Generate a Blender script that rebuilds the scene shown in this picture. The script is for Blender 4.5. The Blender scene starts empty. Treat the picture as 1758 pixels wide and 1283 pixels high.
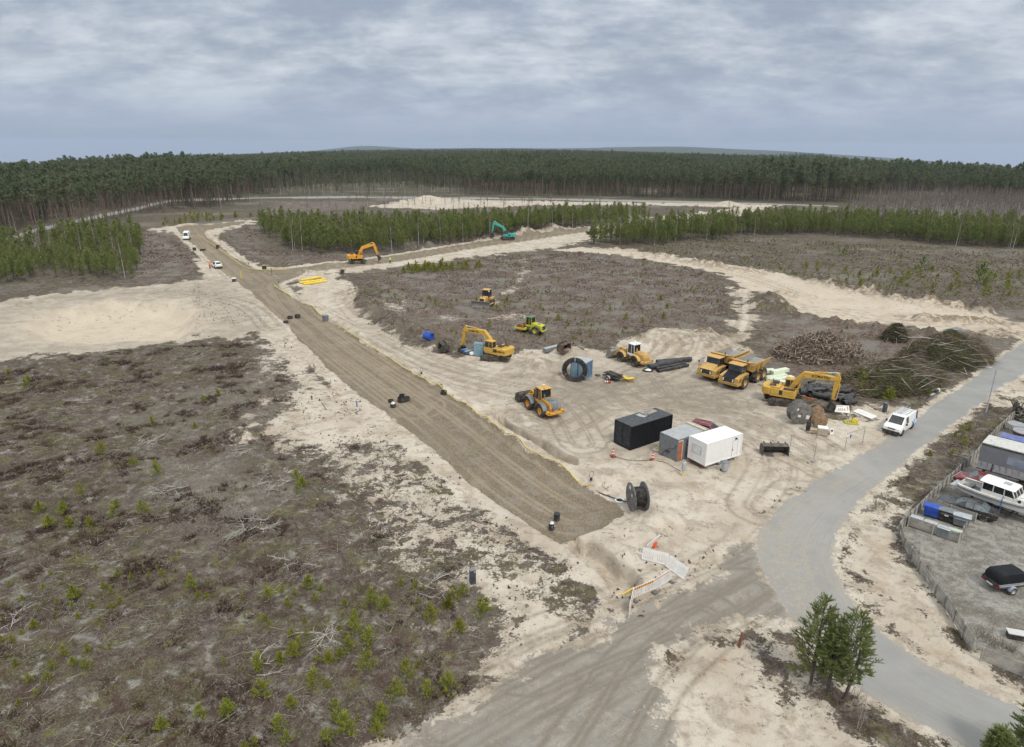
import bpy, bmesh, math, random
import numpy as np
from mathutils import Vector, Matrix, Euler
R = math.radians
random.seed(7)
SC = bpy.context.scene
COL = SC.collection

# ------------------------------------------------------------------ camera
CAM_H = 30.0
F_PX, W_PX, H_PX, HORIZON = 1150.0, 1758.0, 1283.0, 255.0
PITCH = math.atan((H_PX / 2 - HORIZON) / F_PX)
ROLL = R(0.3)
cd = bpy.data.cameras.new('camera')
cam = bpy.data.objects.new('camera', cd)
COL.objects.link(cam)
cd.sensor_width = 36.0
cd.lens = F_PX / W_PX * 36.0
cd.clip_start, cd.clip_end = 0.5, 60000
cam.matrix_world = Matrix.Translation((0, 0, CAM_H)) @ Matrix.Rotation(R(90) - PITCH, 4, 'X') @ Matrix.Rotation(ROLL, 4, 'Z')
SC.camera = cam

# ------------------------------------------------------------------ light
SUN_EL, SUN_AZ = R(52), R(150)          # azimuth clockwise from +Y: sun behind the viewer to the right
SC.view_settings.view_transform = 'Standard'
SC.view_settings.look = 'None'
SC.view_settings.exposure = 0.0
SC.view_settings.gamma = 1.0
sd_ = bpy.data.lights.new('sun', 'SUN')
sd_.energy = 2.0
sd_.angle = R(10)
sd_.color = (1.0, 0.93, 0.83)
sun = bpy.data.objects.new('sun', sd_)
COL.objects.link(sun)
sv = Vector((math.cos(SUN_EL) * math.sin(SUN_AZ), math.cos(SUN_EL) * math.cos(SUN_AZ), math.sin(SUN_EL)))
sun.rotation_euler = sv.to_track_quat('Z', 'Y').to_euler()

class NT:
    """tiny helper to write node trees"""
    def __init__(s, tree):
        s.t = tree; s.n = tree.nodes; s.l = tree.links
    def put(s, sock, v):
        if isinstance(v, bpy.types.NodeSocket): s.l.new(v, sock)
        elif v is not None:
            if hasattr(sock.default_value, '__len__') and not hasattr(v, '__len__'): v = [v] * len(sock.default_value)
            if hasattr(sock.default_value, '__len__') and len(sock.default_value) == 4 and len(v) == 3: v = (*v, 1)
            sock.default_value = v
    def math(s, op, a, b=None, c=None, clamp=False):
        m = s.n.new('ShaderNodeMath'); m.operation = op; m.use_clamp = clamp
        s.put(m.inputs[0], a); s.put(m.inputs[1], b); s.put(m.inputs[2], c)
        return m.outputs[0]
    def mix(s, f, a, b, blend='MIX'):
        m = s.n.new('ShaderNodeMix'); m.data_type = 'RGBA'; m.blend_type = blend
        s.put(m.inputs[0], f); s.put(m.inputs[6], a); s.put(m.inputs[7], b)
        return m.outputs[2]
    def noise(s, vec, scale, detail=4, rough=0.55, dist=0.0):
        m = s.n.new('ShaderNodeTexNoise')
        s.put(m.inputs['Vector'], vec); m.inputs['Scale'].default_value = scale
        m.inputs['Detail'].default_value = detail; m.inputs['Roughness'].default_value = rough
        m.inputs['Distortion'].default_value = dist
        return m.outputs[0]
    def step(s, v, lo, hi, a=0.0, b=1.0):
        m = s.n.new('ShaderNodeMapRange'); m.interpolation_type = 'SMOOTHSTEP'
        s.put(m.inputs[0], v); s.put(m.inputs[1], lo); s.put(m.inputs[2], hi); s.put(m.inputs[3], a); s.put(m.inputs[4], b)
        return m.outputs[0]
    def attr(s, name, out=2):
        m = s.n.new('ShaderNodeAttribute'); m.attribute_name = name
        return m.outputs[out]
    def vmath(s, op, a, b=None):
        m = s.n.new('ShaderNodeVectorMath'); m.operation = op
        s.put(m.inputs[0], a); s.put(m.inputs[1], b)
        return m.outputs[0]
    def comb(s, x, y, z):
        m = s.n.new('ShaderNodeCombineXYZ')
        s.put(m.inputs[0], x); s.put(m.inputs[1], y); s.put(m.inputs[2], z)
        return m.outputs[0]
    def sep(s, v):
        m = s.n.new('ShaderNodeSeparateXYZ'); s.put(m.inputs[0], v)
        return m.outputs

world = bpy.data.worlds.new('World')
SC.world = world
world.use_nodes = True
def build_sky():
    t = NT(world.node_tree); t.n.clear()
    out = t.n.new('ShaderNodeOutputWorld')
    sky = t.n.new('ShaderNodeTexSky'); sky.sky_type = 'NISHITA'; sky.sun_disc = False
    sky.sun_elevation = SUN_EL; sky.sun_rotation = SUN_AZ
    sky.air_density = 1.5; sky.dust_density = 2.0
    b1 = t.n.new('ShaderNodeBackground'); t.l.new(sky.outputs[0], b1.inputs[0]); b1.inputs[1].default_value = 0.09
    # overcast deck: the view direction pierces a cloud sheet, so the bands shrink towards the horizon
    tc = t.n.new('ShaderNodeTexCoord'); d = tc.outputs['Generated']
    x, y, z = t.sep(d)
    zc = t.math('ADD', t.math('MAXIMUM', z, 0.0), 0.27)
    px, py = t.math('DIVIDE', x, zc), t.math('DIVIDE', y, zc)
    v = t.comb(px, py, 3.7)
    n1 = t.noise(v, 2.1, 8, 0.58, 0.25)
    n2 = t.noise(t.comb(px, py, 9.1), 0.7, 4, 0.5, 0.2)
    n3 = t.noise(t.comb(t.math('MULTIPLY', px, 0.8), t.math('MULTIPLY', py, 1.2), 21.0), 7.5, 8, 0.62)
    dens = t.math('ADD', t.math('MULTIPLY', n1, 0.62), t.math('MULTIPLY', n2, 0.34))
    dens = t.math('ADD', dens, t.math('MULTIPLY', n3, 0.38))
    k = t.step(dens, 0.53, 0.85)
    el = t.math('MAXIMUM', z, 0.0)
    low = t.step(el, 0.0, 0.13)
    dark = t.mix(low, SKY_LOW_D, SKY_HIGH_D)
    lite = t.mix(low, SKY_LOW_L, SKY_HIGH_L)
    amt = t.math('MULTIPLY', k, t.step(el, 0.0, 0.07, 0.35, 1.0))
    c = t.mix(amt, dark, lite)
    zen = t.step(el, 0.22, 0.75, 1.0, ZEN)
    c = t.vmath('MULTIPLY', c, t.comb(zen, t.math('POWER', zen, 0.93), t.math('POWER', zen, 0.74)))
    b2 = t.n.new('ShaderNodeBackground'); t.l.new(c, b2.inputs[0]); b2.inputs[1].default_value = 1.0
    m = t.n.new('ShaderNodeMixShader'); m.inputs[0].default_value = 0.9
    t.l.new(b1.outputs[0], m.inputs[1]); t.l.new(b2.outputs[0], m.inputs[2]); t.l.new(m.outputs[0], out.inputs[0])
SKY_LOW_D, SKY_LOW_L = (0.395, 0.48, 0.645), (0.495, 0.58, 0.725)
SKY_HIGH_D, SKY_HIGH_L = (0.35, 0.405, 0.52), (0.76, 0.81, 0.87)
ZEN = 2.35
build_sky()

# ------------------------------------------------------------------ the ground under each pixel of the survey picture
_cp, _sp, _cr, _sr = math.cos(PITCH), math.sin(PITCH), math.cos(ROLL), math.sin(ROLL)
def G(px, py, z=0.0):
    """a point of the survey photograph -> the place on the site plan it shows (metres)"""
    x, y = (px - W_PX / 2) / F_PX, -(py - H_PX / 2) / F_PX
    x, y = x * _cr - y * _sr, x * _sr + y * _cr
    d = (x, _cp + y * _sp, -_sp + y * _cp)
    t = (z - CAM_H) / d[2]
    return (d[0] * t, d[1] * t)
def GP(pts): return [G(*p) for p in pts]

def _hash(ix, iy, s):
    h = (ix * 374761393 + iy * 668265263 + s * 974634211) & 0xffffffff
    h = ((h ^ (h >> 13)) * 1274126177) & 0xffffffff
    return ((h ^ (h >> 16)) & 0xffff) / 65535.0
def vnoise(x, y, s=0):
    ix, iy = np.floor(x).astype(np.int64), np.floor(y).astype(np.int64)
    fx, fy = x - ix, y - iy
    u, v = fx * fx * (3 - 2 * fx), fy * fy * (3 - 2 * fy)
    a, b = _hash(ix, iy, s), _hash(ix + 1, iy, s)
    c, d = _hash(ix, iy + 1, s), _hash(ix + 1, iy + 1, s)
    return (a + (b - a) * u) * (1 - v) + (c + (d - c) * u) * v
def fbm(x, y, s=0, o=4, g=0.5):
    r, a, t = 0, 1.0, 0
    for k in range(o):
        r = r + a * vnoise(x, y, s + k * 17); t += a
        a *= g; x = x * 2.03 + 3.1; y = y * 2.03 + 1.7
    return r / t
def sstep(v, lo, hi):
    q = np.clip((v - lo) / (hi - lo), 0, 1)
    return q * q * (3 - 2 * q)
def polysd(x, y, poly, margin):
    """signed distance (inside > 0) to a polygon; -margin far outside its box"""
    P = np.array(poly)
    out = np.full(x.shape, -margin, float)
    m = (x > P[:, 0].min() - margin) & (x < P[:, 0].max() + margin) & (y > P[:, 1].min() - margin) & (y < P[:, 1].max() + margin)
    if not m.any(): return out
    X, Y = x[m], y[m]
    d2 = np.full(X.shape, 1e18); ins = np.zeros(X.shape, bool)
    for i in range(len(P)):
        ax, ay = P[i]; bx, by = P[(i + 1) % len(P)]
        ex, ey = bx - ax, by - ay
        wx, wy = X - ax, Y - ay
        q = np.clip((wx * ex + wy * ey) / (ex * ex + ey * ey + 1e-12), 0, 1)
        dx, dy = wx - ex * q, wy - ey * q
        d2 = np.minimum(d2, dx * dx + dy * dy)
        c1 = (ay <= Y) & (by > Y); c2 = (ay > Y) & (by <= Y)
        cr = ex * wy - ey * wx
        ins ^= (c1 & (cr > 0)) | (c2 & (cr < 0))
    d = np.sqrt(d2)
    out[m] = np.maximum(np.where(ins, d, -d), -margin)
    return out
def linesd(x, y, line, margin):
    """distance to a polyline, signed side and distance along it"""
    P = np.array(line)
    D = np.full(x.shape, margin, float); L = np.zeros(x.shape); S = np.zeros(x.shape)
    m = (x > P[:, 0].min() - margin) & (x < P[:, 0].max() + margin) & (y > P[:, 1].min() - margin) & (y < P[:, 1].max() + margin)
    if not m.any(): return D, S, L
    X, Y = x[m], y[m]
    best = np.full(X.shape, 1e18); sg = np.zeros(X.shape); al = np.zeros(X.shape); run = 0.0
    for i in range(len(P) - 1):
        ax, ay = P[i]; ex, ey = P[i + 1] - P[i]
        n = math.hypot(ex, ey) + 1e-9
        wx, wy = X - ax, Y - ay
        q = np.clip((wx * ex + wy * ey) / (n * n), 0, 1)
        dx, dy = wx - ex * q, wy - ey * q
        d2 = dx * dx + dy * dy
        b = d2 < best
        best = np.where(b, d2, best)
        sg = np.where(b, np.sign(ex * wy - ey * wx), sg)
        al = np.where(b, run + q * n, al)
        run += n
    D[m] = np.minimum(np.sqrt(best), margin); S[m] = sg; L[m] = al
    return D, S, L
def smooth_line(pts, n=6):
    """Catmull-Rom through the points"""
    P = [np.array(p, float) for p in pts]; out = []
    for i in range(len(P) - 1):
        p0 = P[max(i - 1, 0)]; p1 = P[i]; p2 = P[i + 1]; p3 = P[min(i + 2, len(P) - 1)]
        for k in range(n):
            t = k / n
            out.append(tuple(0.5 * ((2 * p1) + (-p0 + p2) * t + (2 * p0 - 5 * p1 + 4 * p2 - p3) * t * t + (-p0 + 3 * p1 - 3 * p2 + p3) * t ** 3)))
    out.append(tuple(P[-1]))
    return out
# ------------------------------------------------------------------ terrain: plan of the site (picture points -> ground polygons)
SAND = [  # polygon, feather in metres, coverage
 ([(-80,530),(60,508),(200,495),(320,484),(380,470),(430,500),(500,560),(545,620),(520,650),(490,640),(465,600),(440,568),(420,590),(400,583),(340,579),(290,592),(150,606),(-80,624)], 2.0, 1),
 ([(330,440),(365,455),(440,505),(510,570),(560,620),(610,668),(660,712),(720,758),(790,815),(860,868),(930,920),(985,925),(1090,1000),(1105,1030),(1085,1062),(1040,1035),(960,965),(880,915),(790,850),(720,795),(655,745),(595,700),(545,645),(490,590),(420,510),(350,478)], 0.9, 1),
 ([(500,650),(545,640),(600,670),(650,715),(690,745),(640,765),(560,775),(505,765),(460,740),(475,700)], 3.5, .9),
 ([(540,780),(690,750),(760,800),(830,860),(900,915),(1000,990),(1080,1062),(1010,1120),(880,1140),(830,1080),(800,990),(720,970),(650,900),(590,840)], 7, .68),
 ([(430,560),(520,600),(560,650),(500,690),(440,640)], 5, .5),
 ([(790,985),(870,985),(1000,1060),(1085,1060),(1170,1010),(1230,975),(1300,950),(1150,1030),(1000,1100),(905,1150),(825,1195),(812,1150),(865,1060),(850,1035)], 2.2, 1),
 ([(500,482),(530,466),(570,470),(598,482),(622,505),(612,525),(640,560),(690,580),(722,600),(790,612),(830,612),(885,606),(905,606),(960,592),(1040,604),(1070,590),(1190,580),(1260,575),(1310,625),(1320,690),(1420,715),(1500,735),(1525,765),(1440,805),(1360,855),(1315,890),(1300,945),(1220,990),(1150,1035),(1085,1065),(960,942),(1075,885),(1000,835),(898,772),(758,675),(618,586),(560,545),(520,520)], 1.6, 1),
 ([(955,430),(1060,438),(1150,453),(1230,470),(1285,497),(1340,528),(1420,548),(1500,562),(1620,580),(1760,583),(1800,560),(1640,530),(1530,515),(1400,488),(1300,462),(1180,443),(1080,430),(1000,424)], 1.8, 1),
 ([(1250,490),(1292,500),(1300,540),(1292,575),(1262,600),(1200,625),(1180,612),(1235,588),(1262,560),(1262,520)], 1.8, .92),
 ([(350,395),(430,377),(445,381),(390,394),(362,412),(395,440),(440,459),(520,461),(640,446),(780,424),(880,410),(985,393),(1060,381),(1200,365),(1320,350),(1340,352),(1260,373),(1130,390),(1060,402),(985,420),(900,432),(780,445),(690,456),(600,468),(520,476),(440,470),(380,440),(345,415)], 2.5, 1),
 ([(640,356),(690,344),(742,338),(800,343),(1000,347),(1200,349),(1330,351),(1300,357),(1100,352),(900,353),(760,360)], 3, 1),
 ([(1525,848),(1562,872),(1545,905),(1562,960),(1605,1020),(1650,1100),(1700,1150),(1800,1195),(1800,1232),(1660,1172),(1580,1128),(1520,1082),(1470,1030),(1440,985),(1440,930),(1470,890)], 2.2, .92),
 ([(1135,1120),(1180,1080),(1250,1062),(1310,1080),(1340,1120),(1345,1160),(1400,1215),(1480,1245),(1560,1330),(1170,1330),(1120,1220),(1125,1160)], 2.0, .9),
 ([(1450,700),(1520,690),(1560,705),(1530,745),(1480,745)], 2.5, .8),
 ([(1690,650),(1758,630),(1800,640),(1800,690),(1740,705),(1700,690)], 2.5, .85),
 ([(895,440),(905,440),(905,470),(880,505),(850,530),(835,525),(872,495),(893,465)], 1.5, .55),
 ([(480,740),(400,760),(390,740),(440,715)], 3, .6), ([(640,520),(700,515),(705,535),(650,540)], 4, .5),
 ([(720,530),(800,545),(880,535),(940,540),(880,552),(760,552)], 5, .45), ([(250,392),(320,386),(340,395),(300,402)], 2.5, .8),
]
GRAVEL = [
 ([(495,560),(506,576),(550,619),(599,666),(649,701),(712,745),(774,797),(836,850),(900,893),(962,932),(1075,885),(1062,868),(1000,832),(899,772),(836,728),(758,675),(681,627),(618,586),(577,560),(548,540),(520,521),(488,500),(478,488),(500,478),(540,466),(600,460),(700,446),(800,428),(900,414),(1010,398),(1010,391),(900,404),(800,418),(700,434),(600,450),(500,461),(440,462),(402,443),(375,420),(352,405),(350,396),(420,384),(425,379),(340,388),(300,390),(318,408),(345,432),(372,460),(420,492)], .45, 1),
]
DIRT = [
 ([(1290,938),(1345,1035),(1365,1072),(1275,1060),(1185,1072),(1130,1112),(1108,1160),(1118,1230),(1160,1330),(600,1330),(690,1285),(830,1200),(905,1155),(1000,1105),(1150,1035),(1225,985)], 1.6, 1),
]
ASPH = [
 ([(1850,520),(1758,588),(1700,628),(1640,672),(1585,712),(1500,770),(1440,802),(1395,828),(1355,857),(1322,887),(1303,916),(1300,946),(1312,985),(1340,1030),(1370,1075),(1410,1125),(1480,1188),(1560,1232),(1640,1270),(1760,1330),(1900,1330),(1900,1270),(1758,1218),(1660,1175),(1580,1130),(1520,1085),(1488,1055),(1455,1020),(1437,985),(1432,950),(1439,920),(1456,885),(1490,845),(1530,810),(1600,756),(1660,711),(1700,680),(1758,640),(1850,575)], .7, 1),
 ([(-40,425),(60,393),(140,375),(230,357),(285,343),(440,338),(620,337),(900,340.5),(1200,346),(1440,352),(1440,354.5),(1200,348.6),(900,343),(620,339.5),(440,340.8),(290,346),(235,361),(145,380),(60,399),(-40,433)], 1.0, 1),
]
YARD = [([(1800,690),(1740,712),(1640,803),(1590,852),(1545,906),(1602,1000),(1672,1108),(1900,1190),(1900,690)], .7, 1)]
SOIL = [
 ([(608,522),(650,500),(640,478),(700,455),(850,440),(955,436),(1080,448),(1180,464),(1240,490),(1254,520),(1256,555),(1220,580),(1100,572),(1040,592),(900,600),(780,590),(700,572)], 4, .8),
 ([(245,392),(300,392),(345,432),(340,462),(300,480),(240,486)], 3, 1), ([(385,402),(440,388),(445,432),(520,440),(640,434),(610,446),(480,456),(425,440)], 3, .9),
 ([(1300,565),(1340,545),(1480,562),(1560,572),(1700,585),(1650,640),(1530,695),(1445,668),(1330,640),(1296,600)], 3, .9),
 ([(430,575),(560,660),(500,700),(450,760),(380,740),(400,640)], 6, .7), ([(460,345),(660,345),(640,356),(450,372)], 5, .7),
]
BRIGHT = [([(15,560),(90,532),(190,518),(300,515),(352,530),(350,560),(310,582),(150,590),(40,582)], 2.5, 1), (SAND[7][0], 2, .8)]
PACK = [([(-80,530),(60,508),(200,495),(320,484),(380,470),(430,500),(470,560),(420,590),(400,583),(340,579),(290,592),(150,606),(-80,624)], 3, .75), ([(890,650),(1000,615),(1100,640),(1250,640),(1310,670),(1320,700),(1260,740),(1100,695),(1045,710),(980,745),(1010,775),(950,760)], 5, 1),
        ([(620,560),(700,600),(800,640),(900,655),(880,690),(760,650),(660,600)], 5, .6)]
TRACKS = [[(960,650),(1040,690),(1130,680),(1240,665)], [(1010,670),(1100,720),(1230,725),(1330,760),(1420,800)], [(900,720),(1000,680),(1090,640),(1160,600)], [(1180,690),(1290,705),(1400,745),(1480,750)], [(860,640),(960,700),(1000,760)], [(1240,690),(1160,700),(1090,690),(1050,660)],
   # wheel ruts through sand and soil
 [(545,535),(640,585),(720,625),(830,660),(950,680),(1080,672),(1180,650),(1235,600),(1275,560),(1280,510)],
 [(600,515),(660,575),(760,625),(860,652),(1000,668),(1100,655)], [(905,442),(898,470),(868,505),(842,530)],
 [(890,720),(960,740),(1050,700),(1150,690),(1230,700),(1330,720),(1420,770)], [(1000,690),(1060,665),(1150,668),(1220,690)],
 [(1100,650),(1130,680),(1200,700),(1290,740),(1340,800),(1310,870)], [(980,660),(1120,700),(1260,715),(1320,740)],
 [(900,1130),(1100,1045),(1250,985),(1320,930),(1380,850)], [(760,1250),(950,1150),(1120,1080),(1240,1030),(1330,990)],
 [(700,1320),(900,1200),(1060,1120),(1200,1060)], [(1000,1330),(1060,1230),(1110,1150),(1200,1070),(1290,1010)],
 [(340,392),(372,430),(430,475),(500,535),(620,620),(760,722),(900,830),(980,880)], [(330,398),(352,430),(415,482),(470,535)],
 [(440,470),(470,490),(500,530),(580,600),(720,700)], [(1010,396),(800,424),(600,456),(500,472),(470,490)],
 [(1330,530),(1420,532),(1550,552),(1700,562)], [(1060,434),(1180,450),(1290,478),(1380,510)], [(1275,505),(1283,540),(1270,575),(1235,600)],
 [(860,590),(960,560),(1100,560),(1220,540)], [(640,540),(760,560),(880,590)], [(300,500),(420,520),(470,560)], [(60,520),(250,500),(380,500)],
]
GRAV_AXIS = GP(smooth_line([(318,398),(355,430),(430,482),(500,528),(600,612),(720,702),(840,790),(1000,895)]))
BRANCH_AXIS = GP(smooth_line([(430,470),(520,470),(700,440),(900,409),(1010,395)]))
ASPH_AXIS = GP(smooth_line([(1800,580),(1758,612),(1630,706),(1530,788),(1440,842),(1390,885),(1365,930),(1372,985),(1415,1055),(1500,1130),(1620,1205),(1830,1300)]))
DIRT_AXIS = GP(smooth_line([(1330,970),(1180,1060),(1000,1150),(800,1270),(700,1330)]))
RIDGES = [  # spoil banks: line, height, half width, lumpiness
 ([(600,500),(625,520),(660,548),(700,570),(728,580)], 1.0, 2.6, .9), ([(512,522),(575,548),(640,592),(700,630),(760,668),(840,722),(900,765),(960,805),(1010,828)], .55, 1.3, .5),
 ([(700,640),(780,700),(860,755),(940,805),(1000,822)], .3, 1.6, .6),
 ([(965,436),(1020,441),(1080,449),(1140,462),(1200,474),(1245,488)], 1.1, 2.4, 1), ([(1030,427),(1100,432),(1160,442)], .7, 2.4, 1), ([(1180,449),(1250,461),(1300,469)], .9, 2.2, 1),
 ([(1370,474),(1420,490),(1480,505),(1540,517),(1600,525),(1660,534),(1720,540)], 1.7, 2.3, .75), ([(1560,545),(1640,552),(1730,556)], 1.0, 2.6, .8),
 ([(1360,545),(1420,556),(1500,564),(1560,572),(1620,580)], 1.3, 2.1, .7), ([(1600,585),(1680,578),(1740,572)], 1.0, 3, .8),
 ([(375,405),(400,428),(440,447),(520,456),(590,450)], .6, 1.6, .6), ([(700,428),(760,418),(830,410),(900,402),(1000,388)], 1.0, 2.5, .9),
 ([(1060,890),(1100,905),(1150,890),(1180,880)], .5, 1.6, .5), ([(1020,905),(1060,935),(1100,968)], .35, .7, .6), ([(880,705),(930,745),(985,775)], .4, .8, .6),
 ([(990,845),(1040,820),(1090,815)], .6, 1.6, .7), ([(400,735),(440,755)], .6, 1.2, .9), ([(250,610),(120,622)], .2, 2, .6), ([(640,505),(700,500)], .7, 2.4, .8), ([(1190,590),(1240,575)], .9, 2.5, .8)]
MOUNDS = [(925,640,1.9,5.2), (1120,585,1.6,6.0), (1180,590,1.9,6.5), (1215,600,1.0,4), (1322,525,2.8,5.5), (1345,512,1.5,6), (520,468,1.3,3.5), (975,608,1.2,3), (755,592,1.0,4),
          (735,346,4.2,13), (700,352,2,14), (950,396,2.0,6), (900,402,1.8,6), (1030,394,1.6,8), (545,480,.5,3), (1110,870,.5,3.5), (325,388,1.3,6), (1250,352,2.5,9), (820,580,.5,3), (390,412,1.2,3), (1130,800,.3,3), (1165,850,.5,2.5)]
TRENCHES = [([(1010,935),(1045,962),(1072,985),(1082,996)], 1.3, 1.4), ([(862,722),(900,745),(945,768),(985,790)], 1.3, .9)]
DUST = [([(1296,925),(1345,895),(1415,960),(1420,1090),(1370,1080),(1325,1020)], 4, 1), ([(1318,900),(1355,862),(1440,808),(1530,752),(1540,762),(1450,826),(1380,876),(1335,915)], 1.2, .7), ([(1432,985),(1438,900),(1500,835),(1600,758),(1606,764),(1510,845),(1450,905),(1446,985),(1500,1060),(1600,1138),(1590,1142),(1480,1060)], .8, .7), ([(1500,1195),(1640,1262),(1760,1320),(1740,1340),(1600,1265),(1480,1200)], 1.5, .8)]
PIT = GP(BRIGHT[0][0])
def far_drop(x, y):
    r = np.hypot(x, y); th = np.abs(np.arctan2(x, np.maximum(y, 1e-6)))
    s = 0.029 * np.clip(th / R(37), 0, 1.4) ** 2
    return -s * (np.maximum(r - 350, 0) - 200 * (1 - np.exp(-np.maximum(r - 350, 0) / 200)))
def hill_h(x, y):
    r = np.hypot(x, y)
    a = np.degrees(np.arctan2(x, y))
    far = sstep(r, 1500, 4500)
    h = far * 15 * (fbm(a * .16 + 4, r * .0005, 51, 4) - .44)
    h = h + sstep(r, 6000, 9500) * (20 + 65 * sstep(a, 2, 14))
    h = h + 62 * np.exp(-((a + 12.0) / 3.0) ** 2 - ((r - 11500) / 1800) ** 2) + 9 * np.exp(-((a + 27) / 5.0) ** 2 - ((r - 2700) / 600) ** 2)
    h = h + 20 * np.exp(-((a - 23) / 3.2) ** 2 - ((r - 2600) / 500) ** 2) + sstep(r, 6000, 11000) * (22 * fbm(a * .12 + 9, r * .0004, 77, 4))
    return h
SPOIL = [r for r in RIDGES if r[1] >= .7]
def spoil_mask(x, y):
    out = np.zeros(x.shape)
    for line, h, w, lump in SPOIL:
        d, s, l = linesd(x, y, GP(smooth_line(line, 4)), w * 3.2)
        out = np.maximum(out, np.exp(-(d / w) ** 2 * .9))
    for px, py, h, w in MOUNDS[:8]:
        cx, cy = G(px, py); out = np.maximum(out, .7 * np.exp(-((x - cx) ** 2 + (y - cy) ** 2) / (w * .7) ** 2))
    return out
def terrain(x, y, masks=None):
    x = np.asarray(x, float); y = np.asarray(y, float)
    r = np.hypot(x, y)
    z = far_drop(x, y) + hill_h(x, y)
    near = 1 - sstep(r, 350, 700)
    z = z + near * .5 * (fbm(x * .035, y * .035, 3, 3) - .5)
    for line, h, w, lump in RIDGES:
        P = GP(smooth_line(line, 4))
        d, s, l = linesd(x, y, P, w * 3.2)
        m = d < w * 3
        if m.any():
            n = fbm(x[m] * .55, y[m] * .55, 11, 4)
            k = 1 - lump + lump * 3.6 * np.clip(n - .27, 0, 1)
            ends = sstep(l[m], -.1, 2.5) * (1 - sstep(l[m], np.max(l[m]) - 2.5, np.max(l[m]) + .1))
            z[m] += h * k * np.exp(-(d[m] / w) ** 2 * 1.1) * ends
    for px, py, h, w in MOUNDS:
        cx, cy = G(px, py)
        d = np.hypot(x - cx, y - cy); m = d < w * 2.2
        if m.any():
            n = fbm(x[m] * .7, y[m] * .7, 23, 4)
            q = d[m] / w * (0.75 + .5 * n)
            z[m] += h * np.clip(1.12 - q, 0, 1) ** 1.15 * (.8 + .4 * n)
    for line, dep, w in TRENCHES:
        d, s, l = linesd(x, y, GP(smooth_line(line, 4)), w * 3)
        n = .8 + .5 * vnoise(x * .9, y * .9, 31)
        z -= dep * (1 - sstep(d * n + s * .25, w * .5, w * (1.0 - .1 * np.sign(s))))
    sdp = polysd(x, y, PIT, 12)
    z -= 2.5 * sstep(sdp + 1.5 * (fbm(x * .25, y * .25, 5, 3) - .5), -.5, 5.5)
    return z
# ------------------------------------------------------------------ ground sheet
def plan_masks(x, y, fine=True):
    M = {}
    r = np.hypot(x, y)
    wob = 1 + np.clip(r / 200, 0, 3)
    def layer(defs, jit, base=0.0):
        out = np.full(x.shape, base)
        for poly, w, cov in defs:
            s = polysd(x, y, GP(poly), 4 * w + 4)
            s = s + jit * wob * (fbm(x * .45, y * .45, 61, 3) - .5) * min(w, 2.5)
            out = np.maximum(out, np.clip(.5 + s / (2 * w), 0, 1) * cov)
        return out
    M['sand'] = layer(SAND, 2.2); M['grav'] = layer(GRAVEL, 1.6); M['dirt'] = layer(DIRT, 2.0)
    M['asph'] = layer(ASPH, 1.0); M['yard'] = layer(YARD, 1.2); M['soil'] = layer(SOIL, 2.0)
    for p, w, c in GRAVEL + DIRT + ASPH[:1]:
        s = polysd(x, y, GP(p), 12); ex = 1.9 if (p, w, c) in GRAVEL else .9
        M['sand'] = np.maximum(M['sand'], np.clip(.5 + (s + ex + 1.6 * (fbm(x * .5, y * .5, 63, 3) - .5)) / 1.6, 0, 1) * (.8 if p is ASPH[0][0] else 1))
    M['bright'] = layer(BRIGHT, 1.5); M['pack'] = layer(PACK, 2.0); M['dust'] = layer(DUST, 2.0)
    return M
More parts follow.
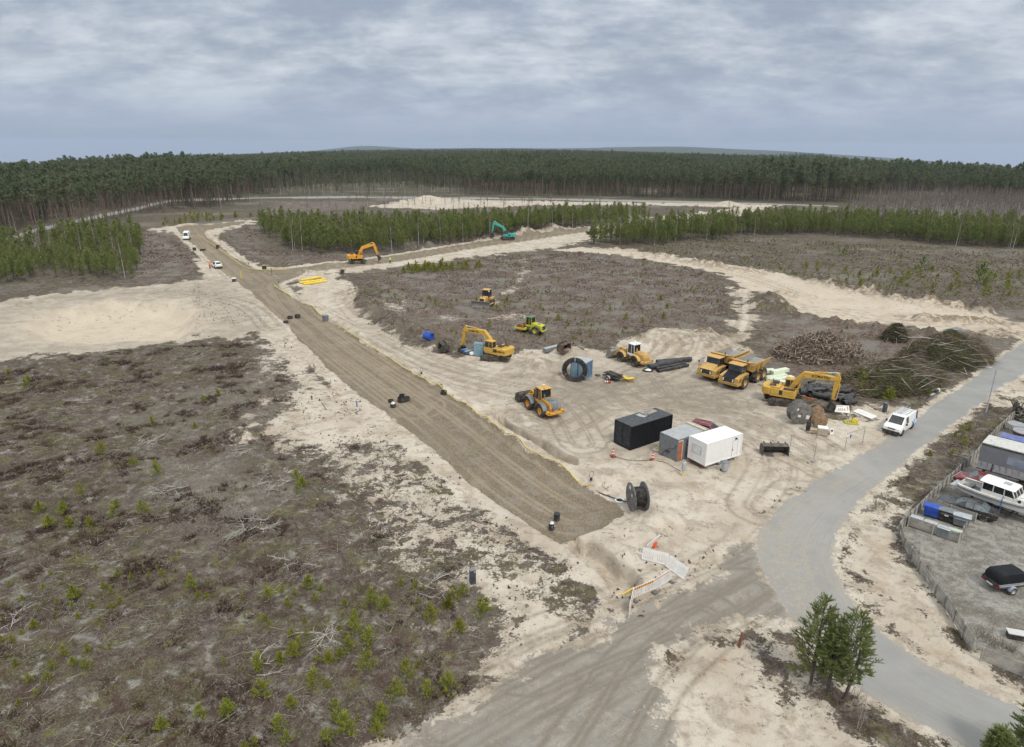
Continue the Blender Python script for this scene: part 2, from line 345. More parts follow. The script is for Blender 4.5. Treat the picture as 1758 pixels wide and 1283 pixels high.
def build_ground():
    fx = R(41)
    th = np.concatenate([np.linspace(-math.pi, -fx, 95)[:-1], np.linspace(-fx, fx, 900), np.linspace(fx, math.pi, 95)[1:-1]])
    dep = np.concatenate([np.linspace(R(80), R(50), 24)[:-1], np.linspace(R(50), R(0.5), 600)])
    rr = CAM_H / np.tan(dep)
    rr = np.concatenate([rr, np.geomspace(rr[-1] * 1.02, 15000, 60)])
    nt, nr = len(th), len(rr)
    TH, RR = np.meshgrid(th, rr)
    X, Y = (RR * np.sin(TH)).ravel(), (RR * np.cos(TH)).ravel()
    rad = RR.ravel()
    M = plan_masks(X, Y)
    Z = terrain(X, Y)
    built = np.maximum.reduce([M['sand'], M['grav'], M['asph'], M['yard'], M['dirt']])
    rough = (1 - built) * (1 - sstep(rad, 120, 300))
    micro = (fbm(X * 1.1, Y * 1.1, 41, 3) - .5) * .42 + (fbm(X * 3.3, Y * 3.3, 43, 2) - .5) * .16
    Z += rough * micro
    loose = M['sand'] * (1 - np.maximum(M['grav'], M['asph'])) * (1 - sstep(rad, 150, 400))
    Z += loose * ((fbm(X * .9, Y * .9, 45, 4) - .5) * .28)
    flat = np.clip(M['asph'] * 1.6, 0, 1)
    near = 1 - sstep(rad, 350, 700)
    Zf = far_drop(X, Y) + near * .5 * (fbm(X * .035, Y * .035, 3, 3) - .5)
    Z = np.where(rad < 700, Z * (1 - flat) + Zf * flat, Z)
    Z -= .10 * sstep(M['grav'], .3, .8) * near
    # road coordinates for wheel streaks
    lat = np.full(X.shape, 50.0); lon = np.zeros(X.shape)
    for line in (GRAV_AXIS, BRANCH_AXIS, ASPH_AXIS, DIRT_AXIS):
        d, s, l = linesd(X, Y, line, 30)
        b = d < np.abs(lat)
        lat = np.where(b, d * s, lat); lon = np.where(b, l, lon)
    trk = np.zeros(X.shape)
    for i, t in enumerate(TRACKS):
        line = GP(smooth_line(t))
        d, s, l = linesd(X, Y, line, 9)
        n = fbm(X * .12, Y * .12, 71 + i, 2)
        for off in (1.0, 1.55, 3.1) if i % 2 else (.9, 1.3, 2.6):
            q = np.exp(-((d - off) / .2) ** 2) * np.clip(n * 2.8 - .5, 0, 1)
            trk = np.maximum(trk, q)
    M['trk'] = trk
    M['spoil'] = spoil_mask(X, Y) * (1 - M['grav'])
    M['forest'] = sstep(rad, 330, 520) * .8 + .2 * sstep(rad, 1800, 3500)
    fi = np.arange((nr - 1) * nt)
    i, j = fi // nt, fi % nt
    j2 = (j + 1) % nt
    Q = np.stack([i * nt + j, i * nt + j2, (i + 1) * nt + j2, (i + 1) * nt + j], 1)
    Q = Q[:, ::-1]
    def fmean(a): return a[Q].mean(1)
    cls = np.zeros(len(Q), int)
    cls[fmean(M['yard']) > .5] = 4
    cls[fmean(M['dirt']) > .5] = 3
    cls[fmean(M['grav']) > .5] = 1
    cls[fmean(M['asph']) > .5] = 2
    names = ['ground', 'gravel_road', 'road', 'dirt_road', 'yard']
    mat = ground_material()
    cover = len(X)
    for c, nm in enumerate(names):
        q = Q[cls == c]
        if not len(q): continue
        used = np.unique(q); remap = np.zeros(len(X), np.int64); remap[used] = np.arange(len(used))
        q = remap[q]
        me = bpy.data.meshes.new(nm)
        co = np.stack([X[used], Y[used], Z[used]], 1)
        extra_f = 0
        if c == 0:      # close the hole under the viewer
            inner = remap[np.arange(nt)[::-1]]
        me.vertices.add(len(co)); me.vertices.foreach_set('co', co.ravel())
        nl = len(q) * 4 + (nt if c == 0 else 0)
        me.loops.add(nl); me.polygons.add(len(q) + (1 if c == 0 else 0))
        li = q.ravel(); ls = np.arange(len(q)) * 4; lt = np.full(len(q), 4)
        if c == 0:
            li = np.concatenate([li, inner[::-1]]); ls = np.append(ls, len(q) * 4); lt = np.append(lt, nt)
        me.loops.foreach_set('vertex_index', li.astype(np.int32))
        me.polygons.foreach_set('loop_start', ls.astype(np.int32))
        me.polygons.foreach_set('use_smooth', np.ones(len(ls), bool))
        me.update(calc_edges=True); me.validate()
        for k, v in list(M.items()) + [('lat', lat), ('lon', lon)]:
            a = me.attributes.new(k, 'FLOAT', 'POINT'); a.data.foreach_set('value', v[used].astype(np.float32))
        me.materials.append(mat)
        o = bpy.data.objects.new(nm, me); COL.objects.link(o); o['kind'] = 'structure'

def ground_material():
    m = bpy.data.materials.new('terrain'); m.use_nodes = True
    t = NT(m.node_tree); t.n.clear()
    out = t.n.new('ShaderNodeOutputMaterial'); bs = t.n.new('ShaderNodeBsdfPrincipled')
    t.l.new(bs.outputs[0], out.inputs[0])
    bs.inputs['Roughness'].default_value = .95; bs.inputs['Specular IOR Level'].default_value = .15
    geo = t.n.new('ShaderNodeNewGeometry'); P = geo.outputs['Position']
    A = {k: t.attr(k) for k in ('sand', 'grav', 'dirt', 'asph', 'yard', 'soil', 'bright', 'pack', 'trk', 'forest', 'spoil', 'dust', 'lat', 'lon')}
    nL = t.noise(P, .045, 4); nM = t.noise(P, .33, 6, .6); nS = t.noise(P, 1.5, 6, .62, .4); nF = t.noise(P, 6.0, 5, .65); nG = t.noise(P, 23.0, 3, .7)
    nB = t.noise(t.vmath('ADD', P, (71, 13, 5)), .9, 6, .62, .6); nC = t.noise(t.vmath('ADD', P, (11, 93, 5)), .18, 5, .6, .3)
    # heath
    nH = t.noise(t.vmath('ADD', P, (3, 7, 31)), 11.0, 4, .7)
    h = t.mix(t.step(nS, .38, .66), (.070, .053, .042), (.140, .116, .094))
    h = t.mix(t.math('MULTIPLY', t.step(nB, .52, .68), .75), h, (.20, .185, .16))
    h = t.mix(t.math('MULTIPLY', t.step(nC, .47, .62), .55), h, (.095, .085, .040))
    h = t.mix(t.math('MULTIPLY', t.step(nM, .56, .66), .7), h, (.052, .033, .027))
    h = t.mix(t.math('MULTIPLY', t.step(t.math('ADD', t.math('MULTIPLY', nB, .6), t.math('MULTIPLY', nF, .4)), .575, .65), .75), h, (.44, .40, .34))
    h = t.mix(t.math('MULTIPLY', t.step(nF, .52, .62), .75), h, (.036, .027, .021))
    h = t.mix(t.math('MULTIPLY', t.step(nH, .55, .64), .7), h, (.26, .235, .20))
    h = t.mix(t.math('MULTIPLY', t.step(nH, .45, .36), .7), h, (.034, .025, .019))
    h = t.mix(t.math('MULTIPLY', t.step(nG, .60, .72), .6), h, (.30, .28, .25))
    nQ = t.noise(t.vmath('ADD', P, (41, 53, 9)), .55, 6, .65, .5); nR = t.noise(t.vmath('ADD', P, (141, 3, 19)), .8, 6, .65, .5)
    h = t.mix(t.math('MULTIPLY', t.step(t.math('ADD', t.math('MULTIPLY', nQ, .7), t.math('MULTIPLY', nF, .3)), .53, .62), .8), h, t.mix(t.step(nF, .4, .6), (.060, .060, .018), (.165, .155, .05)))
    h = t.mix(t.math('MULTIPLY', t.step(t.math('ADD', t.math('MULTIPLY', nR, .7), t.math('MULTIPLY', nF, .3)), .54, .60), .8), h, t.mix(t.step(nF, .4, .6), (.040, .022, .020), (.095, .058, .050)))
    h = t.mix(t.math('MULTIPLY', t.step(t.math('ADD', t.math('MULTIPLY', nR, -.7), t.math('MULTIPLY', nH, -.3)), -.455, -.385), .8), h, t.mix(t.step(nH, .4, .6), (.17, .165, .155), (.36, .345, .315)))
    # bare churned soil
    so = t.mix(t.step(nS, .35, .65), (.100, .075, .060), (.185, .150, .125))
    so = t.mix(t.math('MULTIPLY', t.step(nF, .58, .68), .6), so, (.27, .235, .20))
    so = t.mix(t.math('MULTIPLY', t.step(nM, .5, .62), .55), so, (.095, .068, .058))
    so = t.mix(t.math('MULTIPLY', t.step(nC, .5, .64), .5), so, (.19, .18, .16))
    so = t.mix(t.math('MULTIPLY', t.step(nG, .60, .70), .7), so, (.055, .042, .036))
    so = t.mix(t.math('MULTIPLY', t.step(nH, .46, .38), .7), so, (.05, .036, .028))
    so = t.mix(t.math('MULTIPLY', t.step(nH, .58, .66), .5), so, (.29, .25, .21))
    so = t.mix(t.math('MULTIPLY', t.step(t.math('ADD', t.math('MULTIPLY', nQ, .7), t.math('MULTIPLY', nF, .3)), .57, .63), .7), so, t.mix(t.step(nF, .4, .6), (.055, .06, .02), (.15, .15, .05)))
    so = t.mix(t.math('MULTIPLY', t.step(nR, .54, .62), .75), so, t.mix(t.step(nF, .4, .6), (.055, .033, .030), (.115, .078, .068)))
    so = t.mix(t.math('MULTIPLY', t.step(t.math('ADD', t.math('MULTIPLY', nR, -.6), t.math('MULTIPLY', nS, -.4)), -.43, -.37), .75), so, t.mix(t.step(nF, .4, .6), (.17, .165, .155), (.31, .295, .27)))
    so = t.mix(t.math('MULTIPLY', t.step(nC, .46, .60), .5), so, t.mix(t.step(nH, .4, .6), (.13, .12, .105), (.27, .255, .23)))
    # sand
    sa = t.mix(t.step(nC, .36, .62), (.460, .400, .325), (.555, .500, .425))
    sa = t.mix(t.math('MULTIPLY', t.step(nM, .52, .68), .55), sa, (.345, .270, .185))
    sa = t.mix(t.math('MULTIPLY', t.step(nS, .54, .68), .45), sa, (.28, .222, .162))
    sa = t.mix(t.math('MULTIPLY', t.math('MULTIPLY', t.step(nQ, .50, .60), t.math('SUBTRACT', 1.0, A['bright'])), .48), sa, t.mix(t.step(nF, .4, .6), (.21, .170, .130), (.34, .29, .235)))
    sa = t.mix(t.math('MULTIPLY', A['bright'], .75), sa, t.mix(t.step(nM, .35, .65), (.49, .415, .32), (.56, .49, .395)))
    sa = t.mix(t.math('MULTIPLY', t.math('MULTIPLY', t.step(nB, .585, .64), t.step(nF, .45, .58)), .8), sa, (.13, .095, .068))
    sa = t.mix(t.math('MULTIPLY', t.step(nG, .62, .70), .55), sa, (.20, .155, .115))
    sa = t.mix(t.math('MULTIPLY', t.step(nH, .44, .34), .45), sa, (.235, .185, .135))
    pk = t.math('MULTIPLY', t.math('MULTIPLY', A['pack'], t.math('SUBTRACT', 1.0, A['bright'])), t.step(nM, .3, .6, .55, 1.0))
    sp = t.math('MULTIPLY', A['spoil'], t.step(nB, .40, .56))
    sa = t.mix(t.math('MULTIPLY', sp, .9), sa, t.mix(t.step(nF, .4, .62), (.085, .060, .042), (.27, .20, .13)))
    sa = t.mix(t.math('MULTIPLY', pk, .8), sa, t.mix(t.step(nF, .35, .65), (.230, .197, .158), (.325, .286, .238)))
    # streak fields along the roads
    sv = t.comb(t.math('MULTIPLY', A['lat'], 1.7), t.math('MULTIPLY', A['lon'], .035), 0)
    st = t.noise(sv, 1.0, 5, .7, .25)
    st2 = t.noise(t.comb(t.math('MULTIPLY', A['lat'], 5.5), t.math('MULTIPLY', A['lon'], .12), 4), 1.0, 4, .65, .2)
    # gravel bed
    st3 = t.noise(t.comb(t.math('MULTIPLY', A['lat'], 4.2), t.math('MULTIPLY', A['lon'], .07), 8), 1.0, 6, .75, .3)
    g = t.mix(t.step(nF, .38, .62), (.130, .104, .072), (.245, .205, .150))
    g = t.mix(t.math('MULTIPLY', t.step(nH, .45, .35), .6), g, (.09, .073, .052))
    g = t.mix(t.math('MULTIPLY', t.step(nQ, .5, .62), .5), g, t.mix(t.step(nH, .4, .6), (.15, .138, .125), (.34, .31, .28)))
    g = t.mix(t.math('MULTIPLY', t.step(nG, .5, .66), .55), g, (.35, .30, .225))
    g = t.mix(t.math('MULTIPLY', t.step(nG, .50, .36), .45), g, (.10, .08, .055))
    g = t.mix(t.math('MULTIPLY', t.step(st, .54, .68), .28), g, (.335, .275, .195))
    rt = t.step(nM, .42, .58)
    g = t.mix(t.math('MULTIPLY', t.math('MULTIPLY', t.step(st3, .57, .62), rt), .35), g, (.345, .292, .215))
    g = t.mix(t.math('MULTIPLY', t.math('MULTIPLY', t.step(st2, .57, .63), rt), .4), g, (.105, .082, .055))
    g = t.mix(t.math('MULTIPLY', t.step(nC, .52, .66), .3), g, (.33, .27, .19))
    # old dirt track
    d = t.mix(t.step(t.math('ADD', t.math('MULTIPLY', st3, .45), t.math('MULTIPLY', nS, .55)), .38, .64), (.240, .217, .185), (.345, .315, .272))
    d = t.mix(t.math('MULTIPLY', t.step(nQ, .48, .60), .45), d, (.225, .21, .19))
    d = t.mix(t.math('MULTIPLY', t.step(nF, .54, .64), .35), d, (.40, .37, .33))
    d = t.mix(t.math('MULTIPLY', t.step(nH, .44, .34), .45), d, (.15, .135, .115))
    d = t.mix(t.math('MULTIPLY', t.math('MULTIPLY', t.step(st2, .56, .64), t.step(nM, .45, .6)), .45), d, (.17, .152, .128))
    d = t.mix(t.math('MULTIPLY', t.step(nM, .44, .66), .75), d, (.285, .268, .240))
    d = t.mix(t.math('MULTIPLY', t.step(nG, .54, .66), .5), d, (.14, .118, .09))
    # dusty asphalt
    a = t.mix(t.step(nC, .35, .65), (.270, .266, .258), (.315, .310, .300))
    ab = t.math('ABSOLUTE', A['lat'])
    a = t.mix(t.math('MULTIPLY', t.step(st, .50, .64), .45), a, (.34, .325, .295))
    a = t.mix(t.math('MULTIPLY', t.step(t.math('ADD', ab, t.math('MULTIPLY', nM, 1.4)), 2.6, 4.0), .5), a, (.36, .325, .27))
    a = t.mix(t.math('MULTIPLY', t.step(st2, .52, .68), .35), a, (.215, .215, .215))
    a = t.mix(t.math('MULTIPLY', t.step(nM, .56, .60), .22), a, (.20, .20, .20))
    a = t.mix(t.math('MULTIPLY', t.step(nF, .58, .66), .2), a, (.19, .19, .19))
    a = t.mix(t.math('MULTIPLY', t.step(nG, .55, .7), .25), a, (.22, .215, .205))
    # yard of crushed stone
    y = t.mix(t.step(nS, .40, .60), (.185, .172, .150), (.305, .290, .262))
    y = t.mix(t.math('MULTIPLY', t.step(nM, .52, .66), .6), y, (.34, .33, .305))
    y = t.mix(t.math('MULTIPLY', t.step(nC, .52, .62), .6), y, (.125, .108, .082))
    y = t.mix(t.math('MULTIPLY', t.step(nF, .54, .66), .55), y, (.13, .115, .092))
    y = t.mix(t.math('MULTIPLY', t.step(nH, .44, .34), .75), y, (.085, .08, .072))
    y = t.mix(t.math('MULTIPLY', t.step(nH, .56, .66), .7), y, (.46, .455, .44))
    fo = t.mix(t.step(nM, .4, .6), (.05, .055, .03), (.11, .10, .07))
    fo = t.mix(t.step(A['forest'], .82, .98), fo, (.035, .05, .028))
    def cover(att, amp, base, top, lo=.42, hi=.58, n=None):
        v = t.math('ADD', A[att], t.math('MULTIPLY', t.math('SUBTRACT', n or nS, .5), amp))
        v = t.math('MULTIPLY', t.math('ADD', v, t.math('MULTIPLY', t.math('SUBTRACT', nF, .5), amp * .6)), 1.0)
        k = t.step(v, lo, hi)
        k = t.math('MULTIPLY', k, t.step(A[att], .02, .12))
        return t.mix(k, base, top)
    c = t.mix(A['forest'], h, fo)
    c = t.mix(t.math('MULTIPLY', t.step(nL, .50, .66), .45), c, t.mix(t.step(nF, .4, .6), (.17, .155, .135), (.29, .27, .24)))
    c = cover('soil', 1.1, c, so)
    c = cover('sand', 1.9, c, sa, .40, .60, nB)
    c = cover('yard', 1.2, c, y)
    c = cover('dirt', 1.2, c, d)
    tk = t.math('MULTIPLY', A['trk'], t.step(nS, .3, .55, .55, 1.0))
    c = t.mix(t.math('MULTIPLY', tk, .68), c, t.mix(.5, t.mix(1.0, c, (.62, .60, .57), 'MULTIPLY'), (.19, .155, .115)))
    c = cover('grav', 1.0, c, g)
    c = t.mix(t.math('MULTIPLY', t.math('MULTIPLY', tk, A['grav']), .55), c, (.36, .30, .215))
    a = t.mix(t.math('MULTIPLY', A['dust'], t.step(t.math('ADD', nS, t.math('MULTIPLY', st, .5)), .55, .9)), a, t.mix(t.step(nF, .35, .65), (.30, .262, .21), (.40, .355, .295)))
    c = cover('asph', 1.0, c, a)
    t.l.new(c, bs.inputs['Base Color'])
    bmp = t.n.new('ShaderNodeBump'); bmp.inputs['Strength'].default_value = .7; bmp.inputs['Distance'].default_value = .06
    hgt = t.math('ADD', t.math('MULTIPLY', nF, 1.0), t.math('MULTIPLY', nG, .6))
    hgt = t.math('MULTIPLY', hgt, t.step(A['asph'], .3, .7, 1.0, .05))
    t.l.new(hgt, bmp.inputs['Height']); t.l.new(bmp.outputs[0], bs.inputs['Normal'])
    return m
build_ground()
# ------------------------------------------------------------------ modelling helpers
MATS = {}
def mat(name, col, rough=.55, metal=0.0, var=.14, dust=.18, sc=2.5, spec=.4, dcol=(.40, .33, .25), coat=0.0):
    if name in MATS: return MATS[name]
    m = bpy.data.materials.new(name); m.use_nodes = True
    t = NT(m.node_tree); bs = t.n['Principled BSDF']
    tc = t.n.new('ShaderNodeTexCoord'); v = tc.outputs['Object']
    n1 = t.noise(v, sc, 5, .6); n2 = t.noise(v, sc * 6, 3, .6)
    lo = tuple(c * (1 - var) for c in col); hi = tuple(min(1, c * (1 + var)) for c in col)
    c = t.mix(t.step(n1, .3, .7), lo, hi)
    if dust:
        k = t.math('MULTIPLY', t.step(t.math('ADD', t.math('MULTIPLY', n1, .6), t.math('MULTIPLY', n2, .4)), .44, .66), dust * 1.6, clamp=True)
        c = t.mix(k, c, dcol)
    t.l.new(c, bs.inputs['Base Color'])
    t.l.new(t.step(n2, .3, .7, max(.05, rough - .1), min(1, rough + .15)), bs.inputs['Roughness'])
    bs.inputs['Metallic'].default_value = metal; bs.inputs['Specular IOR Level'].default_value = spec
    if coat: bs.inputs['Coat Weight'].default_value = coat; bs.inputs['Coat Roughness'].default_value = .12
    MATS[name] = m
    return m
YEL = mat('komatsu_yellow_paint', (.58, .345, .05), .5, dust=.24)
AMB = mat('amber_paint', (.72, .33, .02), .42, dust=.08)
CATY = mat('ochre_paint', (.52, .31, .075), .55, dust=.28)
PALEY = mat('faded_yellow_paint', (.56, .345, .10), .6, dust=.3)
TEAL = mat('teal_paint', (.05, .40, .36), .45, dust=.06)
LIME = mat('lime_paint', (.50, .50, .04), .5, dust=.12)
ORG = mat('orange_yellow_paint', (.64, .32, .02), .5, dust=.2)
BLK = mat('black_rubber', (.022, .022, .024), .75, dust=.16)
TYRE = mat('tyre_rubber', (.035, .034, .033), .85, dust=.32)
DKM = mat('dark_steel', (.045, .043, .042), .55, .3, dust=.2)
TRK = mat('track_steel', (.085, .076, .066), .65, .4, dust=.4)
STEEL = mat('worn_steel', (.26, .25, .24), .45, .6, dust=.2)
CHROME = mat('chrome_rod', (.7, .7, .7), .15, .9, dust=0)
GLASS = mat('dark_glass', (.018, .022, .024), .06, dust=.04, spec=.8, var=.3)
PGLASS = mat('pale_glass', (.10, .13, .14), .08, dust=.05, spec=.8, var=.3)
WHITE = mat('white_paint', (.80, .80, .79), .4, dust=.02, var=.04)
WPLAS = mat('white_plastic', (.74, .73, .71), .55, dust=.12)
GREYP = mat('grey_paint', (.17, .185, .205), .5, dust=.1)
LGREY = mat('light_grey_metal', (.42, .45, .48), .45, .2, dust=.15)
BLACKC = mat('black_container_paint', (.008, .009, .012), .55, dust=.01, spec=.25)
BLUE = mat('blue_steel_paint', (.06, .13, .24), .5, dust=.15)
BRBLUE = mat('bright_blue_plastic', (.02, .08, .42), .45, dust=.05)
PBLUE = mat('pale_blue_paint', (.20, .33, .42), .5, dust=.12)
RED = mat('red_paint', (.50, .03, .02), .5, dust=.05)
DRED = mat('dark_red_paint', (.16, .015, .02), .3, dust=.06, coat=.4)
ORANGE = mat('orange_plastic', (.75, .12, .03), .5, dust=.08)
WOOD = mat('weathered_wood', (.34, .32, .29), .85, dust=.1, sc=1.2, var=.35)
NWOOD = mat('fresh_wood', (.48, .36, .22), .8, dust=.12, var=.25)
BWOOD = mat('brown_wood', (.26, .17, .10), .85, dust=.15, var=.3)
GWOOD = mat('grey_drum_wood', (.15, .145, .14), .85, dust=.12, var=.3)
PIPE = mat('black_pipe_plastic', (.028, .030, .034), .42, dust=.12)
YPIPE = mat('yellow_pipe_plastic', (.80, .58, .03), .5, dust=.1)
FOAM = mat('pale_green_foam', (.66, .72, .58), .7, dust=.1)
HIVIS = mat('hi_vis_yellow_cloth', (.55, .85, .03), .8, dust=0)
HIORG = mat('hi_vis_orange_cloth', (.95, .13, .03), .8, dust=0)
DCLOTH = mat('dark_cloth', (.03, .032, .04), .9, dust=.1)
SKIN = mat('skin', (.50, .30, .22), .6, dust=0)
TARP = mat('grey_tarpaulin', (.30, .31, .33), .5, dust=.12)
ROOFW = mat('grimy_white_roof', (.60, .60, .57), .6, dust=.42, sc=.8, dcol=(.23, .22, .19))
CARBLK = mat('black_car_paint', (.020, .021, .025), .22, dust=.08, coat=.6)
INNER = mat('scuffed_bed_steel', (.30, .295, .285), .5, .35, dust=.2)
CONC = mat('concrete_grey', (.34, .33, .31), .85, dust=.2)
RUST = mat('rusty_steel', (.20, .075, .04), .8, dust=.1)
INK = mat('black_lettering', (.008, .007, .006), .5, dust=0)
TLRED = mat('tail_lamp_red', (.35, .01, .01), .25, dust=0)
LAMPW = mat('lamp_lens', (.75, .75, .72), .15, dust=0)

class MB:
    def __init__(s): s.v = []; s.f = []; s.m = []
    def add(s, vs, fs, mi=0):
        b = len(s.v); s.v += [tuple(v) for v in vs]
        s.f += [tuple(b + i for i in f) for f in fs]; s.m += [mi] * len(fs)
        return s
    def box(s, c, d, mi=0, rz=0, ry=0, rx=0):
        M = Euler((rx, ry, rz)).to_matrix(); c = Vector(c)
        vs = [c + M @ Vector((sx * d[0] / 2, sy * d[1] / 2, sz * d[2] / 2)) for sx in (-1, 1) for sy in (-1, 1) for sz in (-1, 1)]
        return s.add(vs, [(0, 1, 3, 2), (4, 6, 7, 5), (0, 4, 5, 1), (2, 3, 7, 6), (0, 2, 6, 4), (1, 5, 7, 3)], mi)
    def prism(s, pts, y0, y1, mi=0, y0f=None, y1f=None):
        """(x, z) outline pushed along y"""
        n = len(pts)
        ar = sum(pts[i][0] * pts[(i + 1) % n][1] - pts[(i + 1) % n][0] * pts[i][1] for i in range(n))
        if ar > 0: pts = pts[::-1]
        vs = [(p[0], y0, p[1]) for p in pts] + [(p[0], y1, p[1]) for p in pts]
        fs = [tuple(range(n - 1, -1, -1)), tuple(range(n, 2 * n))] + [(i, (i + 1) % n, n + (i + 1) % n, n + i) for i in range(n)]
        return s.add(vs, fs, mi)
    def prismz(s, pts, z0, z1, mi=0):
        n = len(pts)
        ar = sum(pts[i][0] * pts[(i + 1) % n][1] - pts[(i + 1) % n][0] * pts[i][1] for i in range(n))
        if ar < 0: pts = pts[::-1]
        vs = [(p[0], p[1], z0) for p in pts] + [(p[0], p[1], z1) for p in pts]
        fs = [tuple(range(n - 1, -1, -1)), tuple(range(n, 2 * n))] + [(i, (i + 1) % n, n + (i + 1) % n, n + i) for i in range(n)]
        return s.add(vs, fs, mi)
    def cyl(s, p0, p1, r, r2=None, n=12, mi=0, cap=True):
        p0, p1 = Vector(p0), Vector(p1); r2 = r if r2 is None else r2
        d = (p1 - p0).normalized()
        u = d.orthogonal().normalized(); w = d.cross(u)
        vs = []
        for p, q in ((p0, r), (p1, r2)):
            for k in range(n):
                a = 2 * math.pi * k / n
                vs.append(p + (u * math.cos(a) + w * math.sin(a)) * q)
        fs = [(k, (k + 1) % n, n + (k + 1) % n, n + k) for k in range(n)]
        if cap: fs += [tuple(range(n - 1, -1, -1)), tuple(range(n, 2 * n))]
        return s.add(vs, fs, mi)
    def tube(s, pts, r, n=8, mi=0, cap=True):
        P = [Vector(p) for p in pts]; vs = []; u = None
        rs = r if hasattr(r, '__len__') else [r] * len(P)
        for i, p in enumerate(P):
            d = (P[min(i + 1, len(P) - 1)] - P[max(i - 1, 0)]).normalized()
            if u is None: u = d.orthogonal().normalized()
            else:
                u = (u - d * u.dot(d))
                u = u.normalized() if u.length > 1e-6 else d.orthogonal().normalized()
            w = d.cross(u)
            for k in range(n):
                a = 2 * math.pi * k / n
                vs.append(p + (u * math.cos(a) + w * math.sin(a)) * rs[i])
        fs = []
        for i in range(len(P) - 1):
            for k in range(n):
                fs.append((i * n + k, i * n + (k + 1) % n, (i + 1) * n + (k + 1) % n, (i + 1) * n + k))
        if cap: fs += [tuple(range(n - 1, -1, -1)), tuple(range((len(P) - 1) * n, len(P) * n))]
        return s.add(vs, fs, mi)
    def lathe(s, prof, o=(0, 0, 0), axis='y', n=20, mi=0):
        """prof: (radius, along axis); closed where the radius is 0"""
        o = Vector(o); vs = []; m = len(prof)
        for k in range(n):
            a = 2 * math.pi * k / n
            for r, h in prof:
                c, q = r * math.cos(a), r * math.sin(a)
                vs.append(o + Vector({'y': (c, h, q), 'x': (h, c, q), 'z': (c, q, h)}[axis]))
        fs = []
        for k in range(n):
            k2 = (k + 1) % n
            for i in range(m - 1):
                fs.append((k * m + i, k * m + i + 1, k2 * m + i + 1, k2 * m + i))
        return s.add(vs, fs, mi)
    def loft(s, rings, mi=0, cap=True, closed=True):
        n = len(rings[0]); vs = [p for r in rings for p in r]; fs = []
        for i in range(len(rings) - 1):
            for k in range(n if closed else n - 1):
                fs.append((i * n + k, i * n + (k + 1) % n, (i + 1) * n + (k + 1) % n, (i + 1) * n + k))
        if cap: fs += [tuple(range(n - 1, -1, -1)), tuple(range((len(rings) - 1) * n, len(rings) * n))]
        return s.add(vs, fs, mi)
    def build(s, name, mats, parent=None, bevel=0.0, smooth=True, label=None, rz=0, loc=None):
        me = bpy.data.meshes.new(name)
        me.from_pydata(s.v, [], s.f)
        for m in (mats if isinstance(mats, (list, tuple)) else [mats]): me.materials.append(m)
        me.polygons.foreach_set('material_index', s.m)
        bm = bmesh.new(); bm.from_mesh(me)
        bmesh.ops.remove_doubles(bm, verts=bm.verts, dist=1e-5)
        bmesh.ops.recalc_face_normals(bm, faces=bm.faces)
        bm.to_mesh(me); bm.free()
        if smooth:
            me.polygons.foreach_set('use_smooth', [True] * len(me.polygons)); me.set_sharp_from_angle(angle=R(38))
        o = bpy.data.objects.new(name, me); COL.objects.link(o)
        if parent is not None: o.parent = parent
        if rz: o.rotation_euler.z = rz
        if loc is not None: o.location = loc
        if bevel:
            b = o.modifiers.new('bevel', 'BEVEL'); b.width = bevel; b.segments = 1; b.limit_method = 'ANGLE'; b.angle_limit = R(40)
        if label: o['label'] = label
        return o

def gz(x, y): return float(terrain(np.array([x]), np.array([y]))[0])
def yaw_px(a, b):
    A, B = G(*a), G(*b)
    return math.atan2(B[1] - A[1], B[0] - A[0])
def tag(o, label, cat, group=None, kind=None):
    if label: o['label'] = label
    if cat: o['category'] = cat
    if group: o['group'] = group
    if kind: o['kind'] = kind
    return o
def thing(name, label, cat, px=None, yaw=0, group=None, xy=None, z=None, scale=1.0):
    o = bpy.data.objects.new(name, None); COL.objects.link(o)
    o.empty_display_size = .3
    x, y = xy if xy else G(*px[:2])
    if px and len(px) == 4:      # the survey point is this local spot of the thing
        lx, ly = px[2] * scale, px[3] * scale
        x -= lx * math.cos(yaw) - ly * math.sin(yaw); y -= lx * math.sin(yaw) + ly * math.cos(yaw)
    o.location = (x, y, gz(x, y) if z is None else z)
    o.rotation_euler.z = yaw; o.scale = (scale,) * 3
    return tag(o, label, cat, group)
def at(o, px=None, yaw=0, xy=None, z=0.0, tilt=None):
    """stand a single-mesh thing on the ground"""
    x, y = xy if xy else G(*px)
    o.location = (x, y, gz(x, y) + z)
    o.rotation_euler = (tilt[0] if tilt else 0, tilt[1] if tilt else 0, yaw)
    return o
def copy_tree(o, parent=None):
    c = o.copy(); COL.objects.link(c); c.parent = parent
    for ch in o.children: copy_tree(ch, c)
    return c

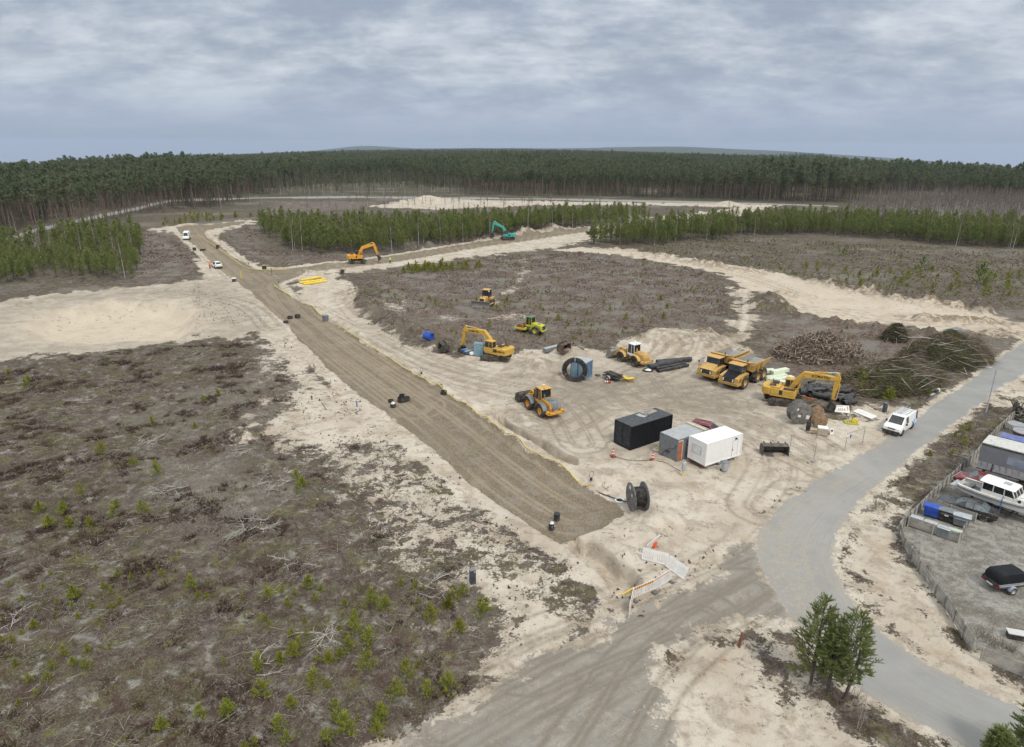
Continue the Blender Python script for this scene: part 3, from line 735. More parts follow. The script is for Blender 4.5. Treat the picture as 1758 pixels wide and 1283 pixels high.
def strip(P, W):
    """outline of a bent bar: centre line points and half widths"""
    L, Rr = [], []
    for i, p in enumerate(P):
        a = P[max(i - 1, 0)]; b = P[min(i + 1, len(P) - 1)]
        dx, dz = b[0] - a[0], b[1] - a[1]; n = math.hypot(dx, dz)
        L.append((p[0] - dz / n * W[i], p[1] + dx / n * W[i])); Rr.append((p[0] + dz / n * W[i], p[1] - dx / n * W[i]))
    return L + Rr[::-1]
def text_mesh(word, size, m, parent, loc, rot, name='lettering', depth=.006):
    cu = bpy.data.curves.new(name, 'FONT'); cu.body = word; cu.size = size; cu.extrude = depth; cu.offset = size * .018
    cu.align_x = 'CENTER'; cu.align_y = 'CENTER'
    tmp = bpy.data.objects.new('tmp', cu); COL.objects.link(tmp)
    dg = bpy.context.evaluated_depsgraph_get()
    me = bpy.data.meshes.new_from_object(tmp.evaluated_get(dg)); me.name = name
    bpy.data.objects.remove(tmp); me.materials.clear(); me.materials.append(m)
    o = bpy.data.objects.new(name, me); COL.objects.link(o); o.parent = parent; o.location = loc; o.rotation_euler = rot
    return o

def wheel(parent, x, y, r, w, rim_mat, tyre=None, lugs=0, side=None, rim_r=.52, z=None, rz=0):
    side = side or (1 if y > 0 else -1)
    b = MB(); h = w / 2
    b.lathe([(r * .50, -h * .8), (r * .62, -h * .95), (r * .90, -h), (r * .985, -h * .8), (r, -h * .4), (r, h * .4), (r * .985, h * .8), (r * .90, h), (r * .62, h * .95), (r * .50, h * .8), (r * .50, -h * .8)], n=28)
    for k in range(lugs):
        a = 2 * math.pi * k / lugs
        for sgn in (-1, 1):
            b.box((math.cos(a + sgn * .06) * r * 1.005, sgn * h * .48, math.sin(a + sgn * .06) * r * 1.005), (r * .05, h * .92, r * .11), ry=-a, rz=0)
    o = b.build('wheel', tyre or TYRE, parent, loc=(x, y, r if z is None else z))
    q = MB(); R_ = r * rim_r
    s = side
    q.lathe([(0, s * h * .45), (R_ * .30, s * h * .45), (R_ * .36, s * h * .30), (R_ * .80, s * h * .28), (R_ * .88, s * h * .75), (R_, s * h * .92), (R_ * 1.02, s * h * .7), (R_ * 1.02, -s * h * .8), (0, -s * h * .8)], n=24)
    for k in range(8):
        a = 2 * math.pi * k / 8
        q.cyl((math.cos(a) * R_ * .55, s * h * .27, math.sin(a) * R_ * .55), (math.cos(a) * R_ * .55, s * h * .36, math.sin(a) * R_ * .55), R_ * .05, n=6)
    q.build('rim', rim_mat, o)
    if rz: o.rotation_euler.z = rz
    return o
def cab(parent, x0, x1, y0, y1, z0, zl, z1, col, fs=.15, bs=.05, roof=None, pil=.07, name='cab', roofover=.06):
    """operator's cab: lower panel, four pillars, roof; glazing as its own part"""
    b = MB()
    b.prism([(x0, z0), (x1, z0), (x1, zl), (x0, zl)], y0, y1)
    xt0, xt1 = x0 + bs, x1 - fs
    for (xa, xb) in ((x0 + pil / 2, xt0 + pil / 2), (x1 - pil / 2, xt1 - pil / 2), ((x0 + x1) / 2 - .1, (xt0 + xt1) / 2 - .1)):
        for y in (y0 + pil / 2, y1 - pil / 2):
            b.tube([(xa, y, zl - .02), (xb, y, z1)], pil * .62, n=6)
    c = b.build(name, col, parent, bevel=.015)
    g = MB(); e = .03
    g.prism([(x0 + e, zl), (x1 - e, zl), (xt1 - e, z1), (xt0 + e, z1)], y0 + e, y1 - e)
    g.build('window', GLASS, c, smooth=False)
    r = MB()
    o = roofover
    r.prism([(xt0 - o, z1), (xt1 + o, z1), (xt1 + o, z1 + .09), (xt1 - .05, z1 + .15), (xt0 + .05, z1 + .15), (xt0 - o, z1 + .09)], y0 - o / 2, y1 + o / 2)
    r.build('roof', roof or col, c, bevel=.03)
    return c
def scoop(w, prof, th=.05, teeth=0, y=0.0):
    """bucket: a bent plate with two cheeks, open at the front; prof runs hinge -> back -> lip (x, z)"""
    b = MB(); n = len(prof); cx = sum(p[0] for p in prof) / n; cz = sum(p[1] for p in prof) / n
    inn = []
    for p in prof:
        d = math.hypot(cx - p[0], cz - p[1]) + 1e-6
        inn.append((p[0] + (cx - p[0]) / d * th, p[1] + (cz - p[1]) / d * th))
    vs = []; fs = []
    for yy in (y - w / 2, y + w / 2):
        vs += [(p[0], yy, p[1]) for p in prof] + [(p[0], yy, p[1]) for p in inn]
    m = 2 * n
    for i in range(n - 1):
        fs += [(i, i + 1, m + i + 1, m + i), (n + i, m + n + i, m + n + i + 1, n + i + 1)]
        fs += [(i, n + i, n + i + 1, i + 1), (m + i, m + i + 1, m + n + i + 1, m + n + i)]
    fs += [(0, m, m + n, n), (n - 1, 2 * n - 1, m + 2 * n - 1, m + n - 1)]
    b.add(vs, fs)
    for yy in (y - w / 2 - .02, y + w / 2 - .02): b.prism(prof, yy, yy + .04)
    lx, lz = prof[-1]; dx, dz = prof[-1][0] - prof[-2][0], prof[-1][1] - prof[-2][1]; q = math.hypot(dx, dz)
    for k in range(teeth):
        ty = y - w / 2 + w * (k + .5) / teeth
        b.box((lx + dx / q * .08, ty, lz + dz / q * .08), (.22, .09, .05), ry=-math.atan2(dz, dx))
    return b
# ------------------------------------------------------------------ earth moving machines
def track_unit(root, y, L=4.4, h=.92, w=.6, rz=0):
    b = MB(); r = h / 2; n = 9
    out = [(L / 2 - r + r * math.sin(math.pi * k / n), r - r * math.cos(math.pi * k / n)) for k in range(n + 1)]
    out += [(-L / 2 + r - r * math.sin(math.pi * k / n), r + r * math.cos(math.pi * k / n)) for k in range(n + 1)]
    b.prism(out, y - w / 2 + .03, y + w / 2 - .03)
    per = []
    st = L - 2 * r; ns = 15
    for k in range(ns): per.append((-st / 2 + st * (k + .5) / ns, h, 0)); per.append((-st / 2 + st * (k + .5) / ns, 0.0, 0))
    for k in range(6):
        a = math.pi * (k + .5) / 6
        per.append((st / 2 + r * math.sin(a), r - r * math.cos(a), a)); per.append((-st / 2 - r * math.sin(a), r - r * math.cos(a), -a))
    for x, z, a in per: b.box((x, y, z), (.15, w, .05), ry=-a)
    o = b.build('track', TRK, root)
    s = 1 if y > 0 else -1
    q = MB()
    q.prism([(-L / 2 + r, .22), (L / 2 - r, .22), (L / 2 - r - .1, h - .2), (-L / 2 + r + .1, h - .2)], y + s * (w / 2 - .02), y + s * (w / 2 + .03))
    for x in (-L / 2 + r, L / 2 - r):
        q.cyl((x, y + s * (w / 2 - .03), r), (x, y + s * (w / 2 + .06), r), r * .66, n=16)
        q.cyl((x, y + s * (w / 2), r), (x, y + s * (w / 2 + .1), r), r * .3, n=10)
    for k in range(6):
        x = -L / 2 + r + (L - 2 * r) * (k + .5) / 6
        q.cyl((x, y + s * (w / 2 - .05), .17), (x, y + s * (w / 2 + .05), .17), .13, n=10)
    q.build('track_frame', DKM, o)
    o.rotation_euler.z = rz
    return o

def excavator(label, px, yaw, col, pose, track_rel=0.0, wheeled=False, word=None, bucket_w=1.2, scale=1.0, tilt_bucket=0.0, bang=0.0, group='excavators on the site', short=False, panel=True, wordmat=None, boomw=1.0):
    root = thing('excavator', label, 'excavator', px, yaw, group, scale=scale)
    if not wheeled:
        for y in (-1.2, 1.2): track_unit(root, y, rz=track_rel)
        b = MB(); b.box((0, 0, .62), (2.2, 1.9, .5)); b.cyl((0, 0, .85), (0, 0, 1.08), .75, n=24)
        b.build('undercarriage', DKM, root, rz=track_rel, bevel=.03)
        z0 = 1.08
    else:
        b = MB(); b.box((0, 0, .85), (3.6, .9, .5)); b.cyl((0, 0, 1.0), (0, 0, 1.3), .7, n=24); b.box((1.4, 0, .6), (.3, 1.8, .25)); b.box((-1.4, 0, .6), (.3, 1.8, .25))
        b.build('undercarriage', DKM, root, rz=track_rel, bevel=.03)
        for x in (-1.35, 1.35):
            for y in (-1.0, 1.0):
                o = wheel(root, x * math.cos(track_rel) - y * math.sin(track_rel), x * math.sin(track_rel) + y * math.cos(track_rel), .52, .6, DKM, lugs=12, side=1 if y > 0 else -1)
                o.rotation_euler.z = track_rel
        b = MB(); b.prism([(-2.35, .25), (-2.2, .2), (-2.15, .75), (-2.3, .8)], -1.2, 1.2); b.box((-1.9, 0, .55), (.6, .3, .2))
        b.build('dozer_blade', DKM, root, rz=track_rel)
        b = MB(); b.box((2.2, .9, .45), (.35, .5, .12)); b.box((2.2, -.9, .45), (.35, .5, .12)); b.box((2.05, 0, .75), (.5, 2.1, .16))
        b.build('outrigger', DKM, root, rz=track_rel)
        z0 = 1.3
    up = []
    # platform and hoods
    b = MB()
    b.prismz([(1.25, -1.33), (1.25, .25), (-1.6, .25), (-1.6, -1.33)], z0 + .24, z0 + .98)
    b.prismz([(-.35, .2), (-.35, 1.33), (-1.6, 1.33), (-1.6, .2)], z0 + .24, z0 + 1.02)
    b.box((-.2, 0, z0 + .13), (2.9, 2.66, .24))
    b.prismz([(-.6, -1.15), (-.6, 1.15), (-1.75, 1.05), (-1.75, -1.05)], z0 + .98, z0 + 1.2)
    up.append(b.build('engine_hood', col, root, bevel=.05))
    b = MB()      # counterweight with rounded back
    pts = [(-1.6, -1.34), (-1.6, 1.34)] + [(-1.95 - .85 * math.cos(a) ** .6 if abs(math.cos(a)) > 1e-6 else -1.95, 1.34 * math.sin(a)) for a in [R(d) for d in (80, 62, 45, 25, 0, -25, -45, -62, -80)]]
    b.prismz(pts, z0 + .1, z0 + 1.08)
    cw = b.build('counterweight', col, root, bevel=.08); up.append(cw)
    b = MB()      # dark fittings on the roof of the engine bay
    b.box((-1.3, .55, z0 + 1.28), (.75, .8, .18)); b.box((-1.5, -.55, z0 + 1.24), (.6, .7, .1)); b.cyl((-1.15, -.85, z0 + 1.1), (-1.15, -.85, z0 + 1.62), .07, n=10)
    b.box((.45, -.85, z0 + 1.02), (1.3, .75, .05)); b.box((-.75, 1.34, z0 + .66), (.62, .02, .5)); b.box((-.4, -1.335, z0 + .62), (.42, .02, .62))
    up.append(b.build('grille', DKM, root, bevel=.02))
    b = MB()      # rails
    for y in (-1.25, -.45):
        b.tube([(1.15, y, z0 + .95), (1.15, y, z0 + 1.55), (.1, y, z0 + 1.6), (-.1, y, z0 + 1.0)], .022, n=5); b.build('handrail', DKM, root); b = MB()
    b.tube([(-1.75, 1.0, z0 + 1.1), (-1.75, 1.0, z0 + 1.55), (-1.75, -1.0, z0 + 1.55), (-1.75, -1.0, z0 + 1.1)], .02, n=5)
    b.build('handrail', DKM, root); b = MB(); b.tube([(1.3, 1.0, z0 + 1.7), (1.55, 1.5, z0 + 1.75), (1.55, 1.5, z0 + 1.95)], .015, n=4); b.box((1.55, 1.5, z0 + 1.95), (.04, .2, .3))
    up.append(b.build('wing_mirror', DKM, root))
    up.append(cab(root, -.3, 1.35, .35, 1.33, z0 + .24, z0 + .95, z0 + 1.82, col if col is not AMB else DKM, fs=.22, roof=DKM if col is AMB or short else col))
    # boom, stick and bucket
    A, B, C, D = pose
    A = (A[0], A[1] + z0 - 1.08)
    mid1 = (A[0] * .45 + B[0] * .55 - .05, A[1] * .45 + B[1] * .55 + .08)
    b = MB(); b.prism(strip([A, mid1, B, (B[0] * .5 + C[0] * .5, B[1] * .5 + C[1] * .5 + .04), C], [.2 * boomw, .34 * boomw, .40 * boomw, .34 * boomw, .2 * boomw]), -.27 * boomw, .27 * boomw)
    b.cyl((A[0], -.42, A[1]), (A[0], .42, A[1]), .16, n=12); b.cyl((B[0], -.31, B[1] - .1), (B[0], .31, B[1] - .1), .11, n=10)
    boom = b.build('boom', col, root, bevel=.03); up.append(boom)
    b = MB()
    tgt = (B[0] * .9 + mid1[0] * .1, B[1] - .12)
    for y in (-.42, .42):
        p0 = (A[0] + .75, y, A[1] - .45); p1 = (tgt[0], y, tgt[1])
        pm = tuple(p0[i] * .42 + p1[i] * .58 for i in range(3))
        b.cyl(p0, pm, .095, n=10, mi=0); b.cyl(pm, p1, .055, n=8, mi=1)
    b.build('boom_cylinder', [col, CHROME], boom)
    dx, dz = C[0] - D[0], C[1] - D[1]; q = math.hypot(dx, dz); ux, uz = dx / q, dz / q
    top = (C[0] + ux * .75 - uz * .0, C[1] + uz * .75)
    hx, hz = -uz, ux     # towards the machine
    if hx > 0: hx, hz = -hx, -hz
    b = MB(); b.prism(strip([(top[0] + hx * .1, top[1] + hz * .1), (C[0] + hx * -.05, C[1] + hz * -.05), (C[0] * .6 + D[0] * .4, C[1] * .6 + D[1] * .4), D], [.14, .34 * boomw, .26 * boomw, .14]), -.2 * boomw, .2 * boomw)
    b.cyl((C[0], -.3, C[1]), (C[0], .3, C[1]), .13, n=10)
    stick = b.build('stick', col, root, bevel=.03); up.append(stick)
    b = MB()
    m2 = (B[0] * .72 + C[0] * .28, B[1] * .72 + C[1] * .28 + .42); e2 = (top[0] + hx * .1, top[1] + hz * .1)
    mm = (m2[0] * .42 + e2[0] * .58, m2[1] * .42 + e2[1] * .58)
    b.cyl((m2[0], 0, m2[1]), (mm[0], 0, mm[1]), .1, n=10, mi=0); b.cyl((mm[0], 0, mm[1]), (e2[0], 0, e2[1]), .06, n=8, mi=1)
    b.build('stick_cylinder', [col, CHROME], boom)
    b = MB()
    f0 = (C[0] * .8 + D[0] * .2 - hx * .36, C[1] * .8 + D[1] * .2 - hz * .36); f1 = (D[0] * .9 + C[0] * .1 - hx * .42, D[1] * .9 + C[1] * .1 - hz * .42)
    fm = (f0[0] * .45 + f1[0] * .55, f0[1] * .45 + f1[1] * .55)
    b.cyl((f0[0], 0, f0[1]), (fm[0], 0, fm[1]), .085, n=10); b.cyl((fm[0], 0, fm[1]), (f1[0], 0, f1[1]), .05, n=8, mi=1)
    for y in (-.16, .16): b.box(((f1[0] + D[0]) / 2, y, (f1[1] + D[1]) / 2), (.1, .05, .5), ry=math.atan2(D[0] - f1[0], D[1] - f1[1]))
    b.build('bucket_cylinder', [col, CHROME], stick)
    pr = [(-.12, .05), (.25, .02), (.55, -.25), (.68, -.65), (.55, -1.0), (.15, -1.22), (-.35, -1.25)]
    ca, sa = math.cos(bang), math.sin(bang)
    pr = [(D[0] + (x * ca - z * sa), D[1] - .22 + (x * sa + z * ca)) for x, z in pr]
    b = scoop(bucket_w, pr, .06, teeth=5)
    b.box((D[0], 0, D[1] - .08), (.55, .5, .34), ry=-bang); b.cyl((D[0], -.3, D[1]), (D[0], .3, D[1]), .1, n=10)
    up.append(b.build('bucket', DKM, root, bevel=.01))
    if word:
        a = math.atan2(C[1] - B[1], C[0] - B[0])
        c = ((B[0] * .5 + C[0] * .5), (B[1] * .5 + C[1] * .5))
        for s in (-1, 1):
            text_mesh(word, .44, wordmat or INK, boom, (c[0], s * (.27 * boomw + .006), c[1] + .02), (R(90), -a if s < 0 else a, 0 if s < 0 else math.pi))
        text_mesh(word, .34, wordmat or INK, cw, (-1.78, 1.347, z0 + .62), (R(90), 0, math.pi))
    for o in up: pass
    return root

def place_yaw(c, tip): return yaw_px(c, tip)
# the big one at the right: side on, arm reaching right with the bucket on the ground behind the drums
excavator('yellow tracked excavator beside the big cable drum, arm stretched over the black pipe heap', (1346, 693), R(-30), YEL,
          ((.35, 1.85), (1.9, 4.05), (5.5, 4.1), (5.3, 1.45)), track_rel=R(22), word='KOMATSU', bang=R(-12), bucket_w=1.1)
excavator('yellow tracked excavator beside the pale blue cabinet, arm bent down to the soil heap', (852, 617), R(144), YEL,
          ((.35, 1.85), (2.2, 3.75), (5.9, 3.6), (6.6, .95)), track_rel=R(28), word='KOMATSU', bang=R(-20))
excavator('yellow wheeled excavator with dark cab on the gravel road below the young pine stand', (614, 452), R(21), AMB,
          ((.3, 1.8), (1.6, 4.1), (4.7, 4.75), (5.5, 1.9)), track_rel=R(-14), wheeled=True, bang=R(30), short=True)
excavator('turquoise tracked excavator digging at the edge of the young pine stand', (872, 411.5), R(172), TEAL,
          ((.35, 1.85), (1.9, 4.3), (4.9, 5.4), (5.5, 2.2)), track_rel=R(24), bang=R(-10), short=True)

def wheel_loader(label, px, yaw, col, roofcol, rimcol, hoodmat, fender, steer=0.0, white_cab=False, bucket_up=.25, scale=1.0, triangle=True):
    root = thing('wheel_loader', label, 'wheel loader', px, yaw, 'wheel loaders in the yard', scale=scale)
    r, wb = .78, 1.45
    for x in (-wb, wb):
        for y in (-1.0, 1.0): wheel(root, x, y, r, .58, rimcol, lugs=16)
    b = MB()
    b.prism([(-2.95, .95), (-2.95, 1.45), (-2.75, 1.95), (-1.2, 2.1), (-.6, 2.1), (-.6, .75), (-2.6, .75)], -.62, .62)
    b.build('rear_body', col, root, bevel=.06)
    b = MB()
    b.prism([(-2.9, 1.5), (-2.72, 1.97), (-1.25, 2.13), (-1.25, 2.16), (-2.76, 2.02), (-2.97, 1.5)], -.5, .5)
    b.box((-1.9, 0, 2.14), (.5, .55, .1)); b.box((-2.97, 0, 1.2), (.06, .95, .8)); b.cyl((-1.2, .42, 2.1), (-1.2, .42, 2.65), .1, n=10)
    for y in (-.63, .63):
        for z in (1.15, 1.45): b.box((-2.35, y, z), (.4, .02, .2))
    b.build('engine_cover', hoodmat, root, bevel=.03)
    b = MB()      # bumper counterweight
    b.box((-3.0, 0, .82), (.35, 1.9, .32))
    for y in (-.98, .98): b.cyl((-3.2, y, .95), (-2.75, y, .95), .26, n=16)
    cw = b.build('counterweight', col, root, bevel=.06)
    for y in (-.98, .98):
        q = MB(); q.cyl((-3.2, y, .97), (-3.235, y, .97), .09, n=10); q.build('tail_light', TLRED, cw)
    if triangle:
        q = MB(); q.add([(-3.01, .62, 1.2), (-3.01, .22, 1.2), (-3.01, .42, 1.55), (-3.03, .62, 1.2), (-3.03, .22, 1.2), (-3.03, .42, 1.55)], [(0, 1, 2), (5, 4, 3), (0, 3, 4, 1), (1, 4, 5, 2), (2, 5, 3, 0)])
        q.build('warning_triangle', RED, root, smooth=False)
        q = MB(); q.box((-3.02, -.1, .98 + .1), (.03, .4, .11)); q.build('number_plate', YPIPE, root)
    for x in (-wb, wb):
        for y in (-1.0, 1.0):
            b = MB(); s = 1 if y > 0 else -1
            arc = [(x + .95 * math.cos(a), r + .95 * math.sin(a)) for a in [R(d) for d in (15, 45, 75, 105, 135, 165)]]
            arc2 = [(x + 1.03 * math.cos(a), r + 1.03 * math.sin(a)) for a in [R(d) for d in (165, 135, 105, 75, 45, 15)]]
            b.prism(arc + arc2, y - .3, y + .33)
            b.build('fender', fender, root, bevel=.02)
    b = MB()      # front frame
    b.prism([(.55, .6), (2.1, .6), (2.1, 1.1), (1.7, 1.95), (1.2, 2.0), (.55, 1.2)], -.45, .45); b.cyl((0.1, 0, .7), (.1, 0, 1.3), .25, n=12); b.box((.2, 0, .8), (1.1, .6, .3))
    b.build('front_frame', col, root, bevel=.04)
    cc = cab(root, -.95, .55, -.72, .72, 1.35, 1.75, 3.12, WHITE if white_cab else col, fs=.12, bs=.12, roof=roofcol, roofover=.1)
    q = MB(); q.cyl((-.3, 0, 3.27), (-.3, 0, 3.55), .02, n=5); q.cyl((-.3, 0, 3.55), (-.3, 0, 3.6), .13, n=10); q.build('antenna', WHITE, cc)
    q = MB(); q.cyl((-.9, .3, 3.26), (-.9, .3, 3.4), .06, n=8); q.build('beacon', ORANGE, cc)
    b = MB()      # lift arms
    bz = bucket_up
    for y in (-.62, .62):
        b.prism(strip([(1.35, 1.85), (2.3, 1.55), (3.0, .75 + bz), (3.3, .45 + bz)], [.16, .2, .18, .12]), y - .08, y + .08)
    b.prism(strip([(1.9, 1.8), (2.5, 1.95), (3.1, 1.15 + bz)], [.1, .14, .08]), -.1, .1); b.box((2.7, 0, 1.2 + bz * .5), (.22, 1.2, .2))
    b.build('lift_arm', col, root, bevel=.02)
    b = MB()
    for y in (-.35, .35):
        b.cyl((.9, y, 1.0), (1.9, y, 1.1), .085, n=8); b.cyl((1.9, y, 1.1), (2.6, y, 1.2), .05, n=8, mi=1)
    b.build('lift_cylinder', [col, CHROME], root)
    pr = [(4.35, .95 + bz), (3.75, 1.3 + bz), (3.42, 1.15 + bz), (3.25, .75 + bz), (3.35, .3 + bz), (3.7, .04 + bz), (4.6, .02 + bz)]
    scoop(2.6, pr, .05, teeth=0).build('bucket', STEEL if white_cab else DKM, root, bevel=.01)
    q = MB()
    for k in range(4): q.box((.35, .78, .55 + k * .3), (.35, .3, .04))
    q.build('step_ladder', DKM, root); q = MB(); q.tube([(.55, .85, 1.4), (.55, .85, 2.6)], .02, n=5); q.build('grab_rail', DKM, root)
    if not white_cab:
        q = MB(); q.cyl((.3, .95, 2.0), (.3, .95, 2.95), .09, n=10); q.cyl((.3, .95, 2.95), (.3, .95, 3.2), .1, n=10, mi=1); q.build('exhaust_stack', [DKM, CHROME], root)
    return root
wheel_loader('amber wheel loader with grey fenders and a red triangle on its tail', (926, 716.5, -1.45, 1.25), R(119), ORG, PALEY, AMB, GREYP, GREYP, scale=.98)
wheel_loader('faded yellow wheel loader with a white cab, parked beside the black pipes', (1087.3, 630.8, -1.45, 1.25), R(126), PALEY, WHITE, DKM, PALEY, PALEY, white_cab=True, scale=.95, triangle=False, bucket_up=.15)

def dumper(label, px, yaw, hoodmat, rail):
    root = thing('dump_truck', label, 'dump truck', px, yaw, 'articulated dump trucks parked side by side')
    for x in (3.05, -.55, -2.25):
        for y in (-1.15, 1.15): wheel(root, x, y, .85, .68, CATY, lugs=18, rim_r=.5)
    b = MB(); b.box((-.9, 0, 1.0), (5.0, .9, .4)); b.box((1.6, 0, .95), (1.6, .8, .45)); b.box((3.2, 0, .85), (2.4, 1.0, .4)); b.box((3.05, 0, .85), (.3, 2.0, .3))
    for x in (-.55, -2.25): b.box((x, 0, .85), (.3, 2.0, .3))
    b.build('chassis', DKM, root)
    b = MB()   # nose: side panels swept to the wheel arches, bumper
    b.prism([(5.05, .72), (5.15, 1.12), (4.1, 1.15), (3.95, .9), (3.95, .72)], -1.4, 1.4)
    b.prism([(5.0, 1.12), (4.95, 1.75), (3.6, 2.0), (2.2, 2.0), (2.2, 1.95), (3.2, 1.85), (3.95, 1.2), (3.95, 1.12)], -1.36, 1.36)
    b.box((2.85, 0, 1.85), (1.6, 2.7, .16)); b.box((2.1, 0, 1.45), (.2, 2.5, .6))
    b.build('front_body', CATY, root, bevel=.05)
    b = MB(); b.prism([(5.06, 1.75), (3.62, 2.28), (3.55, 2.28), (3.55, 1.8), (5.0, 1.7)], -.85, .85)
    b.build('hood', hoodmat, root, bevel=.04)
    b = MB(); b.box((5.06, 0, 1.42), (.08, 1.62, .66)); b.build('grille', BLK, root)
    for c in ((4.3, 1.37, 1.5), (4.3, -1.37, 1.5), (4.45, 1.37, 1.28)): b = MB(); b.box(c, (.5, .04, .12)); b.build('step', BLK, root)
    for y in (-.68, .68):
        q = MB(); q.box((5.11, y, 1.42), (.04, .16, .4)); q.build('headlight', LAMPW, root)
    cab(root, 2.1, 3.55, -.95, .95, 1.75, 2.0, 3.05, BLK, fs=.2, bs=.05, roof=PALEY, roofover=.12)
    b = MB()   # dump body: open tub with flared sides and front shield
    z0, z1 = 1.55, 2.95
    def ring(x, zb, zt, wb, wt): return [(x, -wt, zt), (x, -wb, zb), (x, wb, zb), (x, wt, zt)]
    o = [ring(1.75, 2.2, 3.3, 1.0, 1.45), ring(.55, 1.62, 3.05, 1.1, 1.5), ring(-2.2, 1.62, 2.95, 1.1, 1.5), ring(-3.9, 2.35, 2.9, 1.15, 1.5)]
    i = [ring(1.60, 2.32, 3.26, .92, 1.33), ring(.45, 1.76, 3.02, 1.0, 1.38), ring(-2.15, 1.76, 2.92, 1.0, 1.38), ring(-3.86, 2.46, 2.87, 1.05, 1.38)]
    vs = [p for r_ in o for p in r_] + [p for r_ in i for p in r_]; fs = []; mi = []
    for a in range(3):
        for k in range(3):
            fs.append((a * 4 + k, a * 4 + k + 1, a * 4 + k + 5, a * 4 + k + 4)); mi.append(0)
            fs.append((16 + a * 4 + k, 16 + a * 4 + k + 4, 16 + a * 4 + k + 5, 16 + a * 4 + k + 1)); mi.append(1)
        for k in (0, 3):
            fs.append((a * 4 + k, a * 4 + k + 4, 16 + a * 4 + k + 4, 16 + a * 4 + k)); mi.append(0)
    fs += [(0, 1, 2, 3), (16, 19, 18, 17), (0, 3, 19, 16), (12, 28, 29, 13), (13, 29, 30, 14), (14, 30, 31, 15)]; mi += [0, 1, 0, 0, 0, 0]
    b.add(vs, fs)
    b.m = mi
    for s in (-1, 1):
        b.box((-1.1, s * 1.47, 2.88), (5.4, .1, .16), ry=R(1.2), mi=0)
        for x in (-.2, -1.4): b.prism([(x - .08, 1.7), (x + .08, 1.7), (x + .08, 2.9), (x - .08, 2.9)], min(s * 1.28, s * 1.50), max(s * 1.28, s * 1.50))
    b.box((1.85, 0, 3.3), (.5, 2.6, .08))
    b.build('dump_body', [CATY, INNER], root, bevel=.02)
    q = MB(); q.cyl((2.2, -.6, 3.2), (2.2, -.6, 3.42), .07, n=8); q.build('beacon', ORANGE, root)
    q = MB(); q.cyl((1.95, .9, 2.9), (1.95, .9, 3.7), .07, n=8); q.build('exhaust_stack', DKM, root)
    if rail:
        q = MB()
        for k in range(7): q.tube([(3.5 + k * .22, -1.3, 2.0 - k * .03), (3.5 + k * .22, -1.3, 2.85 - k * .03)], .016, n=5)
        for z in (0, .4, .85): q.tube([(3.5, -1.3, 2.0 + z), (4.85, -1.3, 1.82 + z)], .018, n=5)
        q.box((4.85, -1.3, 2.6), (.06, .16, .3)); q.build('handrail', DKM, root)
    return root
dumper('ochre articulated dump truck with a black hood, nearer of the two parked side by side', (1277.6, 669.7, 3.05, 1.4), R(-135.5), BLACKC, False)
dumper('ochre articulated dump truck with a pale hood and side railing, farther of the two', (1239, 655.5, 3.05, 1.4), R(-136), PALEY, True)

def bulldozer(px, yaw):
    root = thing('bulldozer', 'yellow bulldozer with a wide steel blade on the bare brown plot', 'bulldozer', px, yaw)
    for y in (-1.0, 1.0): track_unit(root, y, L=3.4, h=1.1, w=.6)
    b = MB(); b.prism([(-1.5, .5), (1.9, .5), (1.95, 1.75), (.3, 1.95), (-1.5, 1.9)], -.6, .6); b.build('engine_hood', PALEY, root, bevel=.06)
    b = MB(); b.box((1.96, 0, 1.2), (.06, .85, 1.1)); b.build('grille', BLK, root); b = MB(); b.cyl((1.0, -.3, 1.8), (1.0, -.3, 2.6), .07, n=8); b.build('exhaust_stack', BLK, root)
    for y in (-1.0, 1.0):
        b = MB(); b.box((-.75, y, 1.45), (1.6, .62, .45)); b.build('fender', PALEY, root, bevel=.05)
    cab(root, -1.3, .2, -.72, .72, 1.7, 1.95, 3.1, BLK, fs=.1, bs=.05, roof=PALEY, roofover=.12)
    for y in (-1.42, 1.42):
        b = MB(); b.tube([(-.6, y, .55), (2.5, y, .55)], .12, n=6); b.tube([(1.5, y * .45, 1.6), (2.5, y * .45, 1.0)], .07, n=6); b.build('push_arm', PALEY, root)
    b = MB(); b.prism([(2.62, .05), (2.72, .05), (2.55, .5), (2.55, .9), (2.75, 1.35), (2.65, 1.38), (2.45, .95), (2.45, .45)], -2.0, 2.0)
    for y in (-2.0, 1.96): b.prism([(2.3, .05), (2.75, .03), (2.6, .9), (2.75, 1.35), (2.45, 1.3), (2.35, .6)], y, y + .05)
    b.build('blade', STEEL, root)
    b = MB(); b.prism(strip([(-1.9, 1.2), (-2.4, .9), (-2.5, .2)], [.12, .12, .06]), -.1, .1); b.box((-1.8, 0, .9), (.4, .9, .5)); b.build('ripper', DKM, root)
    q = MB(); q.box((.3, .85, 3.0), (.2, .2, .22)); q.build('work_lamp', LAMPW, root)
    return root
bulldozer((834, 525), R(-112))
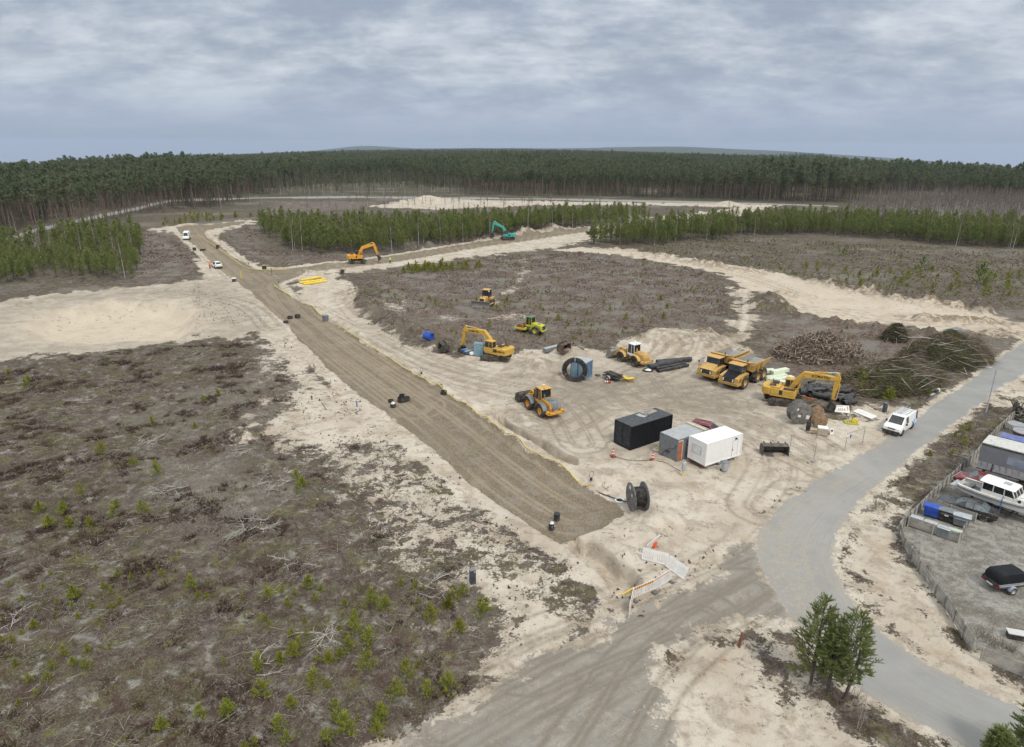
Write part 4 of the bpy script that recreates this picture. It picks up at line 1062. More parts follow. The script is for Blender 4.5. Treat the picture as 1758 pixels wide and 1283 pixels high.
def roller(px, yaw):
    root = thing('road_roller', 'lime yellow single drum roller with green roof on the bare plot', 'road roller', px, yaw)
    b = MB(); b.lathe([(0, -1.0), (.7, -1.0), (.72, -.98), (.72, .98), (.7, 1.0), (0, 1.0)], (1.75, 0, .74), n=28); b.build('drum', RUST, root)
    b = MB()
    for y in (-1.13, 1.13): b.box((1.7, y, .75), (2.1, .16, .36))
    b.box((2.7, 0, .75), (.18, 2.3, .36)); b.box((.65, 0, .8), (.3, 2.3, .4)); b.box((.3, 0, .8), (.7, .5, .4)); b.build('drum_frame', LIME, root, bevel=.03)
    for y in (-.82, .82): wheel(root, -1.3, y, .72, .5, LIME, lugs=14)
    b = MB(); b.prism([(-2.5, .8), (-2.45, 1.4), (-2.2, 1.65), (-.7, 1.85), (-.1, 1.85), (-.1, .75), (-2.4, .65)], -.62, .62); b.box((-2.55, 0, .72), (.18, 1.7, .22)); b.build('engine_hood', LIME, root, bevel=.06)
    b = MB(); b.box((-2.49, 0, 1.15), (.06, .95, .75)); b.box((-1.5, 0, 1.76), (.5, .4, .05)); b.build('grille', DKM, root)
    cab(root, -.45, .75, -.72, .72, 1.2, 1.55, 2.75, LIME, fs=.1, bs=.05, roof=mat('dull_green_paint', (.10, .20, .13), .5), roofover=.1)
    q = MB(); q.cyl((-.2, 0, 2.9), (-.2, 0, 3.02), .07, n=8); q.build('beacon', RED, root)
    return root
roller((912, 571.5), R(147))
# ------------------------------------------------------------------ road vehicles
def car_loft(st):
    """stations front -> rear: (x, z_bottom, z_belt, z_top, half width, half width at top, kind of the span to the next)"""
    b, g = MB(), MB()
    def ring(s):
        x, zb, zl, zt, w, wt, k = s
        h = [(w * .86, zb), (w * .985, zb + .16), (w, zb * .4 + zl * .6), (w * .965, zl), (wt, zt - .05 * min(1, (zt - zl) * 8)), (wt * .86, zt)]
        return [(x, y, z) for y, z in h] + [(x, -y, z) for y, z in h[::-1]]
    rg = [ring(s) for s in st]; n = 12
    for i in range(len(st) - 1):
        k = st[i][6]
        for j in range(n):
            q = [rg[i][j], rg[i][(j + 1) % n], rg[i + 1][(j + 1) % n], rg[i + 1][j]]
            side = j in (3, 7); top = j in (4, 5, 6)
            gl = (k == 'glass' and side) or (k == 'screen' and j == 5) or (k == 'screen+' and (j == 5 or side))
            (g if gl else b).add(q, [(0, 1, 2, 3)])
    b.add(rg[0], [tuple(range(n))]); b.add(rg[-1], [tuple(range(n - 1, -1, -1))])
    return b, g
def car(name, label, cat, px, yaw, st, paint, wheels, wr, ww, hub, group=None, scale=1.0, extras=None, glass=None, z=None):
    root = thing(name, label, cat, px, yaw, group, scale=scale, z=z)
    b, g = car_loft(st)
    body = b.build('body', paint, root)
    if g.v: g.build('window', glass or GLASS, body)
    w = max(s[4] for s in st)
    for x in wheels:
        for y in (-1, 1):
            q = MB()
            yy = y * (w * .90)
            q.cyl((x, yy, wr + .03), (x, y * (w + .006), wr + .03), wr * 1.17, n=20); q.build('wheel_arch', BLK, body)
            wheel(root, x, y * (w - ww / 2 + .025), wr, ww, hub, rim_r=.62)
    if extras: extras(root, body, w)
    return root
def lights(root, xf, zf, yf, xr, zr, yr, plate=True):
    for y in (-yf, yf):
        q = MB(); q.box((xf, y, zf), (.10, .34, .16)); q.build('headlight', LAMPW, root, bevel=.02)
    for y in (-yr, yr):
        q = MB(); q.box((xr, y, zr), (.10, .26, .2)); q.build('tail_light', TLRED, root, bevel=.02)
    if plate:
        for x, z in ((xf + .02, zf - .25), (xr - .02, zr - .12)):
            q = MB(); q.box((x, 0, z), (.03, .5, .11)); q.build('number_plate', WPLAS, root)
VAN = [(2.42, .28, .62, .66, .84, .82, 'b'), (2.36, .24, .82, .90, .91, .84, 'b'), (2.05, .22, 1.0, 1.06, .95, .84, 'b'), (1.62, .22, 1.14, 1.18, .95, .82, 'screen'), (.92, .22, 1.18, 1.90, .95, .77, 'b'),
       (.82, .22, 1.18, 1.93, .95, .78, 'glass'), (.12, .22, 1.16, 1.97, .95, .80, 'b'), (-1.0, .22, 1.14, 1.98, .95, .80, 'b'), (-2.2, .24, 1.12, 1.97, .94, .80, 'b'), (-2.34, .28, 1.10, 1.93, .92, .79, 'screen'), (-2.44, .30, 1.08, 1.45, .91, .84, 'b'), (-2.46, .32, 1.0, 1.06, .90, .84, 'b')]
def van_extras(root, body, w):
    lights(root, 2.34, .80, .62, -2.45, 1.2, .82)
    b = MB(); b.box((2.38, 0, .42), (.2, 1.8, .34)); b.box((2.43, 0, .82), (.05, .8, .12)); b.build('bumper', BLK, root, bevel=.04); b = MB(); b.box((-2.44, 0, .42), (.14, 1.8, .26))
    b.build('bumper', BLK, root, bevel=.04)
    for y in (-1.06, 1.06):
        b = MB(); b.box((1.12, y, 1.22), (.1, .18, .24)); b.build('wing_mirror', BLK, root, bevel=.02)
    b = MB()
    for y in (-.62, .62): b.tube([(.3, y, 2.08), (-2.2, y, 2.08)], .03, n=6)
    for k in range(5): b.tube([(.2 - k * .55, -.66, 2.06), (.2 - k * .55, .66, 2.06)], .025, n=6)
    for y in (-.25, .1): b.tube([(.6, y, 2.13), (-2.4, y, 2.13)], .03, n=6)
    for k in range(9): b.tube([(.5 - k * .33, -.25, 2.13), (.5 - k * .33, .1, 2.13)], .015, n=5)
    for k in range(4):
        for y in (-.62, .62): b.box((.2 - k * .75, y, 2.01), (.05, .05, .12))
    b.build('roof_rack', LGREY, root)
    for s in (-1, 1):
        yb = s * .968
        q = MB()
        for (xa, za, xb, zb) in ((-1.0 * 1, 1.02, -1.28, .55), (-1.28, .55, -1.72, 1.10)):
            dx, dz = xb - xa, zb - za; nn = math.hypot(dx, dz); ux, uz = -dz / nn * .1, dx / nn * .1
            q.prism([(xa + ux, za + uz), (xb + ux, zb + uz), (xb - ux, zb - uz), (xa - ux, za - uz)], min(yb - .02, yb + .004), max(yb - .02, yb + .004))
        q.build('side_emblem', mat('sky_blue_decal', (.05, .32, .75), .4, dust=0), body)
    q = MB(); q.prism([(-2.05, 1.0), (-2.40, 1.0), (-2.36, 1.9), (-2.2, 1.7)], .70, .93); q.build('blue_stripe', mat('navy_decal', (.03, .05, .22), .4, dust=0), body)
car('parked_van', 'white panel van with a roof rack and blue side emblem on the asphalt', 'van', (1549, 748.8, 1.55, .95), R(-138), VAN, WHITE, (1.55, -1.45), .33, .22, LGREY, 'vans on the site', extras=van_extras)
HIVAN = [(2.75, .3, .7, .76, .86, .80, 'b'), (2.65, .25, .95, 1.05, .95, .84, 'b'), (2.1, .24, 1.25, 1.32, .98, .82, 'screen'), (1.35, .24, 1.35, 2.35, .98, .78, 'b'), (1.2, .24, 1.35, 2.5, .98, .8, 'glass'), (.4, .24, 1.35, 2.62, .98, .82, 'b'), (-2.8, .26, 1.3, 2.62, .97, .82, 'b'), (-2.95, .3, 1.3, 2.5, .95, .8, 'b')]
def hivan_extras(root, body, w):
    lights(root, 2.66, .98, .72, -2.94, 1.1, .85)
    b = MB(); b.box((2.68, 0, .42), (.2, 1.8, .3)); b.build('bumper', BLK, root, bevel=.04)
    for y in (-1.1, 1.1):
        b = MB(); b.box((1.6, y, 1.5), (.1, .2, .34)); b.build('wing_mirror', BLK, root)
car('parked_van', 'white high roofed van at the far end of the gravel road', 'van', (321, 411), R(-72), HIVAN, WHITE, (1.75, -1.6), .36, .24, LGREY, 'vans on the site', extras=hivan_extras)
SUVS = [(2.15, .35, .72, .78, .78, .70, 'b'), (2.05, .28, .86, .94, .88, .76, 'b'), (1.2, .26, 1.0, 1.06, .92, .78, 'screen'), (.45, .26, 1.02, 1.58, .92, .66, 'b'), (.35, .26, 1.02, 1.62, .92, .66, 'glass'), (-.6, .26, 1.03, 1.66, .92, .66, 'b'), (-.72, .26, 1.03, 1.66, .92, .66, 'glass'), (-1.6, .28, 1.04, 1.60, .91, .63, 'screen'), (-2.02, .32, 1.05, 1.15, .90, .72, 'b'), (-2.2, .40, .9, .98, .86, .74, 'b')]
def suv_extras(root, body, w):
    lights(root, 2.04, .8, .62, -2.13, .95, .72)
    b = MB(); b.box((2.12, 0, .45), (.12, 1.6, .2)); b.build('bumper', BLK, root, bevel=.03); b = MB(); b.box((-2.15, 0, .48), (.14, 1.6, .22)); b.build('bumper', BLK, root, bevel=.03)
    b = MB()
    for y in (-.56, .56): b.tube([(.3, y, 1.68), (-1.4, y, 1.70)], .02, n=5)
    b.build('roof_rail', LGREY, root)
car('parked_car', 'white estate car beside the person in orange on the gravel road', 'car', (372.5, 459.5), R(128), SUVS, WHITE, (1.3, -1.35), .34, .24, LGREY, None, extras=suv_extras)
SEDAN = [(2.5, .34, .60, .66, .74, .66, 'b'), (2.4, .24, .70, .77, .88, .76, 'b'), (1.6, .22, .84, .90, .93, .80, 'b'), (.95, .22, .90, .95, .94, .80, 'screen'), (.22, .22, .93, 1.38, .94, .64, 'b'), (.12, .22, .93, 1.41, .94, .63, 'glass'), (-.48, .22, .93, 1.44, .94, .63, 'b'), (-.56, .22, .93, 1.44, .94, .63, 'glass'), (-1.12, .22, .94, 1.40, .94, .62, 'screen+'), (-1.72, .24, .95, 1.02, .93, .74, 'b'), (-2.3, .28, .92, .97, .90, .74, 'b'), (-2.5, .36, .80, .86, .82, .72, 'b')]
def sedan_extras(root, body, w):
    lights(root, 2.40, .64, .66, -2.44, .78, .68)
    b = MB(); b.box((2.46, 0, .44), (.12, 1.7, .14)); b.build('bumper', CARBLK, root, bevel=.04); b = MB(); b.box((-2.47, 0, .48), (.12, 1.72, .14)); b.build('bumper', CARBLK, root, bevel=.04)
    b = MB(); b.box((2.49, 0, .66), (.03, .55, .17)); b.build('grille', CHROME, root)
    b = MB()
    for s in (-1, 1):
        b.box((0.1, s * .945, .56), (4.0, .012, .045)); b.box((-2.49, 0, .58), (.02, 1.5, .03))
    b.build('chrome_trim', CHROME, root)
    for y in (-1.0, 1.0):
        b = MB(); b.box((.72, y, 1.0), (.12, .18, .13)); b.build('wing_mirror', CARBLK, root, bevel=.02)
car('parked_car', 'black saloon car parked between the waste bins and the white boat', 'car', (1659, 879), R(138.5), SEDAN, CARBLK, (1.45, -1.45), .33, .23, LGREY, None, scale=.90, extras=sedan_extras, glass=PGLASS)
car('parked_car', 'dark red car half hidden behind the stern of the white boat', 'car', (1678, 833), R(150), [(s[0] * .9, *s[1:]) for s in SEDAN], DRED, (1.3, -1.3), .31, .2, LGREY, None, scale=.9, glass=PGLASS)
def estate_extras(root, body, w):
    b = MB()
    for y in (-.5, .5): b.tube([(.2, y, 1.69), (-1.6, y, 1.69)], .02, n=5)
    b.build('roof_rail', BLK, root)
car('parked_car', 'wine red estate car half hidden behind the grey and white cabins', 'car', (1213, 750), R(-33), [(s[0], *s[1:]) for s in SUVS], mat('wine_red_paint', (.20, .025, .04), .3, dust=.1, coat=.4), (1.3, -1.35), .34, .24, LGREY, None, extras=estate_extras)
PICK = [(2.5, .45, .8, .86, .80, .72, 'b'), (2.4, .36, .95, 1.04, .9, .78, 'b'), (1.3, .36, 1.08, 1.12, .92, .78, 'screen'), (.6, .36, 1.1, 1.72, .92, .66, 'glass'), (-.7, .36, 1.12, 1.74, .92, .66, 'screen'), (-.95, .36, 1.1, 1.14, .92, .84, 'b'), (-2.5, .40, 1.08, 1.12, .9, .84, 'b')]
car('parked_pickup', 'dark pickup truck far off on the sandy road beside the pines', 'pickup', (1017.5, 403), R(18), PICK, CARBLK, (1.5, -1.5), .38, .26, LGREY, None)

# curtain sided lorry trailer standing in the yard
def semi():
    yaw = R(-46)
    root = thing('lorry_trailer', 'grey curtain sided lorry trailer with a grimy white roof beyond the boat', 'trailer', (1671, 823, 0, -1.25), yaw)
    L, W = 11.0, 2.5
    b = MB(); b.box((L / 2, 0, 2.55), (L, W, 2.5))
    body = b.build('curtain_body', mat('grey_curtain', (.20, .205, .225), .6, dust=.1, sc=.6), root, bevel=.03)
    b = MB(); b.box((L / 2, 0, 3.84), (L + .06, W + .06, .10)); b.build('roof', ROOFW, root, bevel=.03)
    b = MB()
    for s in (-1, 1): b.box((L / 2, s * (W / 2 + .004), 1.62), (L - .02, .03, .72))
    b.build('side_board', mat('pale_grey_boards', (.36, .36, .38), .6, dust=.15), body)
    b = MB()
    for s in (-1, 1):
        b.box((L / 2, s * (W / 2 + .012), 3.70), (L, .03, .12)); b.box((L / 2, s * (W / 2 + .01), 1.24), (L, .05, .1))
        for x in (1.2, 3.9, 6.6, 9.3): b.box((x, s * (W / 2 + .022), 1.62), (.12, .03, .74))
        for k in range(22): b.tube([(.25 + k * .49, s * (W / 2 + .03), 2.02), (.36 + k * .49, s * (W / 2 + .03), 1.78), (.33 + k * .49, s * (W / 2 + .035), 1.5)], .014, n=4)
    b.build('rail_and_strap', DKM, body)
    b = MB()
    for s in (-1, 1):
        rr = random.Random(5)
        for k in range(9):
            x = 2.6 + k * .85; h = .5 + .35 * rr.random()
            b.box((x, s * (W / 2 + .003), 2.75 - k * .03), (.86, .012, h))
    b.build('worn_print', mat('faded_blue_print', (.25, .29, .38), .6, dust=.3, sc=1.5), body)
    b = MB()
    for s in (-.5, .5): b.box((L / 2, s, 1.08), (L, .12, .26))
    for x in (3.6, 5.0, 8.5): b.box((x, 0, .75), (.15, 2.0, .15))
    for s in (-1, 1): b.box((7.1, s * 1.15, .8), (1.6, .04, .08)); b.box((7.1, s * 1.15, .55), (1.6, .04, .08))
    b.box((.5, 0, .75), (.2, 2.2, .12)); b.box((.6, .8, .9), (.1, .1, .5)); b.box((.6, -.8, .9), (.1, .1, .5))
    b.build('chassis', DKM, root)
    for x in (3.6, 5.0):
        for y in (-1.05, 1.05): wheel(root, x, y, .5, .34, STEEL, rim_r=.58)
semi()

def boat():
    a, bb = G(1640, 850), G(1758, 893)
    yaw = math.atan2(bb[1] - a[1], bb[0] - a[0])
    root = thing('motor_boat', 'white cabin motor boat on a trailer in the fenced yard', 'boat', (1643, 851, -.2, 0), yaw)
    z0 = .62
    st = [(-.1, .98, 1.02, .18), (.2, 1.10, .98, .1), (1.6, 1.22, .96, .02), (3.2, 1.26, 1.0, 0), (4.8, 1.15, 1.10, .04), (6.0, .84, 1.28, .2), (6.9, .42, 1.48, .5), (7.4, .04, 1.64, .95)]
    rings = []
    for x, hb, sh, ke in st:
        rings.append([(x, -hb, z0 + sh), (x, -hb * .97, z0 + sh * .75 + ke * .25), (x, -hb * .82, z0 + ke + (sh - ke) * .32), (x, 0, z0 + ke), (x, hb * .82, z0 + ke + (sh - ke) * .32), (x, hb * .97, z0 + sh * .75 + ke * .25), (x, hb, z0 + sh)])
    b = MB(); b.loft(rings, closed=False, cap=True)
    hull = b.build('hull', WHITE, root)
    b = MB()   # deck sheet and cockpit floor
    deck = [[(x, -hb * .97, z0 + sh - .03), (x, 0, z0 + sh + .03), (x, hb * .97, z0 + sh - .03)] for x, hb, sh, ke in st if x >= 4.2]
    b.loft([[(4.2, -1.17, z0 + 1.04), (4.2, 0, z0 + 1.12), (4.2, 1.17, z0 + 1.04)]] + deck, closed=False, cap=False)
    for s in (-1, 1):
        for i in range(len(st) - 4):
            x, hb, sh, ke = st[i]; x2, hb2, sh2, k2 = st[i + 1]
            b.add([(x, s * hb, z0 + sh), (x2, s * hb2, z0 + sh2), (x2, s * (hb2 - .26), z0 + sh2 + .01), (x, s * (hb - .26), z0 + sh + .01)], [(0, 1, 2, 3)])
    b.build('deck', mat('cream_deck', (.62, .58, .52), .6, dust=.12), hull)
    b = MB(); b.box((1.0, 0, z0 + .45), (2.3, 1.9, .06)); b.box((.55, 0, z0 + .62), (.5, 1.5, .3)); b.build('cockpit_floor', mat('grey_deck', (.20, .20, .21), .8, dust=.2), hull)
    b = MB()
    for s in (-1, 1):
        pts = [(x, s * (hb + .02), z0 + sh - .16) for x, hb, sh, ke in st[:-1]]
        b.tube(pts, .035, n=6)
        b.tube([(p[0], p[1], p[2] - .1) for p in pts], .02, n=5)
    b.build('rubbing_strake', mat('dark_strake', (.12, .11, .10), .7), hull)
    # raised fore cabin with portholes
    b = MB(); b.loft([[(4.3, -1.0, z0 + 1.0), (4.3, -.92, z0 + 1.42), (4.3, .92, z0 + 1.42), (4.3, 1.0, z0 + 1.0)], [(5.4, -.85, z0 + 1.1), (5.4, -.75, z0 + 1.45), (5.4, .75, z0 + 1.45), (5.4, .85, z0 + 1.1)], [(6.2, -.5, z0 + 1.25), (6.2, -.42, z0 + 1.47), (6.2, .42, z0 + 1.47), (6.2, .5, z0 + 1.25)]])
    trunk = b.build('fore_cabin', WPLAS, root, bevel=.04)
    for s in (-1, 1):
        for x in (4.62, 5.08):
            yy = s * (.97 - (x - 4.3) * .135)
            q = MB(); q.cyl((x, yy - s * .05, z0 + 1.24), (x, yy + s * .03, z0 + 1.24), .13, n=16); q.build('porthole', GLASS, trunk)
    # wheelhouse
    b = MB()
    b.prism([(1.75, z0 + .9), (4.35, z0 + .9), (4.35, z0 + 1.35), (1.72, z0 + 1.3)], -1.0, 1.0)
    for x0, x1 in ((1.78, 1.78), (2.62, 2.6), (3.46, 3.4), (4.3, 3.95)):
        for s in (-1, 1): b.tube([(x0, s * .97, z0 + 1.3), (x1, s * .93, z0 + 1.98)], .05, n=6)
    for y in (-.33, .33): b.tube([(4.3, y, z0 + 1.3), (3.95, y, z0 + 1.98)], .04, n=6)
    wh = b.build('wheelhouse', WPLAS, root, bevel=.02)
    q = MB(); q.prism([(1.80, z0 + 1.3), (4.28, z0 + 1.33), (3.93, z0 + 1.96), (1.80, z0 + 1.96)], -.93, .93); q.build('window', GLASS, wh, smooth=False)
    q = MB(); q.loft([[(x, -w, z), (x, -w * .8, z + .09), (x, 0, z + .14), (x, w * .8, z + .09), (x, w, z)] for x, w, z in ((1.5, .95, z0 + 1.98), (1.65, 1.04, z0 + 2.0), (3.9, 1.04, z0 + 1.98), (4.15, .9, z0 + 1.95))]); q.box((3.3, 0, z0 + 2.14), (.55, .5, .05), mi=1); q.build('roof', [WHITE, LGREY], wh)
    q = MB()
    for s in (-1, 1):
        q.tube([(4.4, s * 1.12, z0 + 1.12), (4.5, s * 1.1, z0 + 1.65), (6.2, s * .7, z0 + 1.85), (7.3, s * .05, z0 + 2.2)], .022, n=6)
        for x, y in ((5.2, .98), (6.1, .72), (6.8, .4)): q.tube([(x, s * y, z0 + 1.2), (x, s * y * .95, z0 + 1.8)], .018, n=5)
    q.tube([(-.1, -.9, z0 + 1.0), (-.55, -.9, z0 + 1.15), (-.6, -.9, z0 + 1.45), (-.6, .9, z0 + 1.45), (-.55, .9, z0 + 1.15), (-.1, .9, z0 + 1.0)], .025, n=6)
    q.tube([(-.1, -.8, z0 + .55), (-.7, -.8, z0 + .6), (-.7, .8, z0 + .6), (-.1, .8, z0 + .55)], .025, n=6); q.box((-.45, 0, z0 + .57), (.5, 1.4, .04))
    q.build('railing', LGREY, root)
    for x in (3.5, 5.4):
        hb = 1.28 if x < 4 else 1.04
        for s in (-1, 1): q = MB(); q.tube([(x, s * hb * .6, z0 + 1.4), (x, s * hb * .98, z0 + 1.12), (x, s * hb, z0 + .8), (x, s * hb * .98, .35)], .035, n=5); q.build('tie_strap', mat('blue_strap', (.03, .12, .35), .7, dust=.05), root)
    t = thing('boat_trailer', 'steel boat trailer under the white cabin boat', 'trailer', xy=(root.location.x, root.location.y), yaw=yaw)
    b = MB()
    for y in (-.55, .55): b.tube([(.6, y, .5), (5.2, y, .5), (7.4, 0, .5), (8.6, 0, .48)], .06, n=6)
    for x in (1.0, 2.6, 4.2): b.box((x, 0, .5), (.1, 1.9, .1))
    for x in (1.2, 4.6):
        for y in (-.6, .6): b.tube([(x, y, .5), (x, y * 1.1, .82)], .05, n=6)
    b.build('chassis', DKM, t)
    for x in (2.2, 2.95):
        for y in (-.95, .95): wheel(t, x, y, .32, .2, LGREY)
boat()

def cover_trailer():
    root = thing('luggage_trailer', 'black box trailer with a ribbed plastic lid, in the grey yard', 'trailer', (1713, 1020, -1.2, -.75), R(10), scale=1.0)
    b = MB(); b.box((0, 0, .66), (2.5, 1.5, .36)); tub = b.build('tub', DKM, root, bevel=.03)
    b = MB()
    for s in (-1, 1): b.box((0, s * .762, .72), (2.44, .02, .1)); b.box((0, s * .757, .84), (2.54, .03, .04))
    b.build('side_rail', LGREY, tub)
    q = MB(); q.box((-.4, .777, .6), (.3, .015, .12)); q.box((-.4, -.777, .6), (.3, .015, .12)); q.build('blue_sticker', BRBLUE, tub)
    b = MB(); rings = []
    for k in range(23):
        x = -1.22 + 2.44 * k / 22; e = min(1, min(k, 22 - k) / 2.5); h = (.30 + .40 * e ** .5) + (.02 if k % 3 == 0 else 0); w = .62 + .12 * e ** .5
        rings.append([(x, -w, .85), (x, -w * .97, .85 + h * .6), (x, -w * .8, .85 + h * .93), (x, 0, .85 + h), (x, w * .8, .85 + h * .93), (x, w * .97, .85 + h * .6), (x, w, .85)])
    b.loft(rings, closed=False); b.build('lid', BLACKC, root)
    for y in (-.85, .85):
        wheel(root, -.1, y, .3, .18, LGREY)
        q = MB(); arc = [(-.1 + .36 * math.cos(R(d)), .3 + .36 * math.sin(R(d))) for d in range(10, 171, 20)]; arc2 = [(-.1 + .33 * math.cos(R(d)), .3 + .33 * math.sin(R(d))) for d in range(170, 9, -20)]
        q.prism(arc + arc2, y - .12, y + .12); q.build('mudguard', LGREY, root)
    b = MB(); b.box((0, 0, .45), (2.3, .9, .08)); b.tube([(1.2, 0, .45), (2.4, 0, .45)], .04, n=6); b.tube([(2.2, .0, .45), (2.2, 0, .05)], .03, n=6); b.build('drawbar', DKM, root)
    for y in (-.62, .62):
        q = MB(); q.box((-1.27, y, .6), (.04, .22, .12)); q.build('tail_light', TLRED, root)
    q = MB(); q.box((-1.275, 0, .55), (.03, .5, .11)); q.build('number_plate', WPLAS, root)
cover_trailer()

# ------------------------------------------------------------------ people
def person(label, px, yaw, jacket):
    root = thing('person', label, 'person', px, yaw)
    def skin(name, V, E, Rd, m, sub=2):
        me = bpy.data.meshes.new(name); me.from_pydata(V, E, [])
        o = bpy.data.objects.new(name, me); COL.objects.link(o); o.parent = root
        s = o.modifiers.new('skin', 'SKIN')
        for i, r in enumerate(Rd): me.skin_vertices[0].data[i].radius = (r, r)
        me.skin_vertices[0].data[0].use_root = True
        o.modifiers.new('sub', 'SUBSURF').levels = sub; o.modifiers['sub'].render_levels = sub
        me.materials.append(m); return o
    V = [(0, 0, .95), (0, 0, 1.15), (0, 0, 1.40), (0, 0, 1.50), (.01, 0, 1.60), (.02, 0, 1.70), (.01, 0, 1.77)]
    E = [(0, 1), (1, 2), (2, 3), (3, 4), (4, 5), (5, 6)]; Rd = [.13, .12, .14, .06, .075, .09, .06]
    for s in (-1, 1):
        n = len(V)
        V += [(0, s * .10, .90), (.03, s * .11, .50), (-.01, s * .11, .09), (.16, s * .12, .04)]; E += [(0, n), (n, n + 1), (n + 1, n + 2), (n + 2, n + 3)]; Rd += [.09, .065, .045, .04]
        n = len(V)
        V += [(0, s * .19, 1.42), (-.02, s * .25, 1.14), (.10, s * .24, .92), (.13, s * .235, .84)]; E += [(2, n), (n, n + 1), (n + 1, n + 2), (n + 2, n + 3)]; Rd += [.055, .043, .032, .03]
        for k in range(5):
            q = len(V); dy = (-.03 + .016 * k) if k < 4 else -.045
            V += [(.14 + (.02 if k == 4 else 0), s * (.235 + dy), .80 + (.02 if k == 4 else 0)), (.155 + (.03 if k == 4 else 0), s * (.235 + dy), .76 + (.02 if k == 4 else 0))]; E += [(n + 3, q), (q, q + 1)]; Rd += [.009, .008]
    skin('body', V, E, Rd, SKIN, 2)
    V2 = [(0, 0, .93), (0, 0, 1.15), (0, 0, 1.40), (0, 0, 1.47)]; E2 = [(0, 1), (1, 2), (2, 3)]; R2 = [.165, .15, .165, .08]
    for s in (-1, 1):
        n = len(V2); V2 += [(0, s * .19, 1.42), (-.02, s * .25, 1.14), (.09, s * .24, .94)]; E2 += [(2, n), (n, n + 1), (n + 1, n + 2)]; R2 += [.08, .065, .05]
    skin('jacket', V2, E2, R2, jacket)
    V3 = [(0, 0, .93)]; E3 = []; R3 = [.15]
    for s in (-1, 1):
        n = len(V3); V3 += [(0, s * .10, .86), (.03, s * .11, .50), (-.01, s * .11, .10)]; E3 += [(0, n), (n, n + 1), (n + 1, n + 2)]; R3 += [.105, .08, .065]
    skin('trousers', V3, E3, R3, DCLOTH)
    b = MB(); b.lathe([(.125, 1.70), (.12, 1.76), (.09, 1.83), (0, 1.86)], axis='z', n=14); b.box((.12, 0, 1.71), (.12, .18, .02)); b.build('helmet', jacket, root)
    b = MB()
    b.box((.105, 0, 1.655), (.04, .03, .05)); b.build('face', SKIN, root, bevel=.01)
    return root
person('person in an orange work jacket and dark trousers standing by the white estate car', (361, 462), R(-60), HIORG)
person('person in a lime yellow work jacket on the gravel road by the wheeled excavator', (670, 452.5), R(140), HIVIS)
# ------------------------------------------------------------------ cabins and containers
def container(name, label, cat, px, yaw, L, W, H, wall, roofm, lift=.12, door=None, ribs=0):
    """px: ground point under the corner nearest the viewer (local +x,-y end is chosen by the sign of the anchor)"""
    root = thing(name, label, cat, px, yaw)
    b = MB(); b.box((0, 0, lift + H / 2), (L, W, H))
    body = b.build('wall', wall, root, bevel=.02)
    b = MB(); b.box((0, 0, lift + H + .025), (L + .06, W + .06, .07)); roof = b.build('roof', roofm, root, bevel=.015)
    b = MB()
    for sx in (-1, 1):
        for sy in (-1, 1): b.box((sx * L / 2, sy * W / 2, lift + H / 2), (.12, .12, H + .02))
    for s in (-1, 1):
        b.box((0, s * W / 2, lift + .06), (L, .07, .14)); b.box((s * L / 2, 0, lift + .06), (.07, W, .14))
        for k in range(ribs):
            b.box((-L / 2 + L * (k + .5) / ribs, s * W / 2, lift + H / 2), (.05, .03, H - .1))
    b.build('frame', wall, body)
    for x in (-L * .4, L * .4):
        for y in (-W * .4, W * .4):
            q = MB(); q.box((x, y, lift / 2 - .03), (.35, .25, lift + .06)); q.build('foot', WOOD, root)
    return root, body, roof
# black container: near corner (1081,773), long side runs away to the right
yb = yaw_px((1081.5, 773), (1145.3, 752))
r_, b_, f_ = container('storage_container', 'black storage container with a sheet and a pallet on its roof', 'container', (1081.5, 774, -3.03, -1.19), yb, 6.06, 2.42, 2.6, BLACKC, mat('black_roof', (.045, .05, .06), .5, dust=.12), ribs=14)
for y in (-.6, .6):
    q = MB(); q.box((-3.045, y, 1.42), (.04, 1.1, 2.4)); d = q.build('door', mat('dark_blue_black_paint', (.016, .022, .035), .5, dust=.06), b_, bevel=.01)
for y in (-.9, -.3, .3, .9):
    q = MB(); q.cyl((-3.08, y, .25), (-3.08, y, 2.6), .02, n=6); q.build('lock_rod', DKM, r_)
top = .12 + 2.6 + .06
def on_root(root, name, label, cat, lx, ly, z, yaw=0, group=None):
    a = root.rotation_euler.z
    x = root.location.x + lx * math.cos(a) - ly * math.sin(a); y = root.location.y + lx * math.sin(a) + ly * math.cos(a)
    return thing(name, label, cat, xy=(x, y), z=root.location.z + z, yaw=a + yaw, group=group)
t = on_root(r_, 'roof_sheet', 'pale blue grey sheet lying on the roof of the black container', 'sheet', .9, .55, top)
q = MB(); q.box((0, 0, .02), (2.6, .9, .03), rz=.1); q.box((-.9, -.5, .05), (.7, .45, .02), rz=.2); q.build('sheet', LGREY, t)
def pallet_parts(t, m=NWOOD, L=1.2, W=.8):
    q = MB()
    for k in range(7): q.box((-L / 2 + L * (k + .5) / 7, 0, .125), (L / 7 * .68, W, .025))
    q.build('deck_boards', m, t)
    q = MB()
    for y in (-W / 2 + .05, 0, W / 2 - .05): q.box((0, y, .06), (L, .09, .10))
    q.build('bearer', m, t)
t = on_root(r_, 'pallet', 'grey wooden pallet lying on the roof of the black container', 'pallet', 1.15, .5, top + .04, .1); pallet_parts(t, WOOD, 1.9, .8)
t = on_root(r_, 'pallet', 'wooden pallets leaning against the long side of the black container', 'pallet', 2.55, -1.42, .02)
q = MB()
for k in range(6): q.box((-.45 + k * .18, -.02, .45), (.12, .03, .9), rx=-.18)
for z in (.12, .45, .8): q.box((0, .02 + (z - .45) * .18, z), (1.1, .06, .08), rx=-.18)
q.build('boards', NWOOD, t)
